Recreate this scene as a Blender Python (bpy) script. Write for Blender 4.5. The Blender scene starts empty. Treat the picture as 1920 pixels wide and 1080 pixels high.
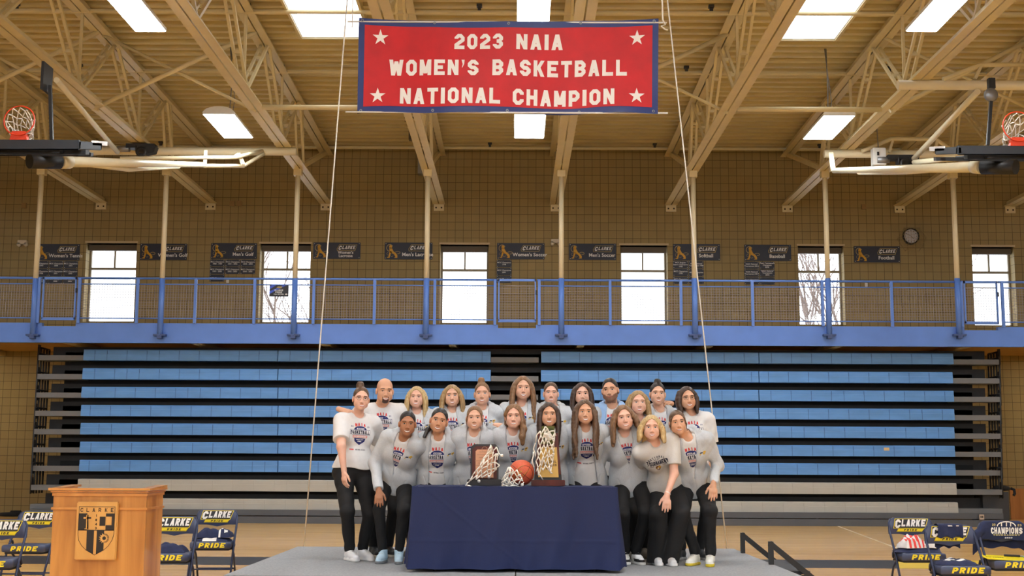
import bpy, bmesh, math, random, os
import numpy as np
from mathutils import Vector, Matrix
PI = math.pi
R = math.radians
sc = bpy.context.scene
COL = sc.collection

# ------------------------------------------------------------------ camera
FPX, PITCH, ROLL, YAW, CAMZ = 2390.0, R(7.77), R(0.28), -9.0 / 2390.0, 1.356
_f = Vector((math.sin(YAW) * math.cos(PITCH), math.cos(YAW) * math.cos(PITCH), math.sin(PITCH)))
_r0 = Vector((math.cos(YAW), -math.sin(YAW), 0))
_u0 = _r0.cross(_f)
_u = _u0 * math.cos(ROLL) - _r0 * math.sin(ROLL)
_r = _r0 * math.cos(ROLL) + _u0 * math.sin(ROLL)
cam_data = bpy.data.cameras.new('camera')
cam_data.sensor_width = 36.0
cam_data.lens = FPX / 1920.0 * 36.0
cam_data.clip_end = 300
cam = bpy.data.objects.new('camera', cam_data)
COL.objects.link(cam)
cam.matrix_world = Matrix(((_r.x, _u.x, -_f.x, 0), (_r.y, _u.y, -_f.y, 0), (_r.z, _u.z, -_f.z, CAMZ), (0, 0, 0, 1)))
sc.camera = cam

def at(px, py, Y):
    """world point at depth Y seen at photo pixel (px, py)"""
    d = _f * FPX + _r * (px - 960) - _u * (py - 540)
    d = d * (Y / d.y)
    return Vector((d.x, d.y, d.z + CAMZ))

def atz(px, py, z):
    """world point at height z seen at photo pixel (px, py)"""
    d = _f * FPX + _r * (px - 960) - _u * (py - 540)
    d = d * ((z - CAMZ) / d.z)
    return Vector((d.x, d.y, z))

# ------------------------------------------------------------------ world, exposure
LAMP = 50.0
SKYL = 4.0
w = bpy.data.worlds.new('overcast_sky')
sc.world = w
w.use_nodes = True
nt = w.node_tree
bg = nt.nodes['Background']
tc = nt.nodes.new('ShaderNodeTexCoord')
sp = nt.nodes.new('ShaderNodeSeparateXYZ')
rp = nt.nodes.new('ShaderNodeValToRGB')
nt.links.new(tc.outputs['Generated'], sp.inputs[0])
nt.links.new(sp.outputs['Z'], rp.inputs[0])
rp.color_ramp.elements[0].position = 0.0
rp.color_ramp.elements[0].color = (0.80, 0.86, 0.95, 1)
rp.color_ramp.elements[1].position = 0.6
rp.color_ramp.elements[1].color = (1, 1, 1, 1)
nt.links.new(rp.outputs[0], bg.inputs[0])
bg.inputs[1].default_value = SKYL
sc.view_settings.view_transform = 'Standard'
sc.view_settings.look = 'None'
sc.view_settings.gamma = 1.0
sc.view_settings.use_curve_mapping = False
sc.view_settings.exposure = 0.0
sc.cycles.use_denoising = True
sc.cycles.max_bounces = 8
sc.cycles.diffuse_bounces = 5
sc.cycles.sample_clamp_indirect = 6.0
sc.cycles.caustics_reflective = False
sc.cycles.caustics_refractive = False

# ------------------------------------------------------------------ materials
MATS = {}
def srgb(r, g, b):
    f = lambda c: (c / 255 / 12.92) if c / 255 <= 0.04045 else ((c / 255 + 0.055) / 1.055) ** 2.4
    return (f(r), f(g), f(b))

def mat(name, col, rough=0.6, metal=0.0, var=0.0, scale=30.0, emit=0.0, stretch=None, spec=None, bump=0.0):
    if name in MATS: return MATS[name]
    m = bpy.data.materials.new(name)
    m.use_nodes = True
    n = m.node_tree.nodes; L = m.node_tree.links
    b = n['Principled BSDF']
    b.inputs['Base Color'].default_value = (*col, 1)
    b.inputs['Roughness'].default_value = rough
    b.inputs['Metallic'].default_value = metal
    if spec is not None: b.inputs['Specular IOR Level'].default_value = spec
    if emit:
        b.inputs['Emission Color'].default_value = (*col, 1)
        b.inputs['Emission Strength'].default_value = emit
    if var or bump:
        t = n.new('ShaderNodeTexCoord'); mp = n.new('ShaderNodeMapping'); nz = n.new('ShaderNodeTexNoise')
        L.new(t.outputs['Object'], mp.inputs[0]); L.new(mp.outputs[0], nz.inputs['Vector'])
        if stretch: mp.inputs['Scale'].default_value = stretch
        nz.inputs['Scale'].default_value = scale
        nz.inputs['Detail'].default_value = 4
        if var:
            cr = n.new('ShaderNodeValToRGB')
            cr.color_ramp.elements[0].position = 0.3; cr.color_ramp.elements[1].position = 0.7
            cr.color_ramp.elements[0].color = tuple(max(0, c * (1 - var)) for c in col) + (1,)
            cr.color_ramp.elements[1].color = tuple(min(1, c * (1 + var)) for c in col) + (1,)
            L.new(nz.outputs['Fac'], cr.inputs[0]); L.new(cr.outputs[0], b.inputs['Base Color'])
        if bump:
            bp = n.new('ShaderNodeBump'); bp.inputs['Strength'].default_value = bump; bp.inputs['Distance'].default_value = 0.01
            L.new(nz.outputs['Fac'], bp.inputs['Height']); L.new(bp.outputs[0], b.inputs['Normal'])
    MATS[name] = m
    return m

def wood_mat(name, c0, c1, scale, rough=0.35, planks=None, coat=0.0):
    m = bpy.data.materials.new(name); m.use_nodes = True
    n = m.node_tree.nodes; L = m.node_tree.links; b = n['Principled BSDF']
    t = n.new('ShaderNodeTexCoord'); mp = n.new('ShaderNodeMapping'); mp.inputs['Scale'].default_value = scale
    nz = n.new('ShaderNodeTexNoise'); nz.inputs['Scale'].default_value = 1.0; nz.inputs['Detail'].default_value = 6
    nz.inputs['Distortion'].default_value = 0.6
    cr = n.new('ShaderNodeValToRGB')
    cr.color_ramp.elements[0].position = 0.32; cr.color_ramp.elements[1].position = 0.68
    cr.color_ramp.elements[0].color = (*c0, 1); cr.color_ramp.elements[1].color = (*c1, 1)
    L.new(t.outputs['Object'], mp.inputs[0]); L.new(mp.outputs[0], nz.inputs['Vector']); L.new(nz.outputs['Fac'], cr.inputs[0])
    src = cr.outputs[0]
    if planks:
        br = n.new('ShaderNodeTexBrick'); br.inputs['Scale'].default_value = 1.0
        br.inputs['Brick Width'].default_value = planks[0]; br.inputs['Row Height'].default_value = planks[1]
        br.inputs['Mortar Size'].default_value = 0.0015
        br.inputs['Color1'].default_value = (1.06, 1.06, 1.06, 1); br.inputs['Color2'].default_value = (0.86, 0.84, 0.80, 1)
        br.inputs['Mortar'].default_value = (0.7, 0.62, 0.5, 1); br.offset = 0.37
        L.new(t.outputs['Object'], br.inputs['Vector'])
        mx = n.new('ShaderNodeMix'); mx.data_type = 'RGBA'; mx.blend_type = 'MULTIPLY'; mx.inputs['Factor'].default_value = 1
        L.new(src, mx.inputs['A']); L.new(br.outputs['Color'], mx.inputs['B']); src = mx.outputs['Result']
    L.new(src, b.inputs['Base Color']); b.inputs['Roughness'].default_value = rough
    b.inputs['Coat Weight'].default_value = coat
    MATS[name] = m
    return m

def block_mat(name, c1, c2, mortar, size, plane='XZ'):
    """stacked square masonry units"""
    m = bpy.data.materials.new(name); m.use_nodes = True
    n = m.node_tree.nodes; L = m.node_tree.links; b = n['Principled BSDF']
    t = n.new('ShaderNodeTexCoord'); s = n.new('ShaderNodeSeparateXYZ'); c = n.new('ShaderNodeCombineXYZ')
    L.new(t.outputs['Object'], s.inputs[0])
    if plane == 'XZ':
        ad = n.new('ShaderNodeMath'); ad.operation = 'ADD'
        L.new(s.outputs['X'], ad.inputs[0]); L.new(s.outputs['Y'], ad.inputs[1])
        L.new(ad.outputs[0], c.inputs[0]); L.new(s.outputs['Z'], c.inputs[1])
    br = n.new('ShaderNodeTexBrick'); br.offset = 0; br.inputs['Scale'].default_value = 1
    br.inputs['Brick Width'].default_value = size; br.inputs['Row Height'].default_value = size
    br.inputs['Mortar Size'].default_value = 0.006; br.inputs['Mortar Smooth'].default_value = 0.3
    br.inputs['Color1'].default_value = (*c1, 1); br.inputs['Color2'].default_value = (*c2, 1); br.inputs['Mortar'].default_value = (*mortar, 1)
    L.new(c.outputs[0], br.inputs['Vector'])
    nz = n.new('ShaderNodeTexNoise'); nz.inputs['Scale'].default_value = 0.5; nz.inputs['Detail'].default_value = 5
    L.new(t.outputs['Object'], nz.inputs['Vector'])
    mr = n.new('ShaderNodeMapRange'); mr.inputs['To Min'].default_value = 0.8; mr.inputs['To Max'].default_value = 1.2
    L.new(nz.outputs['Fac'], mr.inputs['Value'])
    mx = n.new('ShaderNodeMix'); mx.data_type = 'RGBA'; mx.blend_type = 'MULTIPLY'; mx.inputs['Factor'].default_value = 1
    L.new(br.outputs['Color'], mx.inputs['A']); L.new(mr.outputs[0], mx.inputs['B'])
    L.new(mx.outputs['Result'], b.inputs['Base Color']); b.inputs['Roughness'].default_value = 0.75
    bp = n.new('ShaderNodeBump'); bp.invert = True; bp.inputs['Strength'].default_value = 0.5; bp.inputs['Distance'].default_value = 0.006
    L.new(br.outputs['Fac'], bp.inputs['Height']); L.new(bp.outputs[0], b.inputs['Normal'])
    MATS[name] = m
    return m

def glass_mat():
    m = bpy.data.materials.new('window_glass'); m.use_nodes = True
    n = m.node_tree.nodes; L = m.node_tree.links
    n.remove(n['Principled BSDF'])
    tr = n.new('ShaderNodeBsdfTransparent'); gl = n.new('ShaderNodeBsdfGlossy'); gl.inputs['Roughness'].default_value = 0.05
    mx = n.new('ShaderNodeMixShader'); mx.inputs[0].default_value = 0.06
    L.new(tr.outputs[0], mx.inputs[1]); L.new(gl.outputs[0], mx.inputs[2]); L.new(mx.outputs[0], n['Material Output'].inputs[0])
    MATS['glass'] = m
    return m

def lamp_mat(name, col, strength):
    m = bpy.data.materials.new(name); m.use_nodes = True
    n = m.node_tree.nodes; n.remove(n['Principled BSDF'])
    e = n.new('ShaderNodeEmission'); e.inputs[0].default_value = (*col, 1); e.inputs[1].default_value = strength
    m.node_tree.links.new(e.outputs[0], n['Material Output'].inputs[0])
    MATS[name] = m
    return m

# ------------------------------------------------------------------ mesh builder
class MB:
    """collects shapes and links them as ONE mesh object"""
    def __init__(s): s.v = []; s.f = []; s.m = []; s.sm = []
    def add(s, vs, fs, mi=0, smooth=False):
        o = len(s.v); s.v += [tuple(p) for p in vs]
        for f in fs: s.f.append([i + o for i in f]); s.m.append(mi); s.sm.append(smooth)
        return s
    def box(s, a, b, mi=0):
        x0, y0, z0 = (min(a[i], b[i]) for i in range(3)); x1, y1, z1 = (max(a[i], b[i]) for i in range(3))
        return s.add([(x0, y0, z0), (x1, y0, z0), (x1, y1, z0), (x0, y1, z0), (x0, y0, z1), (x1, y0, z1), (x1, y1, z1), (x0, y1, z1)],
                     [(0, 3, 2, 1), (4, 5, 6, 7), (0, 1, 5, 4), (1, 2, 6, 5), (2, 3, 7, 6), (3, 0, 4, 7)], mi)
    def bar(s, p0, p1, w, h, up=(0, 0, 1), mi=0):
        p0 = Vector(p0); p1 = Vector(p1); d = (p1 - p0).normalized(); u = Vector(up)
        if abs(d.dot(u)) > 0.98: u = Vector((0, 1, 0))
        x = d.cross(u).normalized(); z = x.cross(d)
        vs = []
        for p in (p0, p1):
            for a, b in ((-1, -1), (1, -1), (1, 1), (-1, 1)): vs.append(p + x * (a * w / 2) + z * (b * h / 2))
        return s.add(vs, [(0, 1, 2, 3), (7, 6, 5, 4), (0, 4, 5, 1), (1, 5, 6, 2), (2, 6, 7, 3), (3, 7, 4, 0)], mi)
    def tube(s, pts, r, n=8, mi=0, closed=False, cap=True, smooth=True):
        pts = [Vector(p) for p in pts]; N = len(pts); rr = r if isinstance(r, (list, tuple)) else [r] * N
        vs = []; ref = None
        for i, p in enumerate(pts):
            if closed: d = pts[(i + 1) % N] - pts[i - 1]
            else: d = pts[min(i + 1, N - 1)] - pts[max(i - 1, 0)]
            d = d.normalized() if d.length > 1e-9 else Vector((0, 0, 1))
            if ref is None:
                ref = Vector((0, 0, 1)) if abs(d.z) < 0.9 else Vector((1, 0, 0))
            x = (ref - d * ref.dot(d))
            if x.length < 1e-6: x = d.orthogonal()
            x.normalize(); y = d.cross(x); ref = x
            for k in range(n):
                a = 2 * PI * k / n; vs.append(p + (x * math.cos(a) + y * math.sin(a)) * rr[i])
        fs = []
        for i in range(N if closed else N - 1):
            j = (i + 1) % N
            for k in range(n):
                l = (k + 1) % n; fs.append((i * n + k, i * n + l, j * n + l, j * n + k))
        s.add(vs, fs, mi, smooth)
        if cap and not closed:
            o = len(s.v) - len(vs)
            s.f.append([o + k for k in range(n)][::-1]); s.m.append(mi); s.sm.append(False)
            s.f.append([o + (N - 1) * n + k for k in range(n)]); s.m.append(mi); s.sm.append(False)
        return s
    def poly(s, pts, mi=0): return s.add(pts, [list(range(len(pts)))], mi)
    def prism(s, pts, d, mi=0, mi_side=None):
        """closed polygon extruded by vector d"""
        n = len(pts); d = Vector(d); a = [Vector(p) for p in pts]; b = [p + d for p in a]
        s.add(a, [list(range(n))], mi); s.add(b, [list(range(n))[::-1]], mi)
        return s.add(a + b, [(i, i + n, (i + 1) % n + n, (i + 1) % n) for i in range(n)], mi if mi_side is None else mi_side)
    def lathe(s, c, prof, n=24, mi=0, axis='z', smooth=True):
        c = Vector(c); vs = []
        for r, h in prof:
            for k in range(n):
                a = 2 * PI * k / n; x, y = r * math.cos(a), r * math.sin(a)
                vs.append(c + (Vector((x, y, h)) if axis == 'z' else Vector((x, h, y)) if axis == 'y' else Vector((h, x, y))))
        fs = [(i * n + k, i * n + (k + 1) % n, (i + 1) * n + (k + 1) % n, (i + 1) * n + k) for i in range(len(prof) - 1) for k in range(n)]
        return s.add(vs, fs, mi, smooth)
    def grid(s, P, mi=0, smooth=True, flip=False):
        """P[i][j] array of points"""
        n = len(P); m = len(P[0]); vs = [p for row in P for p in row]
        fs = [(i * m + j, i * m + j + 1, (i + 1) * m + j + 1, (i + 1) * m + j) for i in range(n - 1) for j in range(m - 1)]
        if flip: fs = [f[::-1] for f in fs]
        return s.add(vs, fs, mi, smooth)
    def build(s, name, mats, parent=None, bevel=0.0, recalc=False):
        me = bpy.data.meshes.new(name)
        me.from_pydata(s.v, [], s.f)
        for m in (mats if isinstance(mats, (list, tuple)) else [mats]): me.materials.append(m)
        me.polygons.foreach_set('material_index', s.m); me.polygons.foreach_set('use_smooth', s.sm)
        if recalc or bevel:
            bm = bmesh.new(); bm.from_mesh(me)
            if bevel:
                bmesh.ops.remove_doubles(bm, verts=bm.verts, dist=1e-5)
                ed = [e for e in bm.edges if len(e.link_faces) == 2 and e.calc_face_angle(0) > 0.5]
                bmesh.ops.bevel(bm, geom=ed, offset=bevel, segments=2, affect='EDGES', clamp_overlap=True)
            bmesh.ops.recalc_face_normals(bm, faces=bm.faces); bm.to_mesh(me); bm.free()
        me.update()
        o = bpy.data.objects.new(name, me); COL.objects.link(o)
        if parent: o.parent = parent
        return o

def tag(o, label=None, cat=None, group=None, kind=None):
    if label: o['label'] = label
    if cat: o['category'] = cat
    if group: o['group'] = group
    if kind: o['kind'] = kind
    return o
def empty(name, label, cat, loc=(0, 0, 0), rz=0.0, group=None, kind=None):
    o = bpy.data.objects.new(name, None); COL.objects.link(o)
    o.empty_display_size = 0.1
    o.location = loc; o.rotation_euler = (0, 0, rz)
    return tag(o, label, cat, group, kind)
def copy_tree(o, parent=None):
    c = o.copy(); COL.objects.link(c); c.parent = parent
    for ch in list(o.children): copy_tree(ch, c)
    return c
def rel(p, o):
    return Vector(p) - Vector(o)

# ------------------------------------------------------------------ lettering
def _stroke(pts, t, closed=False):
    """mitred stroke -> quads"""
    n = len(pts); out = []; L = []; Rr = []
    for i in range(n):
        p = Vector(pts[i])
        if closed: a = Vector(pts[i - 1]); b = Vector(pts[(i + 1) % n])
        else: a = Vector(pts[i - 1]) if i > 0 else None; b = Vector(pts[i + 1]) if i < n - 1 else None
        d1 = (p - a).normalized() if a is not None else None; d2 = (b - p).normalized() if b is not None else None
        if d1 is None: nn = Vector((-d2.y, d2.x)); k = 1
        elif d2 is None: nn = Vector((-d1.y, d1.x)); k = 1
        else:
            n1 = Vector((-d1.y, d1.x)); n2 = Vector((-d2.y, d2.x)); nn = (n1 + n2).normalized(); k = 1 / max(0.4, nn.dot(n1))
        L.append(p + nn * (t / 2 * k)); Rr.append(p - nn * (t / 2 * k))
    for i in range(n if closed else n - 1):
        j = (i + 1) % n; out.append([L[i], Rr[i], Rr[j], L[j]])
    return out
def _glyph(ch, W=0.68, t=0.21):
    l, r, b, u, m = t / 2, W - t / 2, t / 2, 1 - t / 2, 0.5; c = 0.15
    V2 = lambda *a: [Vector(p) for p in a]
    S = lambda pts, cl=False: _stroke(V2(*pts), t, cl)
    def dg(x0, y0, x1, y1, w=t * 1.05): return [V2((x0 - w / 2, y0), (x0 + w / 2, y0), (x1 + w / 2, y1), (x1 - w / 2, y1))]
    def rc(x0, y0, x1, y1): return [V2((x0, y0), (x1, y0), (x1, y1), (x0, y1))]
    if ch == ' ': return [], 0.45
    if ch in 'O0': return S([(l + c, b), (r - c, b), (r, b + c), (r, u - c), (r - c, u), (l + c, u), (l, u - c), (l, b + c)], True), W
    if ch == 'D': return S([(l, b), (r - c, b), (r, b + c), (r, u - c), (r - c, u), (l, u)], True), W
    if ch == 'U': return S([(l, 1), (l, b + c), (l + c, b), (r - c, b), (r, b + c), (r, 1)]), W
    if ch == 'C': return S([(r, .64), (r, u - c), (r - c, u), (l + c, u), (l, u - c), (l, b + c), (l + c, b), (r - c, b), (r, b + c), (r, .36)]), W
    if ch == 'G': return S([(r, .66), (r, u - c), (r - c, u), (l + c, u), (l, u - c), (l, b + c), (l + c, b), (r - c, b), (r, b + c), (r, .46), (.3, .46)]), W
    if ch == 'S': return S([(r, .68), (r, u - c), (r - c, u), (l + c, u), (l, u - c), (l, m + c * .9), (l + c, m), (r - c, m), (r, m - c * .9), (r, b + c), (r - c, b), (l + c, b), (l, b + c), (l, .32)]), W
    if ch == '2': return S([(l, .68), (l, u - c), (l + c, u), (r - c, u), (r, u - c), (r, .60), (l, .27), (l, b), (W, b)]), W
    if ch == '3': return S([(l, .68), (l, u - c), (l + c, u), (r - c, u), (r, u - c), (r, m + c), (r - c, m), (.26, m)]) + S([(.26, m), (r - c, m), (r, m - c), (r, b + c), (r - c, b), (l + c, b), (l, b + c), (l, .32)]), W
    if ch == '8': return S([(l + c, m), (r - c, m), (r, m + c), (r, u - c), (r - c, u), (l + c, u), (l, u - c), (l, m + c)], True) + S([(l + c, b), (r - c, b), (r, b + c), (r, m - c), (r - c, m), (l + c, m), (l, m - c), (l, b + c)], True), W
    if ch == '4': return rc(r - t / 2 - .08, 0, r + t / 2 - .08, 1) + rc(0, .2, W, .2 + t) + dg(l, .3, r - .1, 1), W
    if ch == '1': return rc(.12, 0, .12 + t, 1) + dg(.08, .74, .18, 1), .4
    if ch == 'I': return rc(0, 0, t * 1.1, 1), t * 1.1
    if ch == "'": return [V2((0, 1), (.2, 1), (.17, .72), (.06, .5), (.03, .5), (.08, .72))], .22
    if ch == 'L': return rc(0, 0, t, 1) + rc(0, 0, W, t), W
    if ch == 'T': return rc(W / 2 - t / 2, 0, W / 2 + t / 2, 1) + rc(0, 1 - t, W, 1), W
    if ch == 'H': return rc(0, 0, t, 1) + rc(W - t, 0, W, 1) + rc(0, m - t / 2, W, m + t / 2), W
    if ch == 'E': return rc(0, 0, t, 1) + rc(0, 0, W, t) + rc(0, 1 - t, W, 1) + rc(0, m - t / 2, W * .82, m + t / 2), W
    if ch == 'F': return rc(0, 0, t, 1) + rc(0, 1 - t, W, 1) + rc(0, m - t / 2, W * .82, m + t / 2), W
    if ch == 'N': return rc(0, 0, t, 1) + rc(W - t, 0, W, 1) + dg(t / 2, 1, W - t / 2, 0), W
    if ch == 'M': return rc(0, 0, t, 1) + rc(W + .06 - t, 0, W + .06, 1) + dg(t / 2, 1, W / 2 + .03, .12) + dg(W + .06 - t / 2, 1, W / 2 + .03, .12), W + .06
    if ch == 'W': return dg(t / 2, 1, .26, 0) + dg(.46, .9, .26, 0) + dg(.46, .9, .66, 0) + dg(.92 - t / 2, 1, .66, 0), .92
    if ch == 'A': return dg(t / 2, 0, W / 2, 1) + dg(W - t / 2, 0, W / 2, 1) + rc(W * .25, .2, W * .75, .37), W
    if ch == 'V': return dg(t / 2, 1, W / 2, 0) + dg(W - t / 2, 1, W / 2, 0), W
    if ch == 'Y': return dg(t / 2, 1, W / 2, .45) + dg(W - t / 2, 1, W / 2, .45) + rc(W / 2 - t / 2, 0, W / 2 + t / 2, .5), W
    if ch == 'X': return dg(t / 2, 0, W - t / 2, 1) + dg(W - t / 2, 0, t / 2, 1), W
    if ch == 'K': return rc(0, 0, t, 1) + dg(t, .42, W - t / 2, 1) + dg(W * .42, .62, W - t / 2, 0), W
    if ch == 'P': return rc(0, 0, t, 1) + S([(0, u), (r - c, u), (r, u - c), (r, .42 + c), (r - c, .42), (0, .42)]), W
    if ch == 'R': return rc(0, 0, t, 1) + S([(0, u), (r - c, u), (r, u - c), (r, .46 + c), (r - c, .46), (0, .46)]) + dg(W * .5, .46, W - t / 2, 0), W
    if ch == 'B': return rc(0, 0, t, 1) + S([(0, u), (r - c, u), (r, u - c), (r, m + c), (r - c, m), (0, m)]) + S([(0, m), (r - c, m), (r, m - c), (r, b + c), (r - c, b), (0, b)]), W
    return rc(0, 0, W, .1), W
def text_polys(s, h, width=None, gap=0.16, shear=0.0, W=0.68, t=0.21, space=0.45, vary=None):
    """list of 2D polygons of a centred line, cap height h"""
    x = 0; out = []
    for ch in s:
        g, a = _glyph(ch, W, t)
        if ch == ' ': a = space
        for p in g: out.append([(q.x + x, q.y) for q in p])
        x += a + (gap if ch != ' ' else 0)
    tot = x - gap; k = (width / (tot * h)) if width else 1.0
    return [[((px - tot / 2) * h * k + shear * (py - .5) * h, (py - .5) * h) for px, py in p] for p in out]
_FC = {}
def font_tris(s, size, bold=0.0, align='CENTER'):
    """2D triangles of the built-in typeface"""
    cu = bpy.data.curves.new('t', 'FONT'); cu.body = s; cu.size = size; cu.align_x = align; cu.align_y = 'CENTER'; cu.offset = bold; cu.resolution_u = 2
    o = bpy.data.objects.new('t', cu); COL.objects.link(o)
    dg = bpy.context.evaluated_depsgraph_get(); e = o.evaluated_get(dg); me = e.to_mesh()
    ps = [[(me.vertices[i].co.x, me.vertices[i].co.y) for i in p.vertices] for p in me.polygons]
    e.to_mesh_clear(); bpy.data.objects.remove(o); bpy.data.curves.remove(cu)
    return ps
def put(mb, polys, fn, mi):
    for p in polys: mb.add([fn(x, y) for x, y in p], [list(range(len(p)))], mi)
def star_poly(cx, cy, r, n=5, r2=0.382, rot=PI / 2):
    pts = []
    for i in range(2 * n):
        a = rot + PI * i / n; q = r if i % 2 == 0 else r * r2; pts.append((cx + q * math.cos(a), cy + q * math.sin(a)))
    return [[(cx, cy), pts[i], pts[(i + 1) % (2 * n)]] for i in range(2 * n)]
# ================================================================== SETTING
YW = 32.3                      # face of the far wall
XS, YF = 21.0, -11.0           # side walls, wall behind the camera
def zdeck(y): return 9.40 + 0.018 * (YW - y)
ZCH = 7.93                     # underside of the roof trusses

tan_steel = mat('tan_steel', srgb(216, 203, 162), 0.45, var=0.05, scale=3)
tan_deck = mat('tan_deck', srgb(210, 196, 150), 0.55, var=0.06, scale=1.5)
cream = mat('cream_paint', srgb(224, 213, 180), 0.4, var=0.03, scale=5)
blue_paint = mat('blue_paint', srgb(92, 132, 212), 0.42, var=0.05, scale=2.5)
blk_wall = block_mat('wall_block', srgb(158, 139, 94), srgb(151, 132, 88), srgb(90, 76, 46), 0.2075)
floor_wood = wood_mat('floor_maple', srgb(214, 162, 90), srgb(241, 198, 126), (0.55, 14.0, 1.0), 0.26, (2.2, 0.057), coat=0.15)
black = mat('black_paint', (0.012, 0.012, 0.013), 0.5, var=0.2, scale=20)
black_matte = mat('black_matte', (0.009, 0.009, 0.010), 0.85, var=0.2, scale=8)
white_metal = mat('white_metal', srgb(228, 228, 224), 0.4, var=0.03, scale=8)
grey_metal = mat('grey_metal', srgb(140, 142, 145), 0.4, metal=0.6, var=0.06, scale=12)
glass = glass_mat()
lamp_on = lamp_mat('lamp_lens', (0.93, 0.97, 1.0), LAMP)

# floor, with its painted court lines
fl = MB()
fl.box((-XS, YF, -0.2), (XS, YW + 0.4, 0.0), 0)
def fquad(x0, x1, y0, y1, mi, z=0.0012, sk=0.0):
    fl.add([(x0, y0, z), (x1, y0, z), (x1 + sk, y1, z), (x0 + sk, y1, z)], [(0, 1, 2, 3)], mi)
YB0, YB1 = 17.02, 18.45
fquad(-XS, 5.02, YB0, YB1, 1, sk=0.35)
fquad(5.02, XS, YB0, YB1, 2, sk=0.35)
for (p0, p1, wd) in (((1500, 960), (1690, 1031), 0.05),):
    a = atz(*p0, 0); b = atz(*p1, 0); d = (b - a).normalized(); q = Vector((-d.y, d.x, 0)) * wd / 2
    fl.add([(a - q) + Vector((0, 0, .0014)), (b - q) + Vector((0, 0, .0014)), (b + q) + Vector((0, 0, .0014)), (a + q) + Vector((0, 0, .0014))], [(0, 1, 2, 3)], 3)
tag(fl.build('floor', [floor_wood, mat('line_black', srgb(34, 32, 33), 0.5, var=0.1, scale=6), mat('line_yellow', srgb(236, 200, 46), 0.35, var=0.04, scale=6),
                       mat('line_white', srgb(232, 206, 160), 0.4)]), kind='structure')

# far wall with five window openings
WIN = [(162, 250, 461, 606), (488, 579, 459, 606), (826, 915, 457, 606), (1163, 1253, 459, 607), (1496, 1586, 462, 609), (1822, 1908, 467, 612)]
wl = MB(); xs = []
for (a, b, t, bt) in WIN:
    A = at(a, t, YW); B = at(b, bt, YW); xs.append((A.x, B.x))
wz0 = at(960, 607, YW).z; wz1 = at(960, 459, YW).z
TH = 0.45
cur = -XS
for (x0, x1) in xs:
    wl.box((cur, YW, 0), (x0, YW + TH, 9.9)); wl.box((x0, YW, 0), (x1, YW + TH, wz0)); wl.box((x0, YW, wz1), (x1, YW + TH, 9.9)); cur = x1
wl.box((cur, YW, 0), (XS, YW + TH, 9.9))
tag(wl.build('wall_back', blk_wall), kind='structure')
for nm, a, b in (('wall_left', (-XS - .3, YF, 0), (-XS, YW, 10.2)), ('wall_right', (XS, YF, 0), (XS + .3, YW, 10.2))):
    tag(MB().box(a, b).build(nm, blk_wall), kind='structure')
wf = MB(); wf.box((-XS, YF - .3, 0), (XS, YF, 3.2)); wf.box((-XS, YF - .3, 8.6), (XS, YF, 10.4))  # openings added to this unseen wall to let in frontal daylight
for x0 in np.arange(-XS, XS + .1, 6.0): wf.box((max(-XS, x0 - .4), YF - .3, 3.2), (min(XS, x0 + .4), YF, 8.6))
tag(wf.build('wall_front', blk_wall), kind='structure')
for i, (x0, x1) in enumerate(xs):
    fr = MB(); yg = YW + 0.34; zt = wz1 - 0.12; zm = wz1 - 0.62
    for (a, b) in ((x0, x0 + .05), (x1 - .05, x1)): fr.box((a, yg - .04, wz0), (b, yg + .04, wz1))
    fr.box((x0, yg - .04, wz0), (x1, yg + .04, wz0 + .05)); fr.box((x0, yg - .04, wz1 - .05), (x1, yg + .04, wz1))
    fr.box((x0 + .05, yg - .035, zm - .03), (x1 - .05, yg + .035, zm + .03)); fr.box(((x0 + x1) / 2 - .02, yg - .03, zm + .03), ((x0 + x1) / 2 + .02, yg + .03, wz1 - .05))
    o = tag(fr.build('window_%d' % (i + 1), mat('frame_bronze', srgb(150, 140, 118), 0.5)), kind='structure')
    MB().box((x0 + .05, yg - .006, wz0 + .05), (x1 - .05, yg + .006, wz1 - .05)).build('pane', glass, o)
    MB().box((x0 + .02, yg - .2, wz1 - .17), (x1 - .02, yg - .1, wz1 - .02)).build('blind_housing', mat('bronze_dark', srgb(92, 78, 58), 0.6), o)
    MB().box((x0 - .03, YW - .02, wz1), (x1 + .03, YW + .3, wz1 + .05)).build('lintel', mat('lintel', srgb(196, 176, 140), 0.6), o)

# ceiling: corrugated deck on a slight slope, two skylight openings
SKY = [(at(566, 70, 23.75).x, at(692, 70, 23.75).x), (at(1459, 78, 23.75).x, at(1566, 78, 23.75).x)]
SKY_Y = (21.2, 23.75)
ck = MB(); pit = 0.33; y = YF
prof = [(0, 0), (0.12, 0), (0.15, 0.14), (0.30, 0.14), (0.33, 0)]
def strip(x0, x1, ya, yb, za, zb):
    ck.add([(x0, ya, za), (x1, ya, za), (x1, yb, zb), (x0, yb, zb)], [(3, 2, 1, 0)], 0)
while y < YW:
    insky = y + pit > SKY_Y[0] and y < SKY_Y[1]
    for (a, za), (b, zb) in zip(prof[:-1], prof[1:]):
        segs = [(-XS, XS)] if not insky else [(-XS, SKY[0][0]), (SKY[0][1], SKY[1][0]), (SKY[1][1], XS)]
        for s0, s1 in segs: strip(s0, s1, y + a, y + b, zdeck(y + a) + za, zdeck(y + b) + zb)
    y += pit
tag(ck.build('ceiling', tan_deck), kind='structure')
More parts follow.
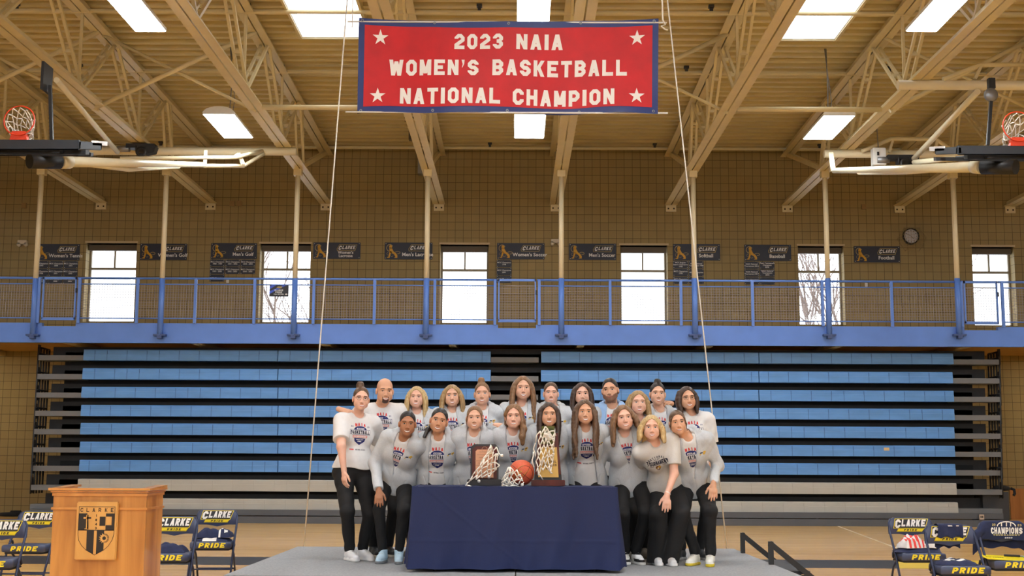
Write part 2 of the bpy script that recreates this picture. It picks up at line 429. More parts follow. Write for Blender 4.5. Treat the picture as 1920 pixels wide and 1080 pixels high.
for i, (x0, x1) in enumerate(SKY):
    m = MB(); zc = zdeck(22.4); ya, yb = SKY_Y[0] - .33, SKY_Y[1] + .02; e = 0.05
    m.box((x0 - e, ya, zc - .13), (x0, yb, zc + .12)); m.box((x1, ya, zc - .13), (x1 + e, yb, zc + .12))
    m.box((x0 - e, ya - e, zc - .13), (x1 + e, ya, zc + .12)); m.box((x0 - e, yb, zc - .13), (x1 + e, yb + e, zc + .12))
    o = tag(m.build('window_%d' % (7 + i), tan_steel), kind='structure')
    q_ = MB(); q_.box((x0 + .002, yb - .012, zc - .10), (x1 - .002, yb - .002, zc + .118)); q_.box((x0 + .002, ya, zc - .10), (x0 + .012, yb - .013, zc + .118)); q_.box((x1 - .012, ya, zc - .10), (x1 - .002, yb - .013, zc + .118)); q_.build('lining', mat('skylight_white', (.93, .93, .92), .6), o)
    MB().box((x0, ya, zc - .125), (x1, yb, zc - .11)).build('pane', glass, o)

# plywood panelling low on the far wall at the right
a = at(1893, 916, YW - .02); b = at(1960, 975, YW - .02)
tag(MB().box((a.x, YW - .03, 0.0), (a.x + 5, YW, a.z)).build('trim_1', wood_mat('plywood', srgb(168, 108, 48), srgb(190, 128, 62), (6, 6, 0.8), 0.5)), kind='structure')

# ================================================================== ROOF TRUSSES
TX = [at(px, 386, YW).x for px in (190, 395, 611, 823, 1042, 1258, 1476, 1686, 1893)]
TX = [TX[0] - 2 * 2.9, TX[0] - 2.9] + TX + [TX[-1] + 2.9, TX[-1] + 5.8]
YB = [11.3, 14.95, 18.6, 22.25, 25.9, 28.42]
YT = [9.5, 13.1, 16.8, 20.45, 24.05, 27.7]
ORD = 'first second third fourth fifth sixth seventh eighth ninth'.split()
slot = mat('bracket_slot_dark', srgb(60, 48, 30), 0.8)  # dark brown for the small blocks on each wall bracket
def make_truss(x, i):
    name_n = i - 1
    if 0 <= name_n < 9:
        lab = 'tan steel roof truss, %s from the left of those bearing on the block wall' % ORD[name_n]
    else: lab = 'tan steel roof truss out past the %s edge of the row' % ('left' if name_n < 0 else 'right')
    t = empty('roof_truss', lab, 'truss', (x, YW, ZCH), group='roof trusses')
    P = lambda dx, y, z: (dx, y - YW, z - ZCH)
    y0, y1 = 9.0, YW - .02
    m = MB()
    for s in (-1, 1):
        m.box(P(s * .014, y0, ZCH), P(s * .16, y1, ZCH + .02)); m.box(P(s * .06, y0, ZCH + .02), P(s * .085, y1, ZCH + .13))
    m.build('bottom_chord', tan_steel, t)
    m = MB()
    for s in (-1, 1):
        za, zb = zdeck(y0) - .02, zdeck(y1) - .02
        for (xa, xb, h0, h1) in ((.014, .16, -.17, -.15), (.06, .085, -.15, 0)):
            v = [P(s * xa, y0, za + h0), P(s * xb, y0, za + h0), P(s * xb, y1, zb + h0), P(s * xa, y1, zb + h0), P(s * xa, y0, za + h1), P(s * xb, y0, za + h1), P(s * xb, y1, zb + h1), P(s * xa, y1, zb + h1)]
            m.add(v, [(0, 3, 2, 1), (4, 5, 6, 7), (0, 1, 5, 4), (1, 2, 6, 5), (2, 3, 7, 6), (3, 0, 4, 7)])
    m.build('top_chord', tan_steel, t)
    def member(ya, yb, wd=.055, off=.065, two=True, name='web_member'):
        m = MB(); zt = zdeck(yb) - .1
        for s in ((-1, 1) if two else (0,)):
            m.bar(P(s * off, ya, ZCH + .05), P(s * off, yb, zt), wd, .05, up=(1, 0, 0))
        if two:
            for f in (.33, .66):
                c = Vector(P(0, ya, ZCH + .05)).lerp(Vector(P(0, yb, zt)), f); m.box(c - Vector((off, .03, .03)), c + Vector((off, .03, .03)))
        m.build(name, tan_steel, t)
    for k in range(6):
        member(YB[k], YT[k]);
        if k < 5: member(YB[k], YT[k + 1])
        if k < 5: member(YB[k], YB[k], .045, 0, False)
    m = MB(); m.bar(P(-.05, 27.72, zdeck(27.7) - .1), P(-.05, 28.2, ZCH + .1), .06, .05, up=(1, 0, 0)); m.bar(P(.08, 27.9, zdeck(27.9) - .1), P(.08, 28.3, ZCH + .1), .06, .05, up=(1, 0, 0)); m.build('web_member', tan_steel, t)
    m = MB(); m.bar(P(0, 28.5, ZCH + .1), P(0, YW - .1, zdeck(YW) - .12), .11, .09, up=(1, 0, 0)); m.build('end_brace', tan_steel, t)
    m = MB(); m.box(P(-.13, YW - .04, ZCH - .17), P(.13, YW - .001, ZCH + .02), 0)
    for s in (-.07, .07): m.box(P(s - .02, YW - .045, ZCH - .11), P(s + .02, YW - .04, ZCH - .07), 1)
    m.build('wall_bracket', [tan_steel, slot], t)
    return t
TR = [make_truss(x, i) for i, x in enumerate(TX) if 0 < i < 12]

# braces between the trusses
def brace(p0, p1, r, lab, mt=None, cat='brace', nm='brace_pipe', grp='roof braces'):
    return tag(MB().tube([p0, p1], r, 10).build(nm, mt or tan_steel), lab, cat, grp)
YX = 23.2
zl, zu = ZCH - .03, zdeck(YX) - .18
BL = {1: 'far left corner of the roof', 2: 'left of the hanging lamp on the left', 3: 'behind the hanging lamp on the left', 6: 'right of the red banner', 8: 'behind the right basket frame', 9: 'far right corner of the roof'}
for i in (2, 3, 6, 8):
    brace((TX[i], YX, zl), (TX[i + 1], YX, zu), .045, 'tan cross brace pipe rising to the right, ' + BL[i])
    brace((TX[i], YX + .2, zu), (TX[i + 1], YX + .2, zl), .03, 'thin tan cross brace dropping to the right, ' + BL[i])
for i, lab in ((4, 'tan horizontal strut between trusses just left of the red banner'), (7, 'pale horizontal strut between trusses above the hanging lamp on the right')):
    brace((TX[i] + .15, YX, zl + .02), (TX[i + 1] - .15, YX, zl + .02), .05, lab, nm='strut', cat='strut')
for (py, Y, r, lab) in ((278, 31.7, .035, 'tan sprinkler pipe running along the top of the block wall'), (158, 25.6, .04, 'tan sprinkler pipe under the deck behind the red banner'), (85, 22.2, .04, 'tan pipe under the roof deck at the far edge of the skylights')):
    z = zdeck(Y) - .16 if Y < 30 else at(960, py, Y).z
    m = MB().tube([(-XS + .1, Y, z), (XS - .1, Y, z)], r, 8)
    o = tag(m.build('sprinkler_pipe', tan_steel), lab, 'pipe', 'sprinkler pipes')
    for x in np.arange(-13.3, 14, 4.2): MB().box((x - .03, Y - .03, z + r - .01), (x + .03, Y + .03, z + .12)).box((x - .05, Y - .05, z + .10), (x + .05, Y + .05, z + .15)).build('hanger_clip', mat('dark_clip', (.03, .03, .03), .5), o)

# ================================================================== LAMPS
def lamp(px, pyn, pyf, Y0, L, wd, lab, grp='ceiling lamps', z=None, x=None, cable=True):
    if x is None:
        a = at(px, (pyn + pyf) / 2, Y0 + L / 2); x, z = a.x, a.z
    t = empty('ceiling_lamp', lab, 'ceiling lamp', (x, Y0 + L / 2, z), group=grp)
    h = MB(); n = 10
    sec = [(-wd / 2 - .02, 0), (-wd / 2 - .02, .05)] + [(-wd / 2 * math.cos(PI * k / n), .05 + .11 * math.sin(PI * k / n)) for k in range(1, n)] + [(wd / 2 + .02, .05), (wd / 2 + .02, 0)]
    h.prism([(sx, -L / 2 - .02, sz) for sx, sz in sec], (0, L + .04, 0)); h.build('housing', white_metal, t)
    MB().box((-wd / 2, -L / 2, -.012), (wd / 2, L / 2, -.002)).build('lens', lamp_on, t)
    if cable:
        zd = zdeck(Y0) - z; c = MB()
        c.tube([(0, 0, .14), (.02, .03, zd * .5), (0, 0, zd)], .012, 6)
        c.tube([(.05, 0, .14), (.09, .05, zd * .35), (.03, 0, zd * .62), (-.03, 0, zd)], .008, 6)
        c.build('cable', grey_metal, t)
    return t
lamp(429, 213, 261, 23.7, 1.75, .57, 'hanging white panel lamp at the left, above the left basket frame')
lamp(993, 213, 262, 23.7, 1.75, .57, 'hanging white panel lamp showing just below the red banner')
lamp(1553, 213, 266, 23.7, 1.75, .57, 'hanging white panel lamp at the right, above the right basket frame')
NL = [(258, 'large white panel lamp at the upper left, cut by the top of the photo'), (1000, 'white panel lamp behind the top edge of the red banner'), (1752, 'large white panel lamp at the upper right, cut by the top of the photo')]
LX = []
for px, lab in NL:
    a = at({258: 282, 1000: 999, 1752: 1728}[px], 58, 18.6); LX.append(a.x)
    lamp(0, 0, 0, 16.7, 1.9, .44, lab, z=a.z, x=a.x)
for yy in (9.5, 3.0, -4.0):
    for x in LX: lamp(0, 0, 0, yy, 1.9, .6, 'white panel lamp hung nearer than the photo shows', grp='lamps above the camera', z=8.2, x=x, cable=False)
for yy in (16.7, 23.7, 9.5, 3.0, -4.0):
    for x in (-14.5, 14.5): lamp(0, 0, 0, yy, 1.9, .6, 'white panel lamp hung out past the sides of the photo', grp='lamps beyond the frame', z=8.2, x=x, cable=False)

# ================================================================== BALCONY
YBAL = 28.45
zf0, zf1 = at(960, 646, YBAL).z, at(960, 609, YBAL).z
def bx(px): return at(px, 570, YBAL - .06).x
GATES = [(79, 142), (934, 1005), (1808, 1871)]
gx = [(bx(a), bx(b)) for a, b in GATES]
bal = empty('balcony', 'blue fronted balcony running along the block wall above the bleachers', 'balcony', (0, YBAL, zf0))
m = MB(); cur = -XS + .02; hh = zf1 - zf0
for (a, b) in gx:
    m.box((cur, 0, 0), (a, .12, hh)); m.box((a, 0, 0), (b, .12, hh - .075)); cur = b
m.box((cur, 0, 0), (XS - .02, .12, hh))
m.build('fascia', blue_paint, bal)
MB().box((-XS + .02, .121, hh - .32), (XS - .02, YW - YBAL - .01, hh - .14)).build('floor_slab', mat('slab_tan', srgb(196, 156, 92), .7, var=.06, scale=2), bal)
for x in np.arange(-18.85, 20.5, 2.9): MB().box((x - .08, .13, .0), (x + .08, YW - YBAL - .02, hh - .33)).build('floor_beam', tan_steel, bal)

# railing on the balcony edge
rail = empty('railing', 'blue balcony railing with wire mesh panels', 'railing', (0, YBAL - .06, zf1))
ztr = at(960, 525, YBAL - .06).z - zf1; zr2 = at(960, 536, YBAL - .06).z - zf1; zr3 = at(960, 600, YBAL - .06).z - zf1
POSTS = [72, 148, 257, 366, 477, 588, 702, 815, 928, 1011, 1144, 1277, 1411, 1542, 1672, 1803, 1880]
PX = [bx(p) for p in POSTS]
full = [PX[0] - 6.6, PX[0] - 4.95, PX[0] - 3.3, PX[0] - 1.65] + PX + [PX[-1] + 1.65, PX[-1] + 3.3, PX[-1] + 4.95, PX[-1] + 6.6]
def inside_gate(a, b): return any(a < (g0 + g1) / 2 < b for g0, g1 in gx)
for a, b in ((full[0], gx[0][0] - .02), (gx[0][1] + .02, gx[1][0] - .02), (gx[1][1] + .02, gx[2][0] - .02), (gx[2][1] + .02, full[-1])):
    MB().tube([(a, 0, ztr), (b, 0, ztr)], .026, 10).build('top_rail', blue_paint, rail)
for x in full: MB().box((x - .03, -.03, -.01), (x + .03, .03, ztr)).build('rail_post', blue_paint, rail)
wire = mat('mesh_wire', srgb(150, 142, 140), .5, metal=.3)
def wires(m, x0, x1, z0, z1, y=0.0, pitch=.06, r=.0035):
    n = max(2, round((x1 - x0) / pitch))
    for k in range(1, n): x = x0 + (x1 - x0) * k / n; m.box((x - r, y - r, z0), (x + r, y + r, z1))
    n = max(2, round((z1 - z0) / pitch))
    for k in range(1, n): z = z0 + (z1 - z0) * k / n; m.box((x0, y - r, z - r), (x1, y + r, z + r))
for a, b in zip(full[:-1], full[1:]):
    if inside_gate(a, b): continue
    for z in (zr2, zr3): MB().tube([(a, 0, z), (b, 0, z)], .014, 6).build('mid_rail', blue_paint, rail)
    m = MB(); wires(m, a + .03, b - .03, zr3, zr2); m.build('mesh_panel', wire, rail)
for gi, (a, b) in enumerate(gx):
    lab = ('left end', 'middle', 'right end')[gi]
    g = empty('railing_gate', 'small blue gate with wire mesh at the %s of the balcony railing' % lab, 'gate', ((a + b) / 2, YBAL - .06, zf1), group='railing gates')
    q = (b - a) / 2; m = MB()
    for s in (-1, 1): m.box((s * q - .03 if s > 0 else -q, -.028, zr3 - .03), (q if s > 0 else -q + .03, .028, ztr + .02))
    m.box((-q, -.028, ztr - .03), (q, .028, ztr + .022)); m.box((-q, -.028, zr3 - .05), (q, .028, zr3 + .01)); m.build('gate_frame', blue_paint, g)
    m = MB(); m.tube([(-q, 0, zr2), (q, 0, zr2)], .012, 6); wires(m, -q + .03, q - .03, zr3, zr2); m.build('mesh_panel', wire, g)
    MB().box((q - .01, -.04, zr2 - .2), (q + .02, .02, zr2 - .1)).build('latch', black, g)

# posts from balcony edge up to the trusses
PP = [64, 302, 551, 800, 1053, 1303, 1552, 1795]
for i, px in enumerate(PP):
    x = TX[i + 2]; p = at(px, 430, YBAL - .1)
    if i == 0: x = TX[2]
    x = (x + p.x) / 2
    z0 = at(px, 628, YBAL - .1).z; zb = at(px, 522, YBAL - .1).z
    lab = 'cream steel post with blue foot, %s from the left along the balcony edge' % ORD[i]
    t = empty('support_post', lab, 'post', (x, YBAL - .075, z0), group='balcony posts')
    MB().tube([(0, 0, zb - z0), (0, 0, ZCH - .14 - z0)], .058, 14).build('upper_pole', cream, t)
    MB().tube([(0, 0, 0), (0, 0, zb - z0)], .064, 14).build('lower_sleeve', blue_paint, t)
    MB().box((-.09, -.07, ZCH - .15 - z0), (.09, .1, ZCH - .001 - z0)).build('top_plate', tan_steel, t)
    MB().box((-.14, -.06, -.02), (.14, .07, .02)).box((-.05, -.06, -.08), (.05, .07, -.02)).build('foot_bracket', mat('bracket_blue', srgb(60, 80, 130), .5), t)

# strip lamps under the balcony, past both ends of the bleachers
for x, sd in ((-13.6, 'left'), (13.7, 'right')):
    t = empty('strip_lamp', 'strip lamp under the balcony past the %s end of the bleachers' % sd, 'lamp', (x, 30.6, zf0 + .02), group='lamps under the balcony')
    MB().box((-.6, -.06, .0), (.6, .06, .06)).build('housing', white_metal, t); MB().box((-.58, -.045, -.02), (.58, .045, -.001)).build('lens', lamp_mat('strip_lens', (1.0, .88, .62), 60.0), t)
# ================================================================== BLEACHERS
seat_blue = mat('seat_blue', srgb(92, 148, 212), 0.38, var=0.10, scale=1.6, stretch=(1, 1, 4))
seat_grey = mat('seat_grey', srgb(180, 178, 170), 0.4, var=0.05, scale=2)
nose_grey = mat('nose_grey', srgb(108, 110, 112), 0.5, var=0.05, scale=4)
riser_dark = mat('riser_dark', (0.016, 0.016, 0.017), 0.6, var=0.2, scale=5)
seam = mat('seat_seam', srgb(62, 108, 168), 0.6)
YBL = 28.95
bl = empty('bleachers', 'folded bleachers with blue seat rows under the balcony', 'bleachers', (0, YBL, 0))
rows = [(655, 675.5, 157, 920, 1015, 1787), (690, 711, 155, 920, 1014.5, 1786), (725, 745.5, 153, 889, 1014, 1788), (759, 780, 152, 889, 1014, 1789),
        (793, 814.5, 151, 889, 1014, 1789), (828, 848.5, 150, 889, 1014, 1790), (862, 883.5, 149, 889, 1014, 1791), (898, 919.5, 146, 0, 0, 1793), (934, 955, 144, 0, 0, 1796)]
rng = random.Random(4)
def L0(p): return (p[0], p[1] - YBL, p[2])
for k, (t, b, xa, xb, xc, xd) in enumerate(rows):
    Y = YBL - 0.05 * k - (.1 if k > 6 else 0)
    zt = at(160, t, Y).z; zb = at(160, b, Y).z; h = zt - zb
    secs = [(xa, 520.5), (522, xb if xb > 860 else 925), (xc, 1422), (1423.5, xd)] if k < 7 else [(xa, 968), (969, xd)]
    if 1 < k < 7: secs[1] = (522, 918)
    for (p0, p1) in secs:
        x0 = at(p0, 540 + (t - 540), Y).x; x1 = at(p1, t, Y).x
        m = MB(); c = .018
        pr = [(0, zb), (0, zt - h * .42), (.012, zt - h * .40), (.012, zt - .02), (.03, zt), (.28, zt), (.28, zb)]
        vs = [(x0, Y + a - YBL, z) for a, z in pr]
        m.prism(vs, (x1 - x0, 0, 0), 0)
        x = x0 + (rng.uniform(.2, .45))
        while x < x1 - .1:
            m.box((x - .006, Y - YBL - .0015, zb + .004), (x + .006, Y - YBL + .02, zt - .02), 1); x += .455 if rng.random() > .12 else .28
        m.build('seat_row', [seat_blue if k < 7 else seat_grey, seam if k < 7 else mat('seam_grey', srgb(172, 169, 161), .5)], bl)
    # aisle boards at both ends and in the middle, with dark risers
    xL0 = at(72 - 2 * k, t, Y).x; xL1 = at(xa, t, Y).x - .005; xR0 = at(xd, t, Y).x + .005; xR1 = at(1874 + .7 * k, t, Y).x
    segs = [(xL0, xL1), (xR0, xR1)]
    if k < 7: segs.append((at(918 if k > 1 else 920, t, Y).x + .01, at(xc if k < 2 else 1014, t, Y).x - .06))
    for (x0, x1) in segs:
        MB().box((x0, Y - YBL + .03, zb), (x1, Y - YBL + .5, zb + h * .46)).build('aisle_board', nose_grey, bl)
    MB().box((xL0 + .18, Y - YBL + .45, zb + h * .46), (xR1 - .18, Y - YBL + .52, zt + .09)).build('riser', riser_dark, bl)  # dark riser, its near-black colour also standing in for shade in the gaps
    if k > 0: MB().box((xL0 + .45, Y - YBL + .5, zt + .05), (xR1 - .45, Y - YBL + .56, zt + .40)).build('dark_gap_panel', black_matte, bl)  # black sheet standing in for the dark of the cavity behind the rows
    # end guard rails
    if k < 8:
        for s, xe in ((-1, xL0 - .03), (1, xR1 + .03)):
            g = MB(); top = zt + (.34 if k > 0 else .05); bot = zb - (.08 if k else 0)
            ys = [Y - YBL + .10 + .17 * q for q in range(5)]
            for q, yy in enumerate(ys): g.tube([(xe, yy, bot), (xe, yy, top)], .024, 6)
            g.tube([(xe, ys[0], top), (xe, ys[-1], top)], .022, 6); g.tube([(xe, ys[0], bot + .12), (xe, ys[-1], bot + .12)], .018, 6)
            g.box((xe - .012, ys[0] - .02, bot + .02), (xe + .012, ys[0] + .10, bot + .36))
            g.build('end_guard_rail', mat('rail_black', srgb(26, 26, 28), .45, var=.1, scale=9), bl)
for (py0, py1, xx, yy) in ((954.5, 965.5, 56, YBL - .62), (967, 979, 55, YBL - .66)):
    z0 = max(0.0, at(300, py1 + 0, yy).z); z1 = at(300, py0, yy).z
    if py1 > 970: z0 = 0.0
    MB().box((at(xx, 960, yy).x, yy - YBL, z0), (at(1881, 960, yy).x, yy - YBL + .25, z1 - .003)).build('kick_board', mat('kick_grey', srgb(84, 87, 93), .45, var=.06, scale=3), bl)
# end machinery at the right
a = at(1842, 922, YBL - .2); b = at(1893, 975, YBL - .2)
MB().box((a.x, -.2, 0.0), (b.x, .5, a.z)).build('end_cabinet', mat('cabinet_dark', srgb(58, 59, 62), .6), bl)
a = at(1836, 969, YBL - .67); o = MB(); o.box((a.x, -.69, a.z - .06), (a.x + .1, -.661, a.z + .05), 0); o.box((a.x + .02, -.692, a.z - .02), (a.x + .045, -.69, a.z + .02), 1); o.box((a.x + .055, -.692, a.z - .02), (a.x + .08, -.69, a.z + .02), 1)
o.build('outlet', [mat('outlet_plate', srgb(196, 178, 160), .5), black], bl)
a = at(1662, 842, YBL - .25); MB().box((a.x - .06, -.268, a.z - .032), (a.x + .06, -.252, a.z + .032)).build('seat_label', mat('label_cream', srgb(214, 186, 140), .6), bl)
# soft black bag on the end cabinet
a = at(1884, 918, YBL - .1); m = MB()
m.lathe((0, 0, -.06), [(.001, 0), (.16, .01), (.2, .05), (.17, .10), (.06, .125), (.001, .125)], 16); m.tube([(.2, -.02, .0), (.27, -.05, -.03), (.28, -.05, -.12), (.25, -.05, -.16)], .03, 6)
o = tag(m.build('equipment_bag', black_matte), 'black soft bag lying on the dark cabinet at the right end of the bleachers', 'bag'); o.location = (a.x - .05, YBL - .02, at(1842, 922, YBL - .2).z + .075)
# weight plate on the floor at the far left
a = atz(36, 959, .05); m = MB(); m.lathe((0, 0, 0), [(.001, .0), (.36, .0), (.38, .03), (.36, .08), (.14, .09), (.12, .13), (.001, .13)], 24)
o = tag(m.build('floor_mat', black_matte), 'round black mat lying on the floor left of the bleachers', 'mat'); o.location = (at(36, 955, 31.5).x, 31.3, 0.001)

# ================================================================== WALL SIGNS
navy_sign = mat('sign_navy', srgb(34, 38, 54), 0.5, var=0.08, scale=6)
ink_white = mat('ink_white', srgb(232, 232, 230), 0.5)
ink_gold = mat('ink_gold', srgb(214, 160, 30), 0.5)
ink_tan = mat('ink_tan', srgb(160, 140, 90), 0.5)
ink_dark = mat('ink_dark', srgb(20, 22, 32), 0.5)
ink_yellow = mat('ink_yellow', srgb(244, 222, 44), 0.45)
def lion_polys():
    """simple walking-lion emblem, unit box"""
    P = [[(258 + 38 * math.cos(k * PI / 5), 548 + 40 * math.sin(k * PI / 5)) for k in range(10)],
         [(225, 560), (290, 570), (312, 610), (265, 672), (228, 640)], [(312, 610), (330, 640), (400, 690), (372, 745), (340, 700), (265, 672)], [(400, 690), (426, 730), (424, 766), (392, 762), (372, 745)],
         [(235, 630), (290, 650), (262, 700), (238, 762), (205, 762), (225, 700)], [(170, 776), (240, 776), (240, 752), (188, 756)], [(352, 776), (426, 776), (422, 754), (366, 758)]]
    return [[((x - 140) / 345, (776 - y) / 290) for x, y in q] for q in P]
def lion_mane():
    out = []
    def ring(cx, cy, rx, ry, tx, ty, a0, a1, n):
        for k in range(n):
            A, B = a0 + (a1 - a0) * k / n, a0 + (a1 - a0) * (k + 1) / n
            q = [(cx + rx * math.cos(t), cy + ry * math.sin(t)) for t in (A, B)] + [(cx + (rx - tx) * math.cos(t), cy + (ry - ty) * math.sin(t)) for t in (B, A)]
            out.append([((x - 140) / 345, (776 - y) / 290) for x, y in q])
    ring(240, 570, 84, 78, 16, 16, PI * .45, PI * 1.85, 18); ring(430, 668, 66, 30, 14, 11, -PI * .92, PI * .55, 12)
    ring(205, 690, 38, 32, 7, 7, PI * .2, PI * 1.5, 10); ring(290, 725, 34, 26, 7, 7, 0, PI, 8)
    return out
def clarke_logo(mb, fn, w, h, mo, mi, mtext):
    """slanted word in an outlined frame"""
    s = .32 * h
    q = lambda e: [(-w / 2 - s * .5 - e * .7, -h / 2 - e), (w / 2 - s * .7 + e, -h / 2 - e), (w / 2 + s * .7 + e, h / 2 + e), (-w / 2 + s * .9 - e * .7, h / 2 + e), (-w / 2 - s * .5 - e * 1.2, -h / 2 + h * .3)]
    for e, m_, dz in ((.16 * h, mo, 0), (.05 * h, mi, .001)):
        mb.add([fn(x, y, dz) for x, y in q(e)], [list(range(5))], m_)
    put(mb, text_polys('C', h * .86, shear=.3, t=.24), lambda x, y: fn(x - w * .395, y - .02 * h, .002), mtext)
    put(mb, text_polys('LARKE', h * .70, width=w * .74, shear=.3, t=.24), lambda x, y: fn(x + w * .11, y + .06 * h, .002), mtext)
SIGNS = [(66, 150, 458, 488, "Women's Tennis", 9, 3), (262, 351, 457, 487, "Women's Golf", 0, 0), (395, 482, 456, 485, "Men's Golf", 7, 3), (587, 676, 455, 485, "Women's|Lacrosse", 0, 0),
         (721, 811, 455, 486, "Men's Lacrosse", 0, 0), (932, 1021, 456, 486, "Women's Soccer", 3, 1), (1067, 1155, 457, 487, "Men's Soccer", 0, 0),
         (1262, 1350, 458, 488, "Softball", 6, 2), (1396, 1483, 459, 489, "Baseball", 6, 2), (1602, 1687, 462, 492, "Football", 0, 0)]
PLQ = {"Women's Tennis": ['MCC Champions|1997', 'MCC Champions|2000', 'MCC Champions|2001', 'MCC Champions|1998', 'MCC Champions|2001', 'MCC Champions|2003', 'MCC Champions|1999', 'MCC Champions|2002', 'MCC Champions|2004'],
       "Men's Golf": ['MCC Champions|1988 - 1989', 'MCC Champions|2001 - 2002', 'MCC Champions|2003 - 2004', 'MCC Champions|1999 - 2000', 'MCC Champions|2002 - 2003', 'MCC Champions|2004 - 2005', 'MCC Champions'],
       "Women's Soccer": ['MCC Champions|1998', 'MCC Champions|2001', 'MCC Champions'],
       "Softball": ['MCC Regular|Season Champions|1998', 'MCC Champions|1998', 'MCC Champions|1997', 'NAIA National|Tournament 1998', 'MCC Champions', 'NAIA National'],
       "Baseball": ['NAIA National|Tournament 2016', 'Heart Tournament|Champions|2018', 'NAIA National|Tournament 2017', 'NAIA National|Tournament|2018', 'Heart Champions|2018', 'NAIA National']}
for (x0, x1, y0, y1, name, npl, ncol) in SIGNS:
    A = at(x0, y1, YW - .02); B = at(x1, y0, YW - .02); w_ = B.x - A.x; h_ = B.z - A.z; cx, cz = (A.x + B.x) / 2, (A.z + B.z) / 2
    m = MB(); m.box((-w_ / 2, -.008, -h_ / 2), (w_ / 2, .014, h_ / 2), 0)
    F = lambda x, y, dz=0: (x, -.0095 - dz, y)
    lw = w_ * .30; lh = h_ * .84
    put(m, lion_polys(), lambda x, y: F(-w_ / 2 + .02 * w_ + x * lw, -lh / 2 + y * lh, .001), 2)
    put(m, lion_mane(), lambda x, y: F(-w_ / 2 + .02 * w_ + x * lw, -lh / 2 + y * lh), 4)
    two = '|' in name; cxx = w_ * (.20 if len(name) < 13 else .19)
    clarke_logo(m, lambda x, y, dz=0: F(cxx + .03 + x, y + h_ * .18, dz), w_ * .36, h_ * .30, 4, 3, 1)
    for li, line in enumerate(name.split('|')):
        put(m, font_tris(line, h_ * (.30 if not two else .24), .0025), lambda x, y: F(cxx + x, y - h_ * (.22 if not two else .12 + .2 * li)), 1)
    for sx in (-1, 1):
        for sz in (-1, 1): m.lathe((sx * (w_ / 2 - .03), -.010, sz * (h_ / 2 - .03)), [(.001, 0), (.009, 0), (.009, .004)], 6, 1, axis='y')
    o = tag(m.build('wall_sign', [navy_sign, ink_white, ink_gold, ink_dark, ink_tan]), 'navy wall sign with gold lion reading %s' % name.replace('|', ' ').lower(), 'sign', 'sport signs on the block wall')
    o.location = (cx, YW - .015, cz)
    if npl:
        pw = w_ / 3 * .95 if ncol == 3 else w_ * .315; ph = h_ * .44
        for i in range(npl):
            r_, c_ = divmod(i, ncol)
            px_ = -w_ / 2 + pw / 2 + c_ * (pw * 1.05) - .01; pz = -h_ / 2 - .02 - ph / 2 - r_ * ph * 1.09
            if name == 'Softball': r_, c_ = i % 3, i // 3; px_ = -w_ / 2 + pw / 2 + c_ * (pw * 1.05); pz = -h_ / 2 - .02 - ph / 2 - r_ * ph * 1.09
            q = MB(); q.box((-pw / 2, -.006, -ph / 2), (pw / 2, .014, ph / 2), 0)
            ls = PLQ[name][i].split('|')
            for li, line in enumerate(ls):
                put(q, font_tris(line, .050, .001), lambda x, y: (x, -.0075, y + .026 * (len(ls) - 1) - .052 * li), 1)
            for sx in (-1, 1):
                for sz in (-1, 1): q.box((sx * (pw / 2 - .02) - .006, -.008, sz * (ph / 2 - .02) - .006), (sx * (pw / 2 - .02) + .006, -.006, sz * (ph / 2 - .02) + .006), 1)
            g = 'plaques under the %s sign' % name.lower()
            rows_ = (npl + ncol - 1) // ncol; rn = ('top', 'second', 'third')[r_]; cn = {1: ('',), 2: (' left', ' right'), 3: (' left', ' middle', ' right')}[ncol][c_]
            o = tag(q.build('award_plaque', [navy_sign, ink_white]), 'small navy award plaque, %s row%s, under the %s sign' % (rn, cn, name.lower()), 'plaque', g)
            o.location = (cx + px_, YW - .015, cz + pz)

# sign fixed to the railing in front of the second window
A = at(505, 556, YBAL - .1); B = at(541, 535, YBAL - .1); w_, h_ = B.x - A.x, B.z - A.z
m = MB(); m.box((-w_ / 2, -.006, -h_ / 2), (w_ / 2, .006, h_ / 2), 0)
F = lambda x, y, dz=0: (x * w_, -.0072 - dz, y * h_)
for q in ([(-.5, .12), (-.5, .40), (-.36, .5), (-.14, .5)], [(-.5, -.28), (-.5, -.04), (.22, .5), (.38, .5)]): m.add([F(x, y) for x, y in q], [(0, 1, 2, 3)], 2)
for s_, yy, hh_, ww in (('CLARKE', .05, .15, .46), ('PRIDE', -.13, .14, .36), ('FAN SECTION', -.30, .10, .52)): put(m, text_polys(s_, hh_ * h_, ww * w_), lambda x, y: (x, -.0092, y + yy * h_), 1)
put(m, star_poly(.40, -.30, .07, 8, .8), lambda x, y: F(x, y), 1)
m.add([F(-.14, .24, .001), F(.12, .22, .001), F(.20, .40, .001), F(-.06, .40, .001)], [(0, 1, 2, 3)], 3)
o = tag(m.build('fan_sign', [mat('sign_black', srgb(24, 24, 34), .5), ink_white, mat('ink_blue', srgb(52, 84, 200), .5), ink_tan]), 'small dark blue sign tied to the balcony railing before a window', 'sign')
o.location = ((A.x + B.x) / 2, YBAL - .105, (A.z + B.z) / 2)

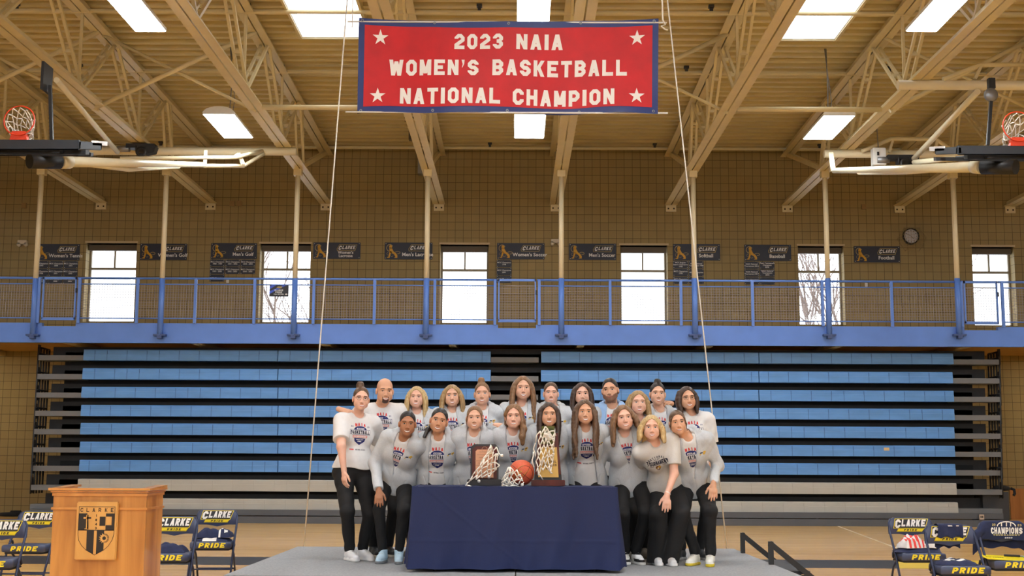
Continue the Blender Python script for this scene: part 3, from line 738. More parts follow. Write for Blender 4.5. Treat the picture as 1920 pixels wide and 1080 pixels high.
# clock behind its wire guard
c = at(1708, 443, YW - .06); r = at(1721, 443, YW).x - at(1708, 443, YW).x
t = empty('wall_clock', 'round wall clock behind a hexagonal wire guard', 'clock', (c.x, YW - .06, c.z))
MB().lathe((0, 0, 0), [(.001, .05), (r * 1.18, .05), (r * 1.18, -.03), (r * 1.0, -.03), (r, -.01)], 28, axis='y').build('case', black, t)
MB().lathe((0, 0, 0), [(.001, -.012), (r, -.010)], 28, axis='y').build('dial', mat('dial', srgb(196, 196, 202), .25, spec=.8), t)  # dial colour lightened to stand in for a bright reflection
m = MB()
for k in range(12): a = PI / 6 * k; m.box((math.sin(a) * r * .82 - .01, -.016, math.cos(a) * r * .82 - .01), (math.sin(a) * r * .82 + .01, -.013, math.cos(a) * r * .82 + .01))
m.build('hour_marks', black, t)
MB().bar((0, -.018, 0), (.06, -.018, -.07), .014, .004).build('hour_hand', black, t); MB().bar((0, -.02, 0), (-.11, -.02, .06), .01, .004).build('minute_hand', black, t)
m = MB(); hx = [(.30 * math.cos(PI / 3 * k) * 1.05 + .03, .30 * math.sin(PI / 3 * k) - .06) for k in range(6)]
for yy, k_ in ((.055, 1.15), (-.16, 1.0)): m.tube([(x * k_, yy, z * k_) for x, z in hx], .006, 5, closed=True)
for (x, z) in hx: m.tube([(x * 1.15, .055, z * 1.15), (x, -.16, z)], .005, 5)
for k in range(-3, 4): m.tube([(k * .075 + .03, -.16, -.06 + .26), (k * .075 + .03, -.16, -.06 - .26)], .003, 4)
for k in range(-3, 4): q = .315 - abs(k) * .042; m.tube([(.03 - q, -.16, -.06 + k * .075), (.03 + q, -.16, -.06 + k * .075)], .003, 4)
m.build('wire_guard', mat('guard_wire', srgb(150, 132, 92), .5, metal=.4), t)

# small boxes on the wall
def wbox(px, py, w_, h_, d, lab, nm, mt, cat, lamps=False):
    p = at(px, py, YW - .01); m = MB().box((-w_ / 2, -d, -h_ / 2), (w_ / 2, 0.009, h_ / 2))
    o = tag(m.build(nm, mt, bevel=.008), lab, cat); o.location = (p.x, YW - .01, p.z)
    if lamps:
        for s in (-1, 1): MB().lathe((s * w_ * .36, -d * .5, -h_ * .62), [(.001, -.05), (.05, -.05), (.055, .02), (.03, .04), (.001, .04)], 10, axis='y').build('lamp_head', mt, o)
    return o
wbox(44, 455, .24, .10, .1, 'cream emergency light low on the wall left of the tennis sign', 'emergency_light', mat('plastic_beige', srgb(206, 196, 176), .5), 'emergency light', True)
wbox(1042, 453, .24, .10, .1, 'beige emergency light beside the men\'s soccer sign', 'emergency_light', MATS['plastic_beige'], 'emergency light', True)
tanbox = mat('box_tan', srgb(150, 122, 78), .6)
wbox(436, 382, .13, .13, .06, 'left one of two small tan boxes high on the wall', 'junction_box', tanbox, 'box')
wbox(449, 382, .13, .13, .06, 'right one of two small tan boxes high on the wall', 'junction_box', tanbox, 'box')
wbox(1619, 388, .12, .13, .06, 'small tan box high on the wall above the football sign', 'junction_box', tanbox, 'box')
wbox(46, 386, .12, .14, .06, 'small tan box high on the wall at the far left', 'junction_box', tanbox, 'box')
wbox(792, 313, .20, .46, .25, 'grey electrical box on the wall behind a truss end', 'electrical_box', mat('box_grey', srgb(150, 152, 150), .5), 'box')
wbox(427, 527, .07, .10, .03, 'small white switch plate under the men\'s golf plaques', 'switch_plate', white_metal, 'switch')
wbox(1624, 534, .07, .10, .03, 'small white switch plate on the wall under the football sign', 'switch_plate', white_metal, 'switch')
p = at(776, 254, 30.6); m = MB(); m.box((-.12, -.1, -.12), (.12, .1, .12)); o = tag(m.build('junction_box', mat('box_olive', srgb(84, 78, 60), .6)), 'dark junction box hung under the roof deck left of a truss', 'box'); o.location = p
MB().tube([(.0, 0, .11), (-.03, -.1, .17), (-.13, -.5, .18), (-.16, -1.0, .18), (.2, -1.05, .18)], .03, 6).build('conduit', MATS['box_olive'], o)

# bare trees outside the windows
bark = mat('bark', srgb(120, 108, 104), .9, var=.15, scale=6)
def tree(px, Y, h, seed, lab):
    rg = random.Random(seed); x = at(px, 600, Y).x; m = MB()
    def br(p, d, L, r, n):
        q = p + d * L; m.tube([p, (p + q) / 2 + Vector((rg.uniform(-.1, .1), 0, rg.uniform(-.05, .05))) * L * .5, q], [r, r * .85, r * .62], 5)
        if n == 0: return
        for k in range(3 if n > 1 else 2):
            e = (d + Vector((rg.uniform(-.9, .9), rg.uniform(-.6, .6), rg.uniform(-.1, .7)))).normalized(); br(p.lerp(q, rg.uniform(.5, 1)), e, L * rg.uniform(.55, .8), r * .55, n - 1)
    br(Vector((x, Y, -1.0)), Vector((.05, 0, 1)), h, .16, 5)
    tag(m.build('bare_tree', bark), lab, 'tree', 'bare trees outside')
tree(560, 42, 4.6, 3, 'bare tree outside the second window from the left')
tree(1520, 44, 4.8, 7, 'bare tree outside the window by the baseball sign')
tree(1565, 47, 5.2, 12, 'slim bare tree outside, right of the other in that window')

# ================================================================== BANNER
YBN = 15.0
red = mat('banner_red', srgb(190, 10, 20), 0.6, var=0.12, scale=4)
navy_trim = mat('banner_navy', srgb(24, 44, 108), 0.5, var=0.06, scale=8)
felt = mat('banner_white', srgb(232, 228, 222), 0.7)
TL, TRr, BLb, BRb = at(673, 33, YBN), at(1235, 34, YBN), at(669, 211, YBN), at(1233, 213, YBN)
bn = empty('banner', 'large red championship banner with blue border and white lettering', 'banner', (TL + TRr + BLb + BRb) / 4)
def bpt(u, v, e=0.0):
    """u,v in 0..1 (v=0 top); sagging cloth"""
    p = TL.lerp(TRr, u).lerp(BLb.lerp(BRb, u), v)
    sag = -.045 * math.sin(PI * u) ** 1.0 * (1 - v) - .008 * abs(math.sin(u * PI * 4)) * (1 - v) + .012 * math.sin(u * 17) * v * v
    yy = .035 * math.sin(u * 9 + 2 * v) * (.4 + v) + .02 * math.sin(u * 23 - 3 * v) * v
    return (p.x - bn.location.x, p.y + yy - e - bn.location.y, p.z + sag - bn.location.z)
def bgrid(u0, u1, v0, v1, e, n=60, k=20): return [[bpt(u0 + (u1 - u0) * i / n, v0 + (v1 - v0) * j / k, e) for i in range(n + 1)] for j in range(k + 1)]
m = MB(); m.grid(bgrid(0, 1, 0, 1, -.004)); m.grid(bgrid(.02, .98, .07, .935, .002), 1)
m.build('cloth', [navy_trim, red], bn)
WB = (TRr - TL).length; HB = (TL - BLb).length
def px2uv(px, py): return (px - 671) / 563.0, (py - 33) / 178.5
def btext(s, cx, cy, hpx, wpx):
    m = MB(); ps = text_polys(s, hpx, wpx, gap=.19, W=.7, t=.235, space=.42)
    fine = []
    for p in ps: fine.append(p)
    put(m, fine, lambda x, y: bpt(*px2uv(cx + x, cy - y), .006), 0); m.build('lettering', felt, bn)
btext('2023', 897, 73, 30, 91); btext('NAIA', 1011, 73.5, 30, 87); btext("WOMEN'S", 813.5, 124.5, 30.5, 168); btext('BASKETBALL', 1049.5, 124.5, 31, 252)
btext('NATIONAL', 845, 179.5, 30.5, 188); btext('CHAMPION', 1057.5, 180.5, 30.5, 190)
for (x, y) in ((712, 68), (709, 180), (1194, 68), (1194, 179.5)):
    m = MB(); put(m, star_poly(x, -y, 15.5), lambda a, b: bpt(*px2uv(a, -b), .006), 0); m.build('star', felt, bn)
m = MB()
for v, us in ((.015, (.012, .253, .50, .74, .985)), (.985, (.012, .253, .50, .74, .985))):
    for u in us: p = bpt(u, v + (.012 if v < .5 else -.01), .006); m.lathe(p, [(.008, 0), (.016, -.003), (.018, 0)], 10, axis='y')
m.build('grommets', grey_metal, bn)
for py, q in ((45.5, 0), (210, 1)):
    z = (TL.z + TRr.z) / 2 - .05 if q == 0 else BLb.z + .01
    MB().tube([(TL.x - .14 - bn.location.x, .014, z - bn.location.z), (TRr.x + .10 - bn.location.x, .014, z - bn.location.z)], .011, 8).build('rod', white_metal, bn)
rope = mat('rope_white', srgb(232, 228, 218), .8, var=.06, scale=60)
def roper(pts, nm, lab, r=.008): return tag(MB().tube(pts, r, 6).build(nm, rope), lab, 'rope', 'banner ropes')
YR = 15.1
a0 = at(648, 38, YR); a1 = at(572, 1000, YR); d = (a1 - a0); g = a0 + d * (a0.z - .0) / -d.z; up = a0 + d * (a0.z - ZCH - .02) / -d.z
roper([(up.x, YR, ZCH + .02), (g.x, YR, .005)], 'rope', 'white rope running from the roof down to the floor left of the group')
a0 = at(1252, 4, YR); a1 = at(1358, 985, YR); d = (a1 - a0); g = a0 + d * (a0.z - .0) / -d.z; up = a0 + d * (a0.z - ZCH - .02) / -d.z
roper([(up.x, YR, ZCH + .02), (g.x, YR, .005)], 'rope', 'white rope running from the roof down to the floor right of the group')
p = at(1243, 40, YBN); roper([(p.x - .02, YBN + .01, ZCH + .02), (p.x, YBN + .01, p.z + .02), (p.x + .03, YBN, p.z - .04), (p.x - .02, YBN, p.z - .06), (p.x + .02, YBN, p.z - .1), (p.x + .06, YBN, p.z - .11)], 'rope', 'short knotted white rope holding the right top corner of the banner', .010)
p = at(660, 46, YBN); roper([(p.x, YBN + .01, ZCH + .02), (p.x, YBN + .01, p.z - .03)], 'rope', 'short white rope holding the left top corner of the banner', .006)

# ================================================================== BASKETBALL BACKSTOPS (folded up)
def net_mesh(m, c, r0, r1, L, ax, n=12, rows=5, r=.006, seed=1, droop=0.0):
    """diamond net hanging from a ring; ax = (u, v, w) frame, w = hanging direction"""
    rg = random.Random(seed); u, v, w_ = ax; P = []
    for i in range(rows + 1):
        f = i / rows; row = []
        for k in range(n):
            a = 2 * PI * (k + .5 * (i % 2)) / n; rr = (r0 + (r1 - r0) * f) * rg.uniform(.86, 1.12 if i else 1.0)
            row.append(Vector(c) + u * (math.cos(a) * rr) + v * (math.sin(a) * rr) + w_ * (L * f * rg.uniform(.9, 1.08)) + Vector((0, 0, -droop * f * rg.uniform(.5, 1.2))))
        P.append(row)
    for i in range(rows):
        for k in range(n):
            k2 = k if i % 2 else (k - 1) % n
            m.tube([P[i][k], P[i + 1][k]], r, 5, cap=False)
            m.tube([P[i][k], P[i + 1][(k + 1) % n if i % 2 else (k - 1) % n]], r, 5, cap=False)
orange = mat('rim_orange', srgb(214, 62, 28), .4)
def hoop_unit(side):
    S = 'left' if side < 0 else 'right'; s = side
    t = empty('basketball_backstop', '%s basketball backstop folded up under the roof' % S, 'basketball backstop')
    YH = 18.6
    def px(x): return x if s < 0 else None
    if s < 0:
        rc = at(36, 226, YH); bl_, br_ = at(-82, 274, YH + .1), at(152, 275, YH + .1); zt = at(100, 262, YH).z; zb = at(100, 285, YH).z
    else:
        rc = at(1909, 237, YH); bl_, br_ = at(1792, 284, YH + .1), at(2026, 288, YH + .1); zt = at(1850, 273, YH).z; zb = at(1850, 294, YH).z
    xb0, xb1 = bl_.x, br_.x
    t.location = ((xb0 + xb1) / 2, YH + .5, zb); O = Vector(t.location); q = lambda x, y, z: (x - O.x, y - O.y, z - O.z)
    # board lying flat: black padded edge, clear board, rear frame
    def tl(m):
        m.v = [(x, y, z + .235 * max(0, y + O.y - YH)) for x, y, z in m.v]; return m
    m = MB(); m.box(q(xb0, YH, zb + .04), q(xb1, YH + .09, zt)); m.box(q(xb0, YH, zb + .04), q(xb0 + .06, YH + 1.05, zt - .02)); m.box(q(xb1 - .06, YH, zb + .04), q(xb1, YH + 1.05, zt - .02)); m.box(q(xb0, YH + .98, zb + .05), q(xb1, YH + 1.05, zt - .03)); tl(m)
    m.build('edge_padding', mat('padding_black', srgb(38, 41, 46), .55, var=.1, scale=8), t, bevel=.012)
    tl(MB().box(q(xb0 + .06, YH + .09, zt - .05), q(xb1 - .06, YH + .98, zt - .035))).build('board', glass, t)
    xe0, xe1 = (xb1, at(195, 267, YH + 1.2).x) if s < 0 else (at(1748, 280, YH + 1.2).x, xb0)
    tl(MB().box(q(xe0, YH + .6, zt - .07), q(xe1, YH + 1.3, zt - .0))).build('side_plate', white_metal, t)
    m = MB(); z0 = zb - .02
    for x in (xb0 + .5, xb1 - .35): m.bar(q(x, YH + .05, zb + .02), q(x, YH + 1.4, zb - .02), .10, .08)
    m.bar(q(xb0 + .2, YH + .25, zb - .0), q(xb1 + .05 if s < 0 else xb1 - .1, YH + .25, zb - .0), .16, .07); m.bar(q(xb0 + .1 if s < 0 else xb0 - .05, YH + .9, zb - .03), q(xb1 - .1, YH + .9, zb - .03), .12, .06)
    tl(m).build('rear_frame', black, t)
    # rim standing up, with bracket and net
    ring = MB(); rr = .229; ring.tube([q(rc.x + rr * math.cos(2 * PI * k / 32), rc.y + .02 * math.sin(2 * PI * k / 32), rc.z + rr * math.sin(2 * PI * k / 32)) for k in range(32)], .010, 8, closed=True)
    ring.build('rim', orange, t)
    MB().prism([q(rc.x - .13, rc.y, zt), q(rc.x + .13, rc.y, zt), q(rc.x + .10, rc.y, zt + .13), q(rc.x - .10, rc.y, zt + .13)], (0, .1, 0)).build('rim_bracket', orange, t)
    m = MB(); net_mesh(m, q(rc.x, rc.y + .01, rc.z), .225, .11, .32, (Vector((1, 0, 0)), Vector((0, 0, 1)), Vector((0, 1, 0))), 12, 5, .008, 3 if s < 0 else 8, .22); m.build('net', rope, t)
    # main mast: fat cream pipe lying flat, and folding arms back to the roof clamps
    if s < 0:
        A, B = at(55, 302, YH + .8), at(112, 303, YH + 1.2); C = at(382, 309, 24.6); D = at(330, 275, 26.3); E = at(555, 283, 26.3); G = at(190, 274, 26.3); st = 1
    else:
        A, B = at(1905, 313, YH + .8), at(1842, 313, YH + 1.2); C = at(1563, 320, 24.6); D = at(1790, 300, 26.3); E = at(1546, 288, 26.3); G = at(1720, 296, 26.3); st = -1
    Q = lambda v: q(v.x, v.y, v.z)
    MB().tube([Q(A), Q(B)], .12, 14).build('mast_cap', black, t)
    M1 = at(130 if s < 0 else 1826, 303 if s < 0 else 312, YH + 1.4); M2 = at(395 / 3.6 if s < 0 else 1770, 306 if s < 0 else 312, 21.5)
    MB().tube([Q(B), Q(M1)], .115, 14).build('mast', cream, t)
    MB().tube([Q(B), Q(C)], [.09, .05], 12).build('fold_arm', cream, t)
    C2 = at(240 if s < 0 else 1700, 317 if s < 0 else 322, 22.0)
    MB().tube([Q(M1), Q(C2), Q(C + Vector((-.5 * st, 0, -.03)))], .05, 10).build('fold_arm', cream, t)
    F2 = at(494 if s < 0 else 1680, 283 if s < 0 else 262, 26.2)
    # cross pipe clamped under the trusses
    xr = (E.x - 9.5 * 1) if s < 0 else (E.x + 9.5)
    MB().tube([q(E.x, 26.35, ZCH - .085), q(xr, 26.35, ZCH - .085)], .085, 14).build('header_pipe', cream, t)
    if s < 0:
        MB().tube([Q(at(382, 311, 24.9)), Q(at(457, 311, 25.8)), Q(at(495, 288, 26.2))], .04, 8).build('truss_arm', cream, t)
        MB().tube([Q(at(225, 297, 24.6)), Q(at(442, 295, 25.4)), Q(at(492, 283, 26.2))], .04, 8).build('truss_arm', cream, t)
        for (a_, b_) in (((448, 289), (441, 294)), ((449, 291), (456, 309)), ((386, 283), (384, 312))): MB().bar(Q(at(*a_, 25.7)), Q(at(*b_, 25.5)), .07, .05).build('arm_strut', cream, t)
        MB().tube([Q(at(106, 150, 20.4)), Q(at(220, 285, 25.4))], .05, 10).build('drop_brace', cream, t)
        MB().box(Q(at(75, 166, 19.5)), Q(at(100, 129, 19.9))).build('safety_lock', black, t)
        MB().bar(Q(at(94, 160, 19.7)), Q(at(97, 262, 19.7)), .05, .05).build('hoist_strap', black, t)
        w0 = at(265, 279, 26.0)
    else:
        MB().bar(Q(at(1558, 288, 26.0)), Q(at(1562, 318, 25.2)), .09, .06).build('arm_strut', cream, t)
        MB().tube([Q(at(1616, 284, 26.2)), Q(at(1669, 261, 26.2)), Q(at(1755, 261, 26.2)), Q(at(1785, 282, 26.2))], .045, 8).build('truss_arm', cream, t)
        for (a_, b_) in (((1674, 262), (1667, 286)), ((1757, 263), (1752, 286))): MB().bar(Q(at(*a_, 26.2)), Q(at(*b_, 26.2)), .07, .05).build('arm_strut', cream, t)
        MB().tube([Q(at(1833, 172, 21.3)), Q(at(1714, 297, 25.4))], .055, 10).build('drop_brace', cream, t)
        MB().tube([Q(at(1714, 304, 25.2)), Q(at(1792, 297, 22.4))], .05, 10).build('truss_arm', cream, t)
        m = MB().tube([q(at(1683, 150, 21.4).x, 21.4, ZCH - .08), q(at(1683, 150, 21.4).x + 7, 21.4, ZCH - .08)], .085, 14); m.build('header_pipe', cream, t)
        MB().tube([Q(at(1768, 149, 21.35)), Q(at(1837, 122, 21.4)), Q(at(1925, 121, 21.4))], .04, 8).build('truss_arm', tan_steel, t)
        MB().bar(Q(at(1840, 122, 21.4)), Q(at(1828, 148, 21.4)), .06, .05).build('arm_strut', tan_steel, t)
        MB().lathe(Q(at(1858, 178, 20.6)), [(.001, -.05), (.10, -.05), (.12, 0), (.10, .05), (.001, .05)], 16, axis='y').build('hoist_pulley', grey_metal, t)
        MB().box(Q(at(1855, 165, 20.7)), Q(at(1862, 149, 20.8))).build('safety_lock', black, t)
        MB().bar(Q(at(1858, 190, 20.5)), Q(at(1852, 272, 20.5)), .05, .05).build('hoist_strap', black, t)
        MB().box(Q(at(1638, 309, 25.9)), Q(at(1656, 281, 26.1))).build('control_box', white_metal, t, bevel=.01)
        MB().box(Q(at(1645, 291, 25.88)), Q(at(1648, 285, 25.9))).build('box_window', black, t)
        MB().tube([Q(at(1647, 281, 26.0)), Q(at(1644, 238, 26.0))], .012, 5).build('conduit', grey_metal, t)
        w0 = at(1690, 300, 25.9)
    # winch with its drum
    m = MB(); k = .30
    m.box(Q(w0 + Vector((-k, -.1, .0))), Q(w0 + Vector((k, .14, .09)))); m.lathe(Q(w0 + Vector((.02, 0, -.02))), [(.001, -.12), (.1, -.12), (.13, -.1), (.1, -.08), (.1, .08), (.13, .1), (.001, .12)], 14, axis='x'); m.prism([Q(w0 + Vector((.12, -.12, .06))), Q(w0 + Vector((.34, -.12, .03))), Q(w0 + Vector((.30, -.12, -.10))), Q(w0 + Vector((.12, -.12, -.14)))], (0, .2, 0))
    m.lathe(Q(w0 + Vector((.04, -.14, -.10))), [(.06, -.01), (.11, -.02), (.11, .02), (.06, .01)], 14, axis='y'); m.build('winch', black, t)
    MB().tube([Q(w0 + Vector((-.5, 0, .0))), Q(w0 + Vector((-.25, 0, 0)))], .07, 12).build('winch_motor', grey_metal, t)
    return t
hoop_unit(-1); hoop_unit(1)
# ================================================================== STAGE
ZS = 0.406
SX, SY0, SY1 = 2.44, 10.87, 14.53
carpet = mat('stage_carpet', srgb(150, 153, 156), 0.95, var=0.16, scale=55, bump=.2)
st = empty('stage', 'grey carpeted portable stage carrying the group and the table', 'stage', (0.0, (SY0 + SY1) / 2, 0))
yc = (SY0 + SY1) / 2
for a, b in ((-SX, -.005), (.005, SX)):
    for c, d in ((SY0, SY0 + 1.825), (SY0 + 1.83, SY1)):
        MB().box((a, c - yc, ZS - .05), (b, d - yc, ZS)).build('deck_panel', carpet, st)
m = MB()
m.box((-SX - .012, SY0 - .012 - yc, ZS - .13), (SX + .012, SY0 - yc - .0005, ZS - .012)); m.box((-SX - .012, SY1 + .0005 - yc, ZS - .13), (SX + .012, SY1 + .012 - yc, ZS - .012))
m.box((-SX - .012, SY0 - yc, ZS - .13), (-SX - .0005, SY1 - yc, ZS - .012)); m.box((SX + .0005, SY0 - yc, ZS - .13), (SX + .012, SY1 - yc, ZS - .012))
m.build('edge_frame', black, st)
for x in (-2.3, -1.1, .0, 1.1, 2.3):
    for y in (SY0 + .12, yc, SY1 - .12): MB().tube([(x, y - yc, 0), (x, y - yc, ZS - .05)], .025, 8).build('leg', grey_metal, st)
# steps at the right-hand side with two black handrails
sp = empty('stage_steps', 'black two-step unit with low handrails at the right side of the stage', 'steps', (SX + .02, 13.0, 0))
y0s, y1s = 12.30 - 13, 13.82 - 13
tread = mat('tread_black', srgb(56, 58, 62), 0.7, var=.1, scale=30)
MB().box((.0, y0s + .03, .315), (.33, y1s - .03, .345)).build('tread', tread, sp)
MB().box((.33, y0s + .03, .145), (.66, y1s - .03, .175)).build('tread', tread, sp)
for yy in (y0s, y1s):
    m = MB(); m.prism([(0, yy - .015, .0), (.66, yy - .015, .0), (.66, yy - .015, .14), (.34, yy - .015, .31), (0, yy - .015, .31)], (0, .03, 0)); m.build('side_panel', black, sp)
    m = MB(); x0 = -.045
    m.box((x0 - .02, yy - .022, ZS + .001), (x0 + .024, yy + .022, ZS + .215)); m.bar((x0 - .01, yy, ZS + .20), (.66, yy, .0 + .03), .040, .05); m.build('handrail', black, sp)

# ================================================================== TABLE with navy cloth
ZT = ZS + .735
TX0, TX1, TY0, TY1 = -0.905, 0.885, 11.28, 12.02
tb = empty('folding_table', 'folding table hidden under the navy cloth', 'table', ((TX0 + TX1) / 2, (TY0 + TY1) / 2, ZS))
tw, td = (TX1 - TX0) / 2 - .02, (TY1 - TY0) / 2 - .02
MB().box((-tw, -td, .69), (tw, td, .728)).build('tabletop', mat('table_grey', srgb(190, 190, 186), .5), tb)
for sx in (-.7, .7):
    for sy in (-.25, .25): MB().tube([(sx, sy, 0), (sx, sy, .69)], .014, 8).build('leg', grey_metal, tb)
cloth = mat('cloth_navy', srgb(20, 36, 82), 0.8, var=.05, scale=90)
m = MB(); rg = random.Random(2)
# perimeter loop of the cloth, sampled densely; rows go from the table edge to the hem
per = []
nf, ns = 150, 26
cx, cy = (TX0 + TX1) / 2, (TY0 + TY1) / 2
for k in range(nf): per.append((TX0 + (TX1 - TX0) * k / nf, TY0, 'f', k / nf))
for k in range(ns): per.append((TX1, TY0 + (TY1 - TY0) * k / ns, 'r', k / ns))
for k in range(nf): per.append((TX1 - (TX1 - TX0) * k / nf, TY1, 'b', k / nf))
for k in range(ns): per.append((TX0, TY1 - (TY1 - TY0) * k / ns, 'l', k / ns))
rows_ = []
H = ZT - ZS
for j in range(61):
    v = j / 60; row = []
    for (x, y, side, u) in per:
        nx, ny = {'f': (0, -1), 'r': (1, 0), 'b': (0, 1), 'l': (-1, 0)}[side]
        out = 0.006 + .022 * v ** 1.2
        if side in 'fb':
            c = min(u, 1 - u); fold = .020 * v * math.sin(u * 21 + .6) + .012 * v * math.sin(u * 43 + 1 + 2 * v) - .004 * math.sin(u * 60 + v * 9) * v
            edge = max(0, 1 - c / .045)
            fold += .0035 * math.exp(-((v - .66) / .012) ** 2) + .003 * math.exp(-((u * 2.2 - v * 1.1 - .12) / .02) ** 2) + .003 * math.exp(-((u - .5) / .006) ** 2)
            out += fold + .012 * v * edge; xo = (.022 * v + .008 * v * v) * edge * (-1 if (u < .5) == (side == 'f') else 1)
            px_, py_ = x + xo, y + ny * out
        else:
            c = min(u, 1 - u); fold = .045 * v * math.sin(u * 13 + .4) * (1 - max(0, 1 - c / .12)); out += fold + .02 * v
            px_, py_ = x + nx * out, y
        e = .012 * (1 - math.cos(min(1, v * 9) * PI / 2)) if v < .12 else .012
        hem = ZS + .018 + (.03 if side in 'lr' else .010) + .004 * math.sin(u * 30)
        z = ZT - v * (ZT - hem)
        row.append((px_ - cx, py_ - cy, z - ZS))
    rows_.append(row + [row[0]])
m.grid(rows_, 0, flip=True)
gt = [[(TX0 + (TX1 - TX0) * i / 40 - cx + (0), TY0 - .006 + (TY1 - TY0 + .012) * j / 14 - cy, H + .0012 * math.sin(i * 1.3 + j) + (.004 if i in (10, 20, 30) else 0)) for i in range(41)] for j in range(15)]
m.grid(gt, 0)
o = tag(m.build('tablecloth', cloth), 'navy blue cloth draped to the floor over the trophy table', 'tablecloth'); o.location = (cx, cy, ZS)
ZTT = ZT + .004

# ------------------------------------------------------------------ trophies, ball and cut nets
wood_red = wood_mat('trophy_rosewood', srgb(70, 24, 18), srgb(104, 40, 28), (8, 8, 1.5), .25)
brass = mat('brass_plate', srgb(212, 172, 92), .35, metal=.25, var=.04, scale=20)
copper = mat('copper_plate', srgb(206, 152, 118), .4, metal=.2, var=.05, scale=14)
dark_wood = mat('trophy_black', srgb(34, 28, 28), .4, var=.1, scale=10)
YT_ = 11.62
A = at(882, 905, YT_); B = at(935, 833, YT_); pw, pz1 = (B.x - A.x), B.z
t = empty('plaque_trophy', 'dark wood plaque trophy with copper plate on the table, left of the ball', 'trophy', ((A.x + B.x) / 2, YT_, ZTT))
hz = pz1 - ZTT; h2 = pw / 2
def oct_(hw, z0, z1, c, y): return [(-hw, y, z0), (hw, y, z0), (hw, y, z1 - c), (hw - c, y, z1), (-hw + c, y, z1), (-hw, y, z1 - c)]
MB().box((-.155, -.07, 0), (.155, .08, .055)).build('base', dark_wood, t, bevel=.006)
MB().prism(oct_(h2, .055, hz, .03, .0), (0, .035, 0)).build('backing', dark_wood, t)
MB().prism(oct_(h2 - .016, .06, hz - .018, .03, -.008), (0, .008, 0)).build('wood_face', wood_red, t)
m = MB(); m.prism(oct_(h2 - .045, .07, hz - .048, .015, -.012), (0, .004, 0), 0)
for k, (z, wd) in enumerate(((.30, .05), (.275, .07), (.25, .05), (.22, .085), (.20, .06), (.18, .08))): m.box((-wd, -.0128, z - .004), (wd, -.012, z + .003), 1)
m.lathe((0, -.0125, .322), [(.022, 0), (.026, -.0005)], 18, 1, axis='y')
m.build('copper_plate', [copper, mat('engraving', srgb(178, 128, 98), .45)], t)
A = at(997, 912, YT_); B = at(1058, 901, YT_)
t2 = empty('tower_trophy', 'tall tapering dark wood trophy with gold plate on the table, right of the ball', 'trophy', ((A.x + B.x) / 2, YT_ + .02, ZTT))
MB().box((-.152, -.075, 0), (.152, .075, .052)).build('base', wood_red, t2, bevel=.004)
ht = at(1025, 799, YT_).z - ZTT
MB().prism([(-.125, .0, .052), (.125, .0, .052), (.085, .0, ht - .05), (-.085, .0, ht - .05)], (0, .06, 0)).build('body', dark_wood, t2)
MB().prism([(-.118, -.006, .10), (.118, -.006, .10), (.088, -.006, ht - .06), (-.088, -.006, ht - .06)], (0, .006, 0)).build('wood_face', wood_red, t2)
m = MB(); m.prism([(-.088, -.012, .075), (.096, -.012, .075), (.080, -.012, .345), (-.066, -.012, .345)], (0, .006, 0), 0)
for s_, z, h_ in (('NATIONAL', .215, .022), ('CHAMPION', .185, .022), ('2023', .155, .018)): put(m, text_polys(s_, h_, gap=.25), lambda x, y: (x * .9 + .01, -.0128, y + z), 1)
m.build('gold_plate', [brass, mat('engraving_gold', srgb(110, 82, 30), .5)], t2)
m = MB(); m.box((-.058, -.02, ht - .16), (.058, -.008, ht), 0); m.box((-.045, -.022, ht - .14), (.045, -.02, ht - .02), 1); m.lathe((0, -.023, ht - .09), [(.001, -.004), (.03, -.004), (.036, 0)], 16, 2, axis='y')
m.build('crest_panel', [mat('felt_green', srgb(88, 92, 42), .8), mat('felt_green_dark', srgb(66, 70, 32), .8), ink_white], t2, bevel=0)
ballm = mat('basketball_orange', srgb(206, 92, 60), .55, var=.06, scale=120, bump=.3)
c = at(977.5, 889, YT_ - .02); rb = .116
m = MB(); m.lathe((0, 0, 0), [(rb * math.sin(PI * k / 24) + 1e-4, -rb * math.cos(PI * k / 24)) for k in range(25)], 40, 0)
Rb = Matrix.Rotation(R(38), 3, 'Y') @ Matrix.Rotation(R(20), 3, 'Z')
def sph(v): v = Vector(v).normalized() * (rb + .0004); return Rb @ v
for pts in ([(math.cos(a), math.sin(a), 0) for a in np.linspace(0, 2 * PI, 60)], [(0, math.cos(a), math.sin(a)) for a in np.linspace(0, 2 * PI, 60)],
            [(math.sin(.9 * math.cos(a) * 1) * 1.0, -.9, .9 * math.sin(a)) for a in np.linspace(0, 2 * PI, 60)], [(math.sin(.9 * math.cos(a)), .9, .9 * math.sin(a)) for a in np.linspace(0, 2 * PI, 60)]):
    m.tube([sph(p) for p in pts], .0022, 4, 1, cap=False)
for (s_, ax, ay, h_) in (('EVOLUTION', -.55, .10, .020), ('GAME BALL', .25, .45, .014), ('BASKETBALL', .35, -.25, .013)):
    for p in text_polys(s_, h_, gap=.2): m.add([Matrix.Rotation(R(-38), 3, 'Y') @ (Vector((ax * .11 + x, -.116, ay * .11 + y)).normalized() * (rb + .0012)) for x, y in p], [list(range(len(p)))], 2)
o = tag(m.build('basketball', [ballm, mat('ball_seam', srgb(50, 26, 20), .6), mat('ball_print', srgb(196, 140, 60), .5)]), 'orange basketball on the table between the two trophies', 'ball'); o.location = (c.x, YT_ - .02, ZTT + rb)
cord = mat('net_cord', srgb(240, 236, 226), .8, var=.05, scale=80)
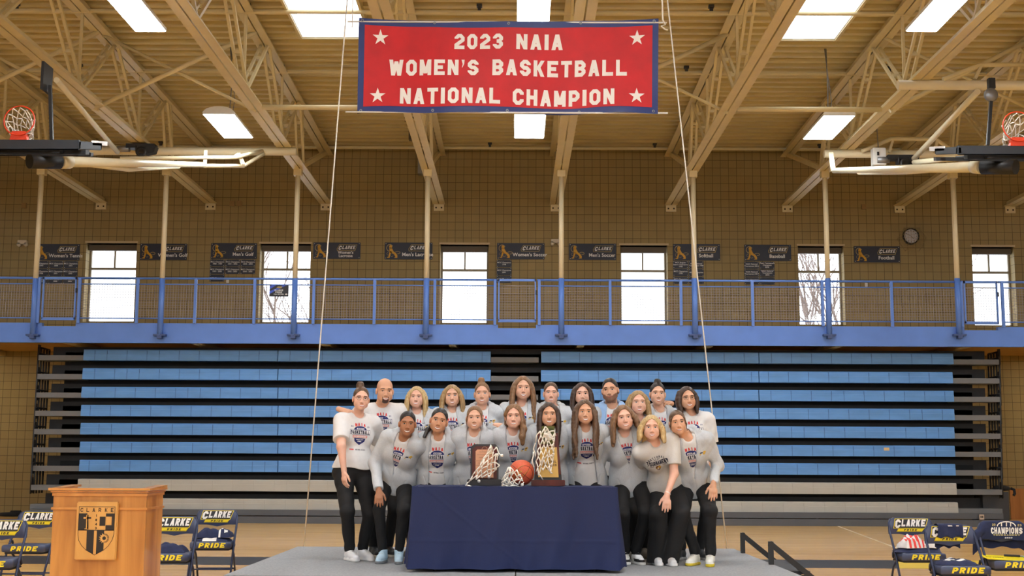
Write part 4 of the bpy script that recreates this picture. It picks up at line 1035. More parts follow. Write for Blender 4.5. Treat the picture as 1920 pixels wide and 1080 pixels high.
def pxnet(strands, name, lab, Y, r=.0052, seed=1, ends=()):
    """cut net traced strand by strand; each knot gets its own depth in front of what it hangs on"""
    rg = random.Random(seed); m = MB(); cache = {}
    def P(x, y, k=0):
        key = (round(x), round(y))
        if key not in cache: cache[key] = at(x, y, Y - rg.uniform(0, .05))
        return cache[key]
    for s_ in strands:
        pts = [P(*p) for p in s_]; fine = []
        for a, b in zip(pts[:-1], pts[1:]):
            q = (a + b) / 2 + Vector((rg.uniform(-.004, .004), rg.uniform(-.008, .004), rg.uniform(-.005, .002))); fine += [a, q]
        m.tube(fine + [pts[-1]], r, 6)
    for (x, y) in ends:
        p = P(x, y); m.lathe(p, [(.001, -.014), (.012, -.01), (.014, 0), (.012, .01), (.001, .014)], 8)
    return tag(m.build(name, cord), lab, 'net', 'cut basketball nets')
def grid_net(tops, bots, rows, wob, seed):
    rg = random.Random(seed); n = len(tops); K = []
    for j in range(rows + 1):
        f = j / rows; row = []
        for i in range(n):
            a, b = tops[i], bots[i]; o_ = (.5 if j % 2 else 0)
            i2 = min(n - 1, i + 1); ax = a[0] + (tops[i2][0] - a[0]) * o_; ay = a[1] + (tops[i2][1] - a[1]) * o_; bx_ = b[0] + (bots[i2][0] - b[0]) * o_; by_ = b[1] + (bots[i2][1] - b[1]) * o_
            row.append((ax + (bx_ - ax) * f + rg.uniform(-wob, wob), ay + (by_ - ay) * f + rg.uniform(-wob, wob)))
        K.append(row)
    S = []
    for j in range(rows):
        for i in range(n):
            S.append([K[j][i], K[j + 1][i]])
            k = i + 1 if j % 2 else i - 1
            if 0 <= k < n: S.append([K[j][i], K[j + 1][k]])
    return S, K
S1, K1 = grid_net([(914, 848), (919, 842), (925, 846), (931, 851), (935, 872)], [(877, 904), (884, 900), (893, 899), (905, 897), (917, 893)], 6, 1.6, 5)
S1 += [[(920, 836), (914, 848)], [(920, 834), (924, 846)], [(920, 835), (921, 850)], [(931, 838), (935, 850), (941, 854)], [(924, 846), (931, 838)], [(877, 904), (873, 911), (884, 912)], [(932, 852), (932, 862)], [(927, 878), (928, 880)]]
pxnet(S1, 'basketball_net', 'cut white net hung over the plaque trophy', YT_ - .09, seed=3, ends=[(875, 911), (879, 912), (929, 879), (917, 894), (898, 902), (941, 854), (932, 853)])
S2, K2 = grid_net([(948, 886), (954, 875), (958, 876), (968, 882), (976, 890)], [(942, 908), (950, 911), (960, 911), (972, 908), (981, 903)], 4, 1.4, 9)
S2 += [[(954, 876), (960, 890), (962, 880)], [(942, 908), (952, 913), (964, 910), (976, 913), (982, 904)], [(940, 905), (948, 900), (956, 905), (968, 900), (980, 898)], [(944, 911), (955, 907), (966, 913)], [(941, 900), (947, 890), (955, 886)]]
pxnet(S2, 'basketball_net', 'cut white net heaped against the basketball', YT_ - .17, seed=4, ends=[(943, 911), (951, 912), (979, 909)])
S3, K3 = grid_net([(1013, 808), (1020, 803), (1026, 802), (1031, 809), (1040, 810)], [(1004, 884), (1010, 890), (1019, 882), (1027, 878), (1034, 886)], 8, 1.5, 11)
S3 += [[(1022, 800), (1018, 810)], [(1023, 800), (1030, 810)], [(1031, 809), (1039, 808), (1042, 817)], [(1013, 808), (1006, 816), (1004, 830)], [(1004, 830), (1000, 842), (1004, 856)], [(1027, 819), (1039, 822)], [(1030, 835), (1038, 833)], [(1030, 853), (1037, 855)], [(1012, 890), (1018, 900)], [(1027, 878), (1036, 888)], [(1000, 847), (998, 862), (1001, 876)]]
pxnet(S3, 'basketball_net', 'cut white net hung over the tall tower trophy', YT_ - .06, seed=6, ends=[(1022, 814), (1021, 817), (1025, 815)])

# ================================================================== LECTERN
YL = 9.0
oak = wood_mat('lectern_oak', srgb(158, 98, 38), srgb(204, 144, 70), (9.0, 9.0, .8), .35, coat=.25)
oak_light = wood_mat('lectern_trim', srgb(186, 120, 52), srgb(214, 154, 82), (5.0, 5.0, 2.0), .3, coat=.3)
oak2 = wood_mat('plaque_oak', srgb(204, 150, 74), srgb(222, 172, 96), (5.0, 5.0, .8), .4)
A = at(97, 1000, YL); B = at(272, 1000, YL); ztop = at(180, 915, YL).z
lw = B.x - A.x; LD = .42
t = empty('lectern', 'oak lectern with a dark crest plaque on its front, left of the stage', 'lectern', ((A.x + B.x) / 2, YL, 0)); h2 = lw / 2
m = MB(); m.box((-h2, 0, .06), (h2, .025, ztop - .05)); m.build('front_panel', oak, t)
for s in (-1, 1): MB().box((s * h2, .025, .06), (s * (h2 - .022), LD, ztop - .045)).build('side_panel', oak, t)
MB().box((-h2 - .02, -.02, 0), (h2 + .02, LD, .06)).build('plinth', oak, t, bevel=.006)
MB().prism([(-h2 + .022, .025, ztop - .10), (-h2 + .022, LD, ztop - .16), (-h2 + .022, LD, ztop - .18), (-h2 + .022, .025, ztop - .12)], (lw - .044, 0, 0)).build('reading_shelf', oak, t)
def mould(zc_, hh_, pr, nm):
    m = MB()
    for k, (dz0, dz1, e) in enumerate(pr):
        m.box((-h2 - e, -e, zc_ + dz0), (h2 + e, .02, zc_ + dz1))
        for s in (-1, 1): m.box((s * (h2 + e), .0201, zc_ + dz0), (s * (h2 - .02 if s < 0 else h2 - .02), LD + .005, zc_ + dz1))
    return m.build(nm, oak_light, t)
mould(ztop - .055, 0, [(0, .020, .008), (.024, .034, .016), (.038, .055, .030)], 'top_moulding')
for s in (-1, 1): MB().prism([(s * (h2 + .028), .03, ztop + .0005), (s * (h2 + .028), LD + .004, ztop + .0005), (s * (h2 + .028), LD + .004, ztop + .016)], (-s * .075, 0, 0)).build('side_rail', oak, t)
zmid = at(180, 953.5, YL).z; mould(zmid, 0, [(-.008, .008, .010)], 'middle_moulding')
A = at(140, 1050, YL - .02); B = at(223, 941, YL - .02); pw, ph = B.x - A.x, B.z - A.z; pc = ((A.x + B.x) / 2 - t.location.x, (A.z + B.z) / 2)
m = MB(); m.box((pc[0] - pw / 2, -.034, pc[1] - ph / 2), (pc[0] + pw / 2, -.011, pc[1] + ph / 2), 0)
pl = m.build('crest_plaque', [oak2], t, bevel=.007)
ink = mat('burnt_ink', srgb(36, 28, 22), .6)
m = MB(); sc_ = ph / 618.0          # crest traced on a 470 x 618 layout (origin at plaque centre)
def C(x, y): return (pc[0] + (x - 578) * sc_, -.0355, pc[1] - (y - 602) * sc_)
def C2(x, y): return (pc[0] + (x - 578) * sc_, -.0362, pc[1] - (y - 602) * sc_)
arc = [(384, 345), (770, 345), (770, 640), (752, 700), (715, 760), (665, 805), (572, 856), (480, 805), (430, 760), (394, 700), (384, 640)]
for p in _stroke([Vector(q) for q in arc], 5, True): m.add([C(*q) for q in p], [(0, 1, 2, 3)], 0)
m.add([C(*q) for q in ((384, 416), (475, 416), (475, 595), (384, 595))], [(0, 1, 2, 3)], 0)
m.add([C(*q) for q in ((676, 416), (770, 416), (770, 595), (676, 595))], [(0, 1, 2, 3)], 0)
m.add([C(*q) for q in ((384, 590), (770, 590), (770, 598), (384, 598))], [(0, 1, 2, 3)], 0)
m.add([C(*q) for q in ((477, 598), (556, 598), (556, 848), (480, 805))], [(0, 1, 2, 3)], 0)
m.add([C(*q) for q in ((586, 598), (665, 598), (665, 805), (586, 848))], [(0, 1, 2, 3)], 0)
m.add([C(*q) for q in ((610, 450), (672, 450), (672, 547), (610, 547))], [(0, 1, 2, 3)], 0)
m.add([C2(*q) for q in ((678, 450), (740, 450), (740, 540), (678, 540))], [(0, 1, 2, 3)], 1)
for q in ([(466, 430), (486, 430), (482, 575), (500, 578), (500, 584), (450, 584), (450, 578), (466, 575)],): m.add([C2(*a) for a in q], [list(range(len(q)))], 1)
m.add([C2(*q) for q in ((436, 456), (476, 456), (476, 474), (436, 474))], [(0, 1, 2, 3)], 1); m.add([C2(*q) for q in ((476, 430), (486, 430), (494, 584), (476, 584))], [(0, 1, 2, 3)], 0); m.add([C2(*q) for q in ((478, 456), (518, 456), (518, 474), (478, 474))], [(0, 1, 2, 3)], 0)
put(m, star_poly(668, -678, 60, 14, .62), lambda x, y: C2(x, -y) if x < 668 else C2(x, -y), 1)
put(m, star_poly(668, -678, 22, 14, .8), lambda x, y: (C2(x, -y)[0], -.0368, C2(x, -y)[2]), 0)
put(m, [[(668 + 52 * math.cos(a), -678 + 52 * math.sin(a)), (668 + 52 * math.cos(b), -678 + 52 * math.sin(b)), (668 + 34 * math.cos(b), -678 + 34 * math.sin(b)), (668 + 34 * math.cos(a), -678 + 34 * math.sin(a))] for a, b in [(PI * (-.45 + .09 * k), PI * (-.40 + .09 * k)) for k in range(11)]], lambda x, y: (C2(x, -y)[0], -.0366, C2(x, -y)[2]), 0)
for ch, x in zip('CLARKE', (414, 478, 542, 608, 676, 740)): put(m, text_polys(ch, 42, gap=0, t=.17), lambda a, b: C(x + a, 380 - b), 0)
for ch, y in zip('1843', (440, 486, 530, 572)): put(m, text_polys(ch, 26, gap=0, t=.22), lambda a, b: C(573 + a, y - b), 0)
m.build('crest', [ink, oak2], pl)

# ================================================================== FOLDING CHAIRS
vinyl = mat('chair_vinyl', srgb(60, 70, 100), 0.38, var=.10, scale=9)
tube_navy = mat('chair_tube', srgb(44, 54, 84), 0.4, metal=.2, var=.06, scale=10)
under = mat('chair_under', srgb(24, 26, 36), .6)
def make_chair(first=True):
    t = empty('folding_chair', 'chair', 'chair')
    # backrest: padded shell with dipped lower edge
    W2 = .228; m = MB(); N = 24; fr, bk = [], []
    for i in range(N + 1):
        u = -1 + 2 * i / N; x = u * W2; au = abs(u)
        top = .80 - (.075 * max(0, (au - .72) / .28) ** 2.2 if au > .72 else 0); bot = .632 - .022 * max(0, 1 - au / .55) ** 1.3 if au < .55 else .632
        bow = .030 * (1 - u * u); e = .018 * (1 - max(0, (au - .85) / .15))
        colf, colb = [], []
        for j in range(7):
            v = j / 6; z = bot + (top - bot) * v; pad = .020 * math.sin(PI * min(1, max(0, .08 + .84 * v))) * (1 if au < .93 else .4)
            colf.append((x, .155 + bow - pad + .05 * (z - .7), z)); colb.append((x, .180 + bow + .05 * (z - .7), z))
        fr.append(colf); bk.append(colb)
    m.grid(fr, 0); m.grid(bk, 0, flip=True)
    for k in (0, 6): m.grid([[fr[i][k] for i in range(N + 1)], [bk[i][k] for i in range(N + 1)]], 0, flip=(k == 6))
    for i in (0, N): m.grid([fr[i], bk[i]], 0, flip=(i == N))
    b = m.build('backrest', vinyl, t)
    def bp(x, z, dz=0):
        u = x / W2; v = (z - .62) / .18
        return (x, .155 + .030 * (1 - u * u) - .020 * math.sin(PI * min(1, max(0, .08 + .84 * v))) + .05 * (z - .7) - .0045 - dz * 1.6, z)
    g = MB()
    def strips(xl0, xl1, xr0, xr1, z0, z1, mi, dz, n=10, kz=4):
        for i in range(n):
            for j in range(kz):
                f0, f1, h0, h1 = i / n, (i + 1) / n, j / kz, (j + 1) / kz
                X = lambda f, h: (xl0 + (xl1 - xl0) * h) * (1 - f) + (xr0 + (xr1 - xr0) * h) * f
                Z = lambda h: z0 + (z1 - z0) * h
                g.add([bp(X(f0, h0), Z(h0), dz), bp(X(f1, h0), Z(h0), dz), bp(X(f1, h1), Z(h1), dz), bp(X(f0, h1), Z(h1), dz)], [(0, 1, 2, 3)], mi)
    strips(-.185, -.160, .150, .188, .690, .790, 0, 0); strips(-.178, -.156, .146, .180, .695, .785, 1, .0008)
    strips(-.150, -.130, .118, .146, .655, .694, 0, 0); strips(-.143, -.130, .116, .138, .660, .688, 0, .0016)
    strips(-.146, -.131, .115, .141, .6575, .6915, 1, .0008, kz=2)
    put(g, text_polys('C', .088, shear=.22, t=.25), lambda x, y: bp(x - .132, .738 + y, .0026), 2)
    put(g, text_polys('LARKE', .072, width=.245, shear=.22, t=.26), lambda x, y: bp(x + .033, .746 + y, .0026), 2)
    put(g, text_polys('PRIDE', .020, width=.135, shear=.3, t=.24, gap=.4), lambda x, y: bp(x, .674 + y, .0030), 1)
    g.build('logo', [ink_yellow, ink_dark, ink_white], b)
    # seat cushion
    m = MB(); P = [(-.225, -.22), (.225, -.22), (.205, .16), (-.205, .16)]; nn = []
    def ringz(z, k): 
        out = []
        for ci, (x, y) in enumerate(P):
            nx, ny = P[(ci + 1) % 4]
            for q in range(6): f = q / 6; ex, ey = x + (nx - x) * f, y + (ny - y) * f; out.append((ex * k, (ey + .03) * k - .03, z))
        return out
    rings = [ringz(.385, .93), ringz(.392, .99), ringz(.43, 1.0), ringz(.452, .985), ringz(.46, .93), ringz(.462, .5)]
    m.grid([r_ + [r_[0]] for r_ in rings], 0); m.poly(rings[-1], 0); m.poly(rings[0][::-1], 0)
    s_ = m.build('seat', vinyl, t)
    g = MB(); put(g, text_polys('PRIDE', .052, width=.285, shear=.3, t=.25, gap=.2), lambda x, y: (x + .02, -.2235, .424 + y), 0); g.build('lettering', ink_yellow, s_)
    MB().box((-.205, -.195, .365), (.205, .14, .386)).build('seat_pan', under, t, bevel=.006)
    for s in (-1, 1):
        x = s * .232
        MB().tube([(x, -.26, .012), (x, -.05, .42), (x * .995, .12, .66), (x * .96, .17, .745), (x * .86, .175, .785)], .0125, 8).build('front_leg', tube_navy, t)
        MB().tube([(s * .212, .26, .012), (s * .212, .10, .30), (s * .212, -.05, .40)], .0115, 8).build('rear_leg', tube_navy, t)
        for yy, xx in ((-.262, .232), (.262, .212)): MB().lathe((s * xx, yy, 0), [(.001, 0), (.019, 0), (.017, .03), (.001, .03)], 10).build('foot_cap', under, t)
        MB().bar((s * .222, .02, .49), (s * .222, .075, .40), .012, .03).build('folding_hinge', under, t)
    MB().tube([(-.225, -.19, .16), (.225, -.19, .16)], .009, 6).build('cross_bar', tube_navy, t)
    MB().tube([(-.212, .20, .14), (.212, .20, .14)], .009, 6).build('cross_bar', tube_navy, t)
    return t
chair0 = make_chair()
CH = [(1, 1716, 969, 13.35, 'navy folding chair at the right with a red and white striped cloth on its seat', 2),
      (2, 1791, 978, 11.75, 'navy folding chair at the right with a shirt over the middle of its back', 1),
      (3, 1889, 975, 12.4, 'navy folding chair at the right edge with a shirt covering its back', 0),
      (4, -6, 977, 11.9, 'navy folding chair at the far left, cut by the edge of the photo', 4),
      (5, 62, 963, 13.9, 'navy folding chair between the far left one and the lectern, seat empty', -3),
      (6, 321, 971, 12.75, 'navy folding chair half hidden behind the lectern with one shirt on its seat', 3),
      (7, 403, 958, 14.6, 'navy folding chair beside the stage with two folded shirts on its seat', 3)]
CP = {}
for n_, px_, py_, Y, lab, rz in CH:
    c = chair0 if n_ == 1 else copy_tree(chair0)
    p = at(px_, py_, Y); c.location = (p.x, Y, 0); c.rotation_euler = (0, 0, R(rz)); c['label'] = lab; c['group'] = 'padded folding chairs'; CP[n_] = c

# things lying on the chairs
shirt_navy = mat('shirt_navy', srgb(32, 42, 78), .85, var=.12, scale=26, bump=.3)
def lump(w_, d_, h_, seed, n=20, k=12, fold=.25):
    """soft folded cloth: closed heap with wrinkles"""
    rg = random.Random(seed); ph = [rg.uniform(0, 6) for _ in range(6)]; top = []; bot = []
    for j in range(k + 1):
        v = -1 + 2 * j / k; row = []; rb_ = []
        for i in range(n + 1):
            u = -1 + 2 * i / n; e = max(0, 1 - abs(u) ** 3.5) ** .5 * max(0, 1 - abs(v) ** 3.5) ** .5
            z = h_ * e * (1 + fold * math.sin(u * 5 + ph[0] + v * 2) * .5 + fold * math.sin(v * 6 + ph[1] - u * 3) * .4 + fold * .4 * math.sin(u * 11 + v * 9 + ph[2]))
            x = u * w_ / 2 * (1 + .06 * math.sin(v * 4 + ph[3])); y = v * d_ / 2 * (1 + .06 * math.sin(u * 4 + ph[4])); row.append((x, y, z)); rb_.append((x, y, 0))
        top.append(row); bot.append(rb_)
    return top, bot
def cloth_on(ch, name, lab, dx, dy, w_, d_, h_, seed, mats, z0=.463, cat='shirt', deco=None, rz=0, group=None, fold=.25):
    m = MB(); top, bot = lump(w_, d_, h_, seed, fold=fold); m.grid(top, 0, flip=False); m.grid(bot, 0, flip=True)
    if deco: deco(m, top)
    o = tag(m.build(name, mats), lab, cat, group); c = CP[ch]; M = Matrix.Rotation(c.rotation_euler.z, 3, 'Z'); q = M @ Vector((dx, dy, 0))
    o.location = c.location + q + Vector((0, 0, z0 + .001)); o.rotation_euler = (0, 0, c.rotation_euler.z + R(rz)); return o
def band(i0, i1, mi, j0=0, j1=12, e=.002):
    def f(m, T):
        m.grid([[(T[j][i][0], T[j][i][1], T[j][i][2] + e) for i in range(i0, i1 + 1)] for j in range(j0, j1 + 1)], mi)
    return f
def multi(*fs):
    def f(m, T):
        for g in fs: g(m, T)
    return f
cloth_on(7, 'folded_shirt', 'lower of two navy shirts folded on the chair beside the stage', .0, -.04, .40, .30, .036, 1, [shirt_navy, ink_white], deco=multi(band(5, 13, 1, 0, 2)), group='folded team shirts')
cloth_on(7, 'folded_shirt', 'upper navy shirt with white stripe, folded on the chair beside the stage', .01, -.02, .40, .26, .085, 5, [shirt_navy, ink_white], z0=.502, deco=multi(band(13, 14, 1), band(16, 18, 1, 2, 5)), group='folded team shirts')
cloth_on(6, 'folded_shirt', 'crumpled navy shirt on the chair half hidden behind the lectern', -.02, -.02, .36, .26, .075, 8, [shirt_navy, ink_white], deco=multi(band(4, 6, 1, 3, 7), band(14, 15, 1, 6, 10)), group='folded team shirts')
cloth_on(1, 'folded_shirt', 'navy shirt lying flat under the striped cloth on the back right chair', -.01, -.03, .45, .28, .042, 11, [shirt_navy, ink_white], group='folded team shirts')
redc = mat('cloth_red', srgb(226, 72, 66), .8); whitec = mat('cloth_white', srgb(226, 224, 224), .8, var=.06, scale=30)
cloth_on(1, 'striped_cloth', 'crumpled red and white striped cloth on the back right chair', -.06, -.04, .27, .2, .10, 14, [whitec, redc], z0=.506, cat='cloth', rz=24, deco=multi(*[band(a, a + 2, 1) for a in (2, 6, 10, 14)]), fold=.34)
cloth_on(1, 'white_cloth', 'crumpled plain white cloth beside the striped one on the back right chair', .12, -.05, .15, .15, .055, 17, [whitec], z0=.508, cat='cloth', fold=.3)
def print_deco(m, T):
    for (i0, i1, j0, j1) in ((3, 6, 2, 4), (5, 9, 3, 7), (9, 13, 2, 3), (10, 13, 5, 6), (13, 14, 2, 6), (7, 11, 8, 9)): band(i0, i1, 1, j0, j1)(m, T)
cloth_on(2, 'folded_shirt', 'navy shirt with white print folded on the seat of the front right chair', -.03, -.03, .34, .3, .042, 21, [shirt_navy, ink_white], deco=print_deco, group='folded team shirts')
# shirts over chair backs
def draped(ch, x0, x1, zf, zb, lab, printed, seed):
    m = MB(); rg = random.Random(seed); n = 26; rows_ = []
    prof = []
    for s in np.linspace(0, 1, 22):
        if s < .45: f = s / .45; prof.append((.108 - .004 * f, zf + (.800 - zf) * f))
        elif s < .6: f = (s - .45) / .15; a = PI * f; prof.append((.155 - .051 * math.cos(a), .800 + .014 * math.sin(a)))
        else: f = (s - .6) / .4; prof.append((.207, .80 - (.80 - zb) * f))
    for (y, z) in prof:
        row = []
        for i in range(n + 1):
            u = i / n; x = x0 + (x1 - x0) * u; xx = max(-1, min(1, x / .228)); bow = .030 * (1 - xx * xx)
            drop = -.075 * max(0, (abs(xx) - .72) / .28) ** 2.2 if abs(xx) > .72 else 0
            side = max(0, abs(x) - .235)
            wv = .006 * math.sin(u * 19 + seed) + .008 * math.sin(u * 8 + z * 30)
            row.append((x, y + bow + wv * (.6 if y < .163 else -1), z + drop * (1 if z > .7 else .6) - side * .8 + (.01 * math.sin(u * 14 + seed) if z < .70 else 0)))
        rows_.append(row)
    m.grid(rows_, 0)
    back = [[(x, y + (.006 if y < .163 else -.006), z - .004) for x, y, z in r_] for r_ in rows_]; m.grid(back, 0, flip=True)
    def fp(x, z, dz=.002):
        xx = max(-1, min(1, x / .228)); u = (x - x0) / (x1 - x0)
        return (x, .104 + .030 * (1 - xx * xx) + .6 * (.006 * math.sin(u * 19 + seed) + .008 * math.sin(u * 8 + z * 30)) - .004 - dz, z)
    if printed:
        put(m, text_polys('CHAMPIONS', .062, width=.30, t=.25, gap=.14), lambda x, y: fp(x + .03, .722 + y), 1)
        put(m, text_polys('TOURNAMENT', .012, width=.26, t=.25), lambda x, y: fp(x + .03, .680 + y), 2)
        put(m, text_polys('2023', .012, width=.075), lambda x, y: fp(x + .05, .655 + y), 1)
        put(m, text_polys('20', .022, gap=.2), lambda x, y: fp(x - .085, .778 + y), 2); put(m, text_polys('23', .022, gap=.2), lambda x, y: fp(x + .155, .775 + y), 2)
        arc_ = [(.035 + .085 * math.cos(a), .762 + .045 * math.sin(a)) for a in np.linspace(.0, PI, 16)]
        for p in _stroke([Vector(q) for q in arc_], .010): put(m, [[(v.x, v.y) for v in p]], lambda x, y: fp(x, y), 1)
        for xx in (-.01, .035, .075): put(m, [[(xx - .005, .762), (xx + .005, .762), (xx + .005, .80), (xx - .005, .80)]], lambda x, y: fp(x, y), 1)
    else:
        put(m, [[(-.02, .79), (.02, .79), (.015, .80), (-.025, .80)], [(.05, .792), (.075, .792), (.075, .8), (.05, .8)]], lambda x, y: fp(x, y), 1)
    o = tag(m.build('draped_shirt', [shirt_navy, ink_white, mat('ink_sand', srgb(196, 184, 130), .6)]), lab, 'shirt', 'shirts over chair backs'); o.location = CP[ch].location; o.rotation_euler = CP[ch].rotation_euler; return o
draped(2, -.115, .115, .695, .60, 'small navy shirt hung over the middle of the front right chair back', False, 3)
draped(3, -.27, .235, .640, .56, 'navy shirt with white champions print covering the chair back at the right edge', True, 6)
# yellow sign and pen on the last chair
m = MB(); m.box((-.24, -.13, 0), (.18, .11, .004), 0)
put(m, text_polys('CU', .035, shear=.2), lambda x, y: (x - .19, -.02 + y, .0052), 1)
for k in range(5): m.box((-.15 + k * .022, -.03, .004), (-.135 + k * .022, -.01, .0052), 1)
o = tag(m.build('yellow_sign', [mat('card_yellow', srgb(246, 226, 30), .5), ink_dark]), 'yellow card sign lying on the seat of the chair at the right edge', 'sign'); o.location = CP[3].location + Vector((-.04, -.06, .475)); o.rotation_euler = (R(6), R(3), R(2))
m = MB(); m.tube([(-.09, 0, 0), (.06, 0, 0)], .011, 8, 0); m.tube([(.06, 0, 0), (.085, 0, 0)], .009, 8, 1); m.tube([(.085, 0, 0), (.105, 0, 0)], .006, 8, 2)
o = tag(m.build('marker_pen', [ink_dark, grey_metal, mat('pen_teal', srgb(120, 200, 210), .5)]), 'dark marker pen lying on the yellow card sign', 'pen'); o.location = CP[3].location + Vector((.0, -.11, .50)); o.rotation_euler = (0, R(3), R(3))
# ================================================================== PEOPLE: signed-distance bodies, meshed with surface nets
QF = float(os.environ.get('PEOPLE_RES', '1.0'))
F4 = np.float32
def nrm(v): v = np.asarray(v, float); return v / max(1e-9, np.linalg.norm(v))
def A3(v): return np.array([v[0], v[1], v[2]], float)
def smin(a, b, k):
    h = np.clip(.5 + .5 * (b - a) / k, 0, 1); return b + (a - b) * h - k * h * (1 - h)
class Prim:
    pass
class RC(Prim):
    """round cone between two points"""
    def __init__(s, a, b, r0, r1=None):
        s.a = A3(a); s.b = A3(b); s.r0 = r0; s.r1 = r0 if r1 is None else r1
        s.c = (s.a + s.b) / 2; s.R = np.linalg.norm(s.b - s.a) / 2 + max(s.r0, s.r1)
    def __call__(s, p):
        d = s.b - s.a; L2 = max(1e-9, d @ d); t = np.clip(((p - s.a.astype(F4)) @ d.astype(F4)) / L2, 0, 1)
        q = p - s.a.astype(F4) - t[:, None] * d.astype(F4)
        return np.sqrt((q * q).sum(1)) - (s.r0 + (s.r1 - s.r0) * t)
class EL(Prim):
    """ellipsoid, rotated frame M (columns = axes)"""
    def __init__(s, c, r, M=None):
        s.c = A3(c); s.r = np.array(r, float); s.M = np.eye(3) if M is None else np.asarray(M, float); s.R = max(r)
    def __call__(s, p):
        q = (p - s.c.astype(F4)) @ s.M.astype(F4); r = s.r.astype(F4)
        k0 = np.sqrt(((q / r) ** 2).sum(1)); k1 = np.sqrt(((q / (r * r)) ** 2).sum(1))
        return np.where(k1 > 1e-6, k0 * (k0 - 1) / np.maximum(k1, 1e-6), -s.r.min())
class Grp:
    """smooth union of primitives, skipped where far away"""
    def __init__(s, prims, k=.02, inflate=0.0, sub=()):
        s.p = list(prims); s.k = k; s.e = inflate; s.sub = list(sub)
        lo = np.min([q.c - q.R for q in s.p], 0); hi = np.max([q.c + q.R for q in s.p], 0); s.lo, s.hi = lo - max(0, inflate), hi + max(0, inflate)
    def __call__(s, p):
        lo, hi = s.lo.astype(F4), s.hi.astype(F4)
        dd = np.maximum(np.maximum(lo - p, p - hi), 0); db = np.sqrt((dd * dd).sum(1)); m = db < .09
        out = db + .02
        if m.any():
            q = p[m]; d = s.p[0](q)
            for pr in s.p[1:]: d = smin(d, pr(q), s.k)
            d = d - s.e
            for pr, k in s.sub: d = -smin(-d, pr(q), k)
            out[m] = d
        return out
def surface_nets(fn, lo, hi, h):
    """mesh the zero set of fn inside a box; returns verts, quads"""
    lo = np.asarray(lo, float) - 2 * h; hi = np.asarray(hi, float) + 2 * h
    lev = 3; H = h * 2 ** lev
    n = np.ceil((hi - lo) / H).astype(int)
    g = np.stack(np.meshgrid(*[np.arange(k) for k in n], indexing='ij'), -1).reshape(-1, 3)
    for l in range(lev, -1, -1):
        hs = h * 2 ** l
        c = (lo + (g + .5) * hs).astype(F4); d = fn(c)
        g = g[np.abs(d) < hs * (1.25 if l else .95) + (.012 if l > 1 else .003)]
        if l:
            off = np.array([[i, j, k] for i in (0, 1) for j in (0, 1) for k in (0, 1)]); g = (g[:, None] * 2 + off[None]).reshape(-1, 3)
    N = (np.ceil((hi - lo) / h).astype(int) + 2 * 2 ** lev + 4).astype(np.int64)
    key = lambda q: (q[..., 0].astype(np.int64) * N[1] + q[..., 1]) * N[2] + q[..., 2]
    g = g[np.argsort(key(g))]; gk = key(g)
    off = np.array([[i, j, k] for k in (0, 1) for j in (0, 1) for i in (0, 1)])
    ck = key(g[:, None] + off[None]); uk, inv = np.unique(ck, return_inverse=True); inv = inv.reshape(ck.shape)
    ui = np.stack([uk // (N[1] * N[2]), (uk // N[2]) % N[1], uk % N[2]], -1)
    val = fn((lo + ui * h).astype(F4))
    cv = val[inv]; ins = cv < 0; act = ins.any(1) & ~ins.all(1)
    g = g[act]; gk = gk[act]; cv = cv[act]
    P = np.zeros((len(g), 3)); W = np.zeros(len(g))
    E = [(0, 1), (2, 3), (4, 5), (6, 7), (0, 2), (1, 3), (4, 6), (5, 7), (0, 4), (1, 5), (2, 6), (3, 7)]
    for a, b in E:
        va, vb = cv[:, a], cv[:, b]; m = (va < 0) != (vb < 0); t = np.where(m, va / np.where(m, va - vb, 1), 0)
        P += np.where(m[:, None], off[a] + (off[b] - off[a]) * t[:, None], 0); W += m
    V = lo + (g + P / np.maximum(W, 1)[:, None]) * h
    Q = []
    for ax in range(3):
        b1, b2 = (ax + 1) % 3, (ax + 2) % 3
        e = np.zeros(3, int); e[ax] = 1; va = cv[:, 0]; vb = cv[:, 1 << ax]
        m = (va < 0) != (vb < 0); cells = g[m]
        d1 = np.zeros(3, int); d1[b1] = 1; d2 = np.zeros(3, int); d2[b2] = 1
        idx = []; ok = np.ones(len(cells), bool)
        for o in (-d1 - d2, -d2, 0 * d1, -d1):
            k = key(cells + o); j = np.searchsorted(gk, k); j = np.clip(j, 0, len(gk) - 1); ok &= gk[j] == k; idx.append(j)
        q = np.stack(idx, -1)[ok]; flip = (va[m] >= 0)[ok]
        q[flip] = q[flip][:, ::-1]; Q.append(q)
    return V, np.concatenate(Q)
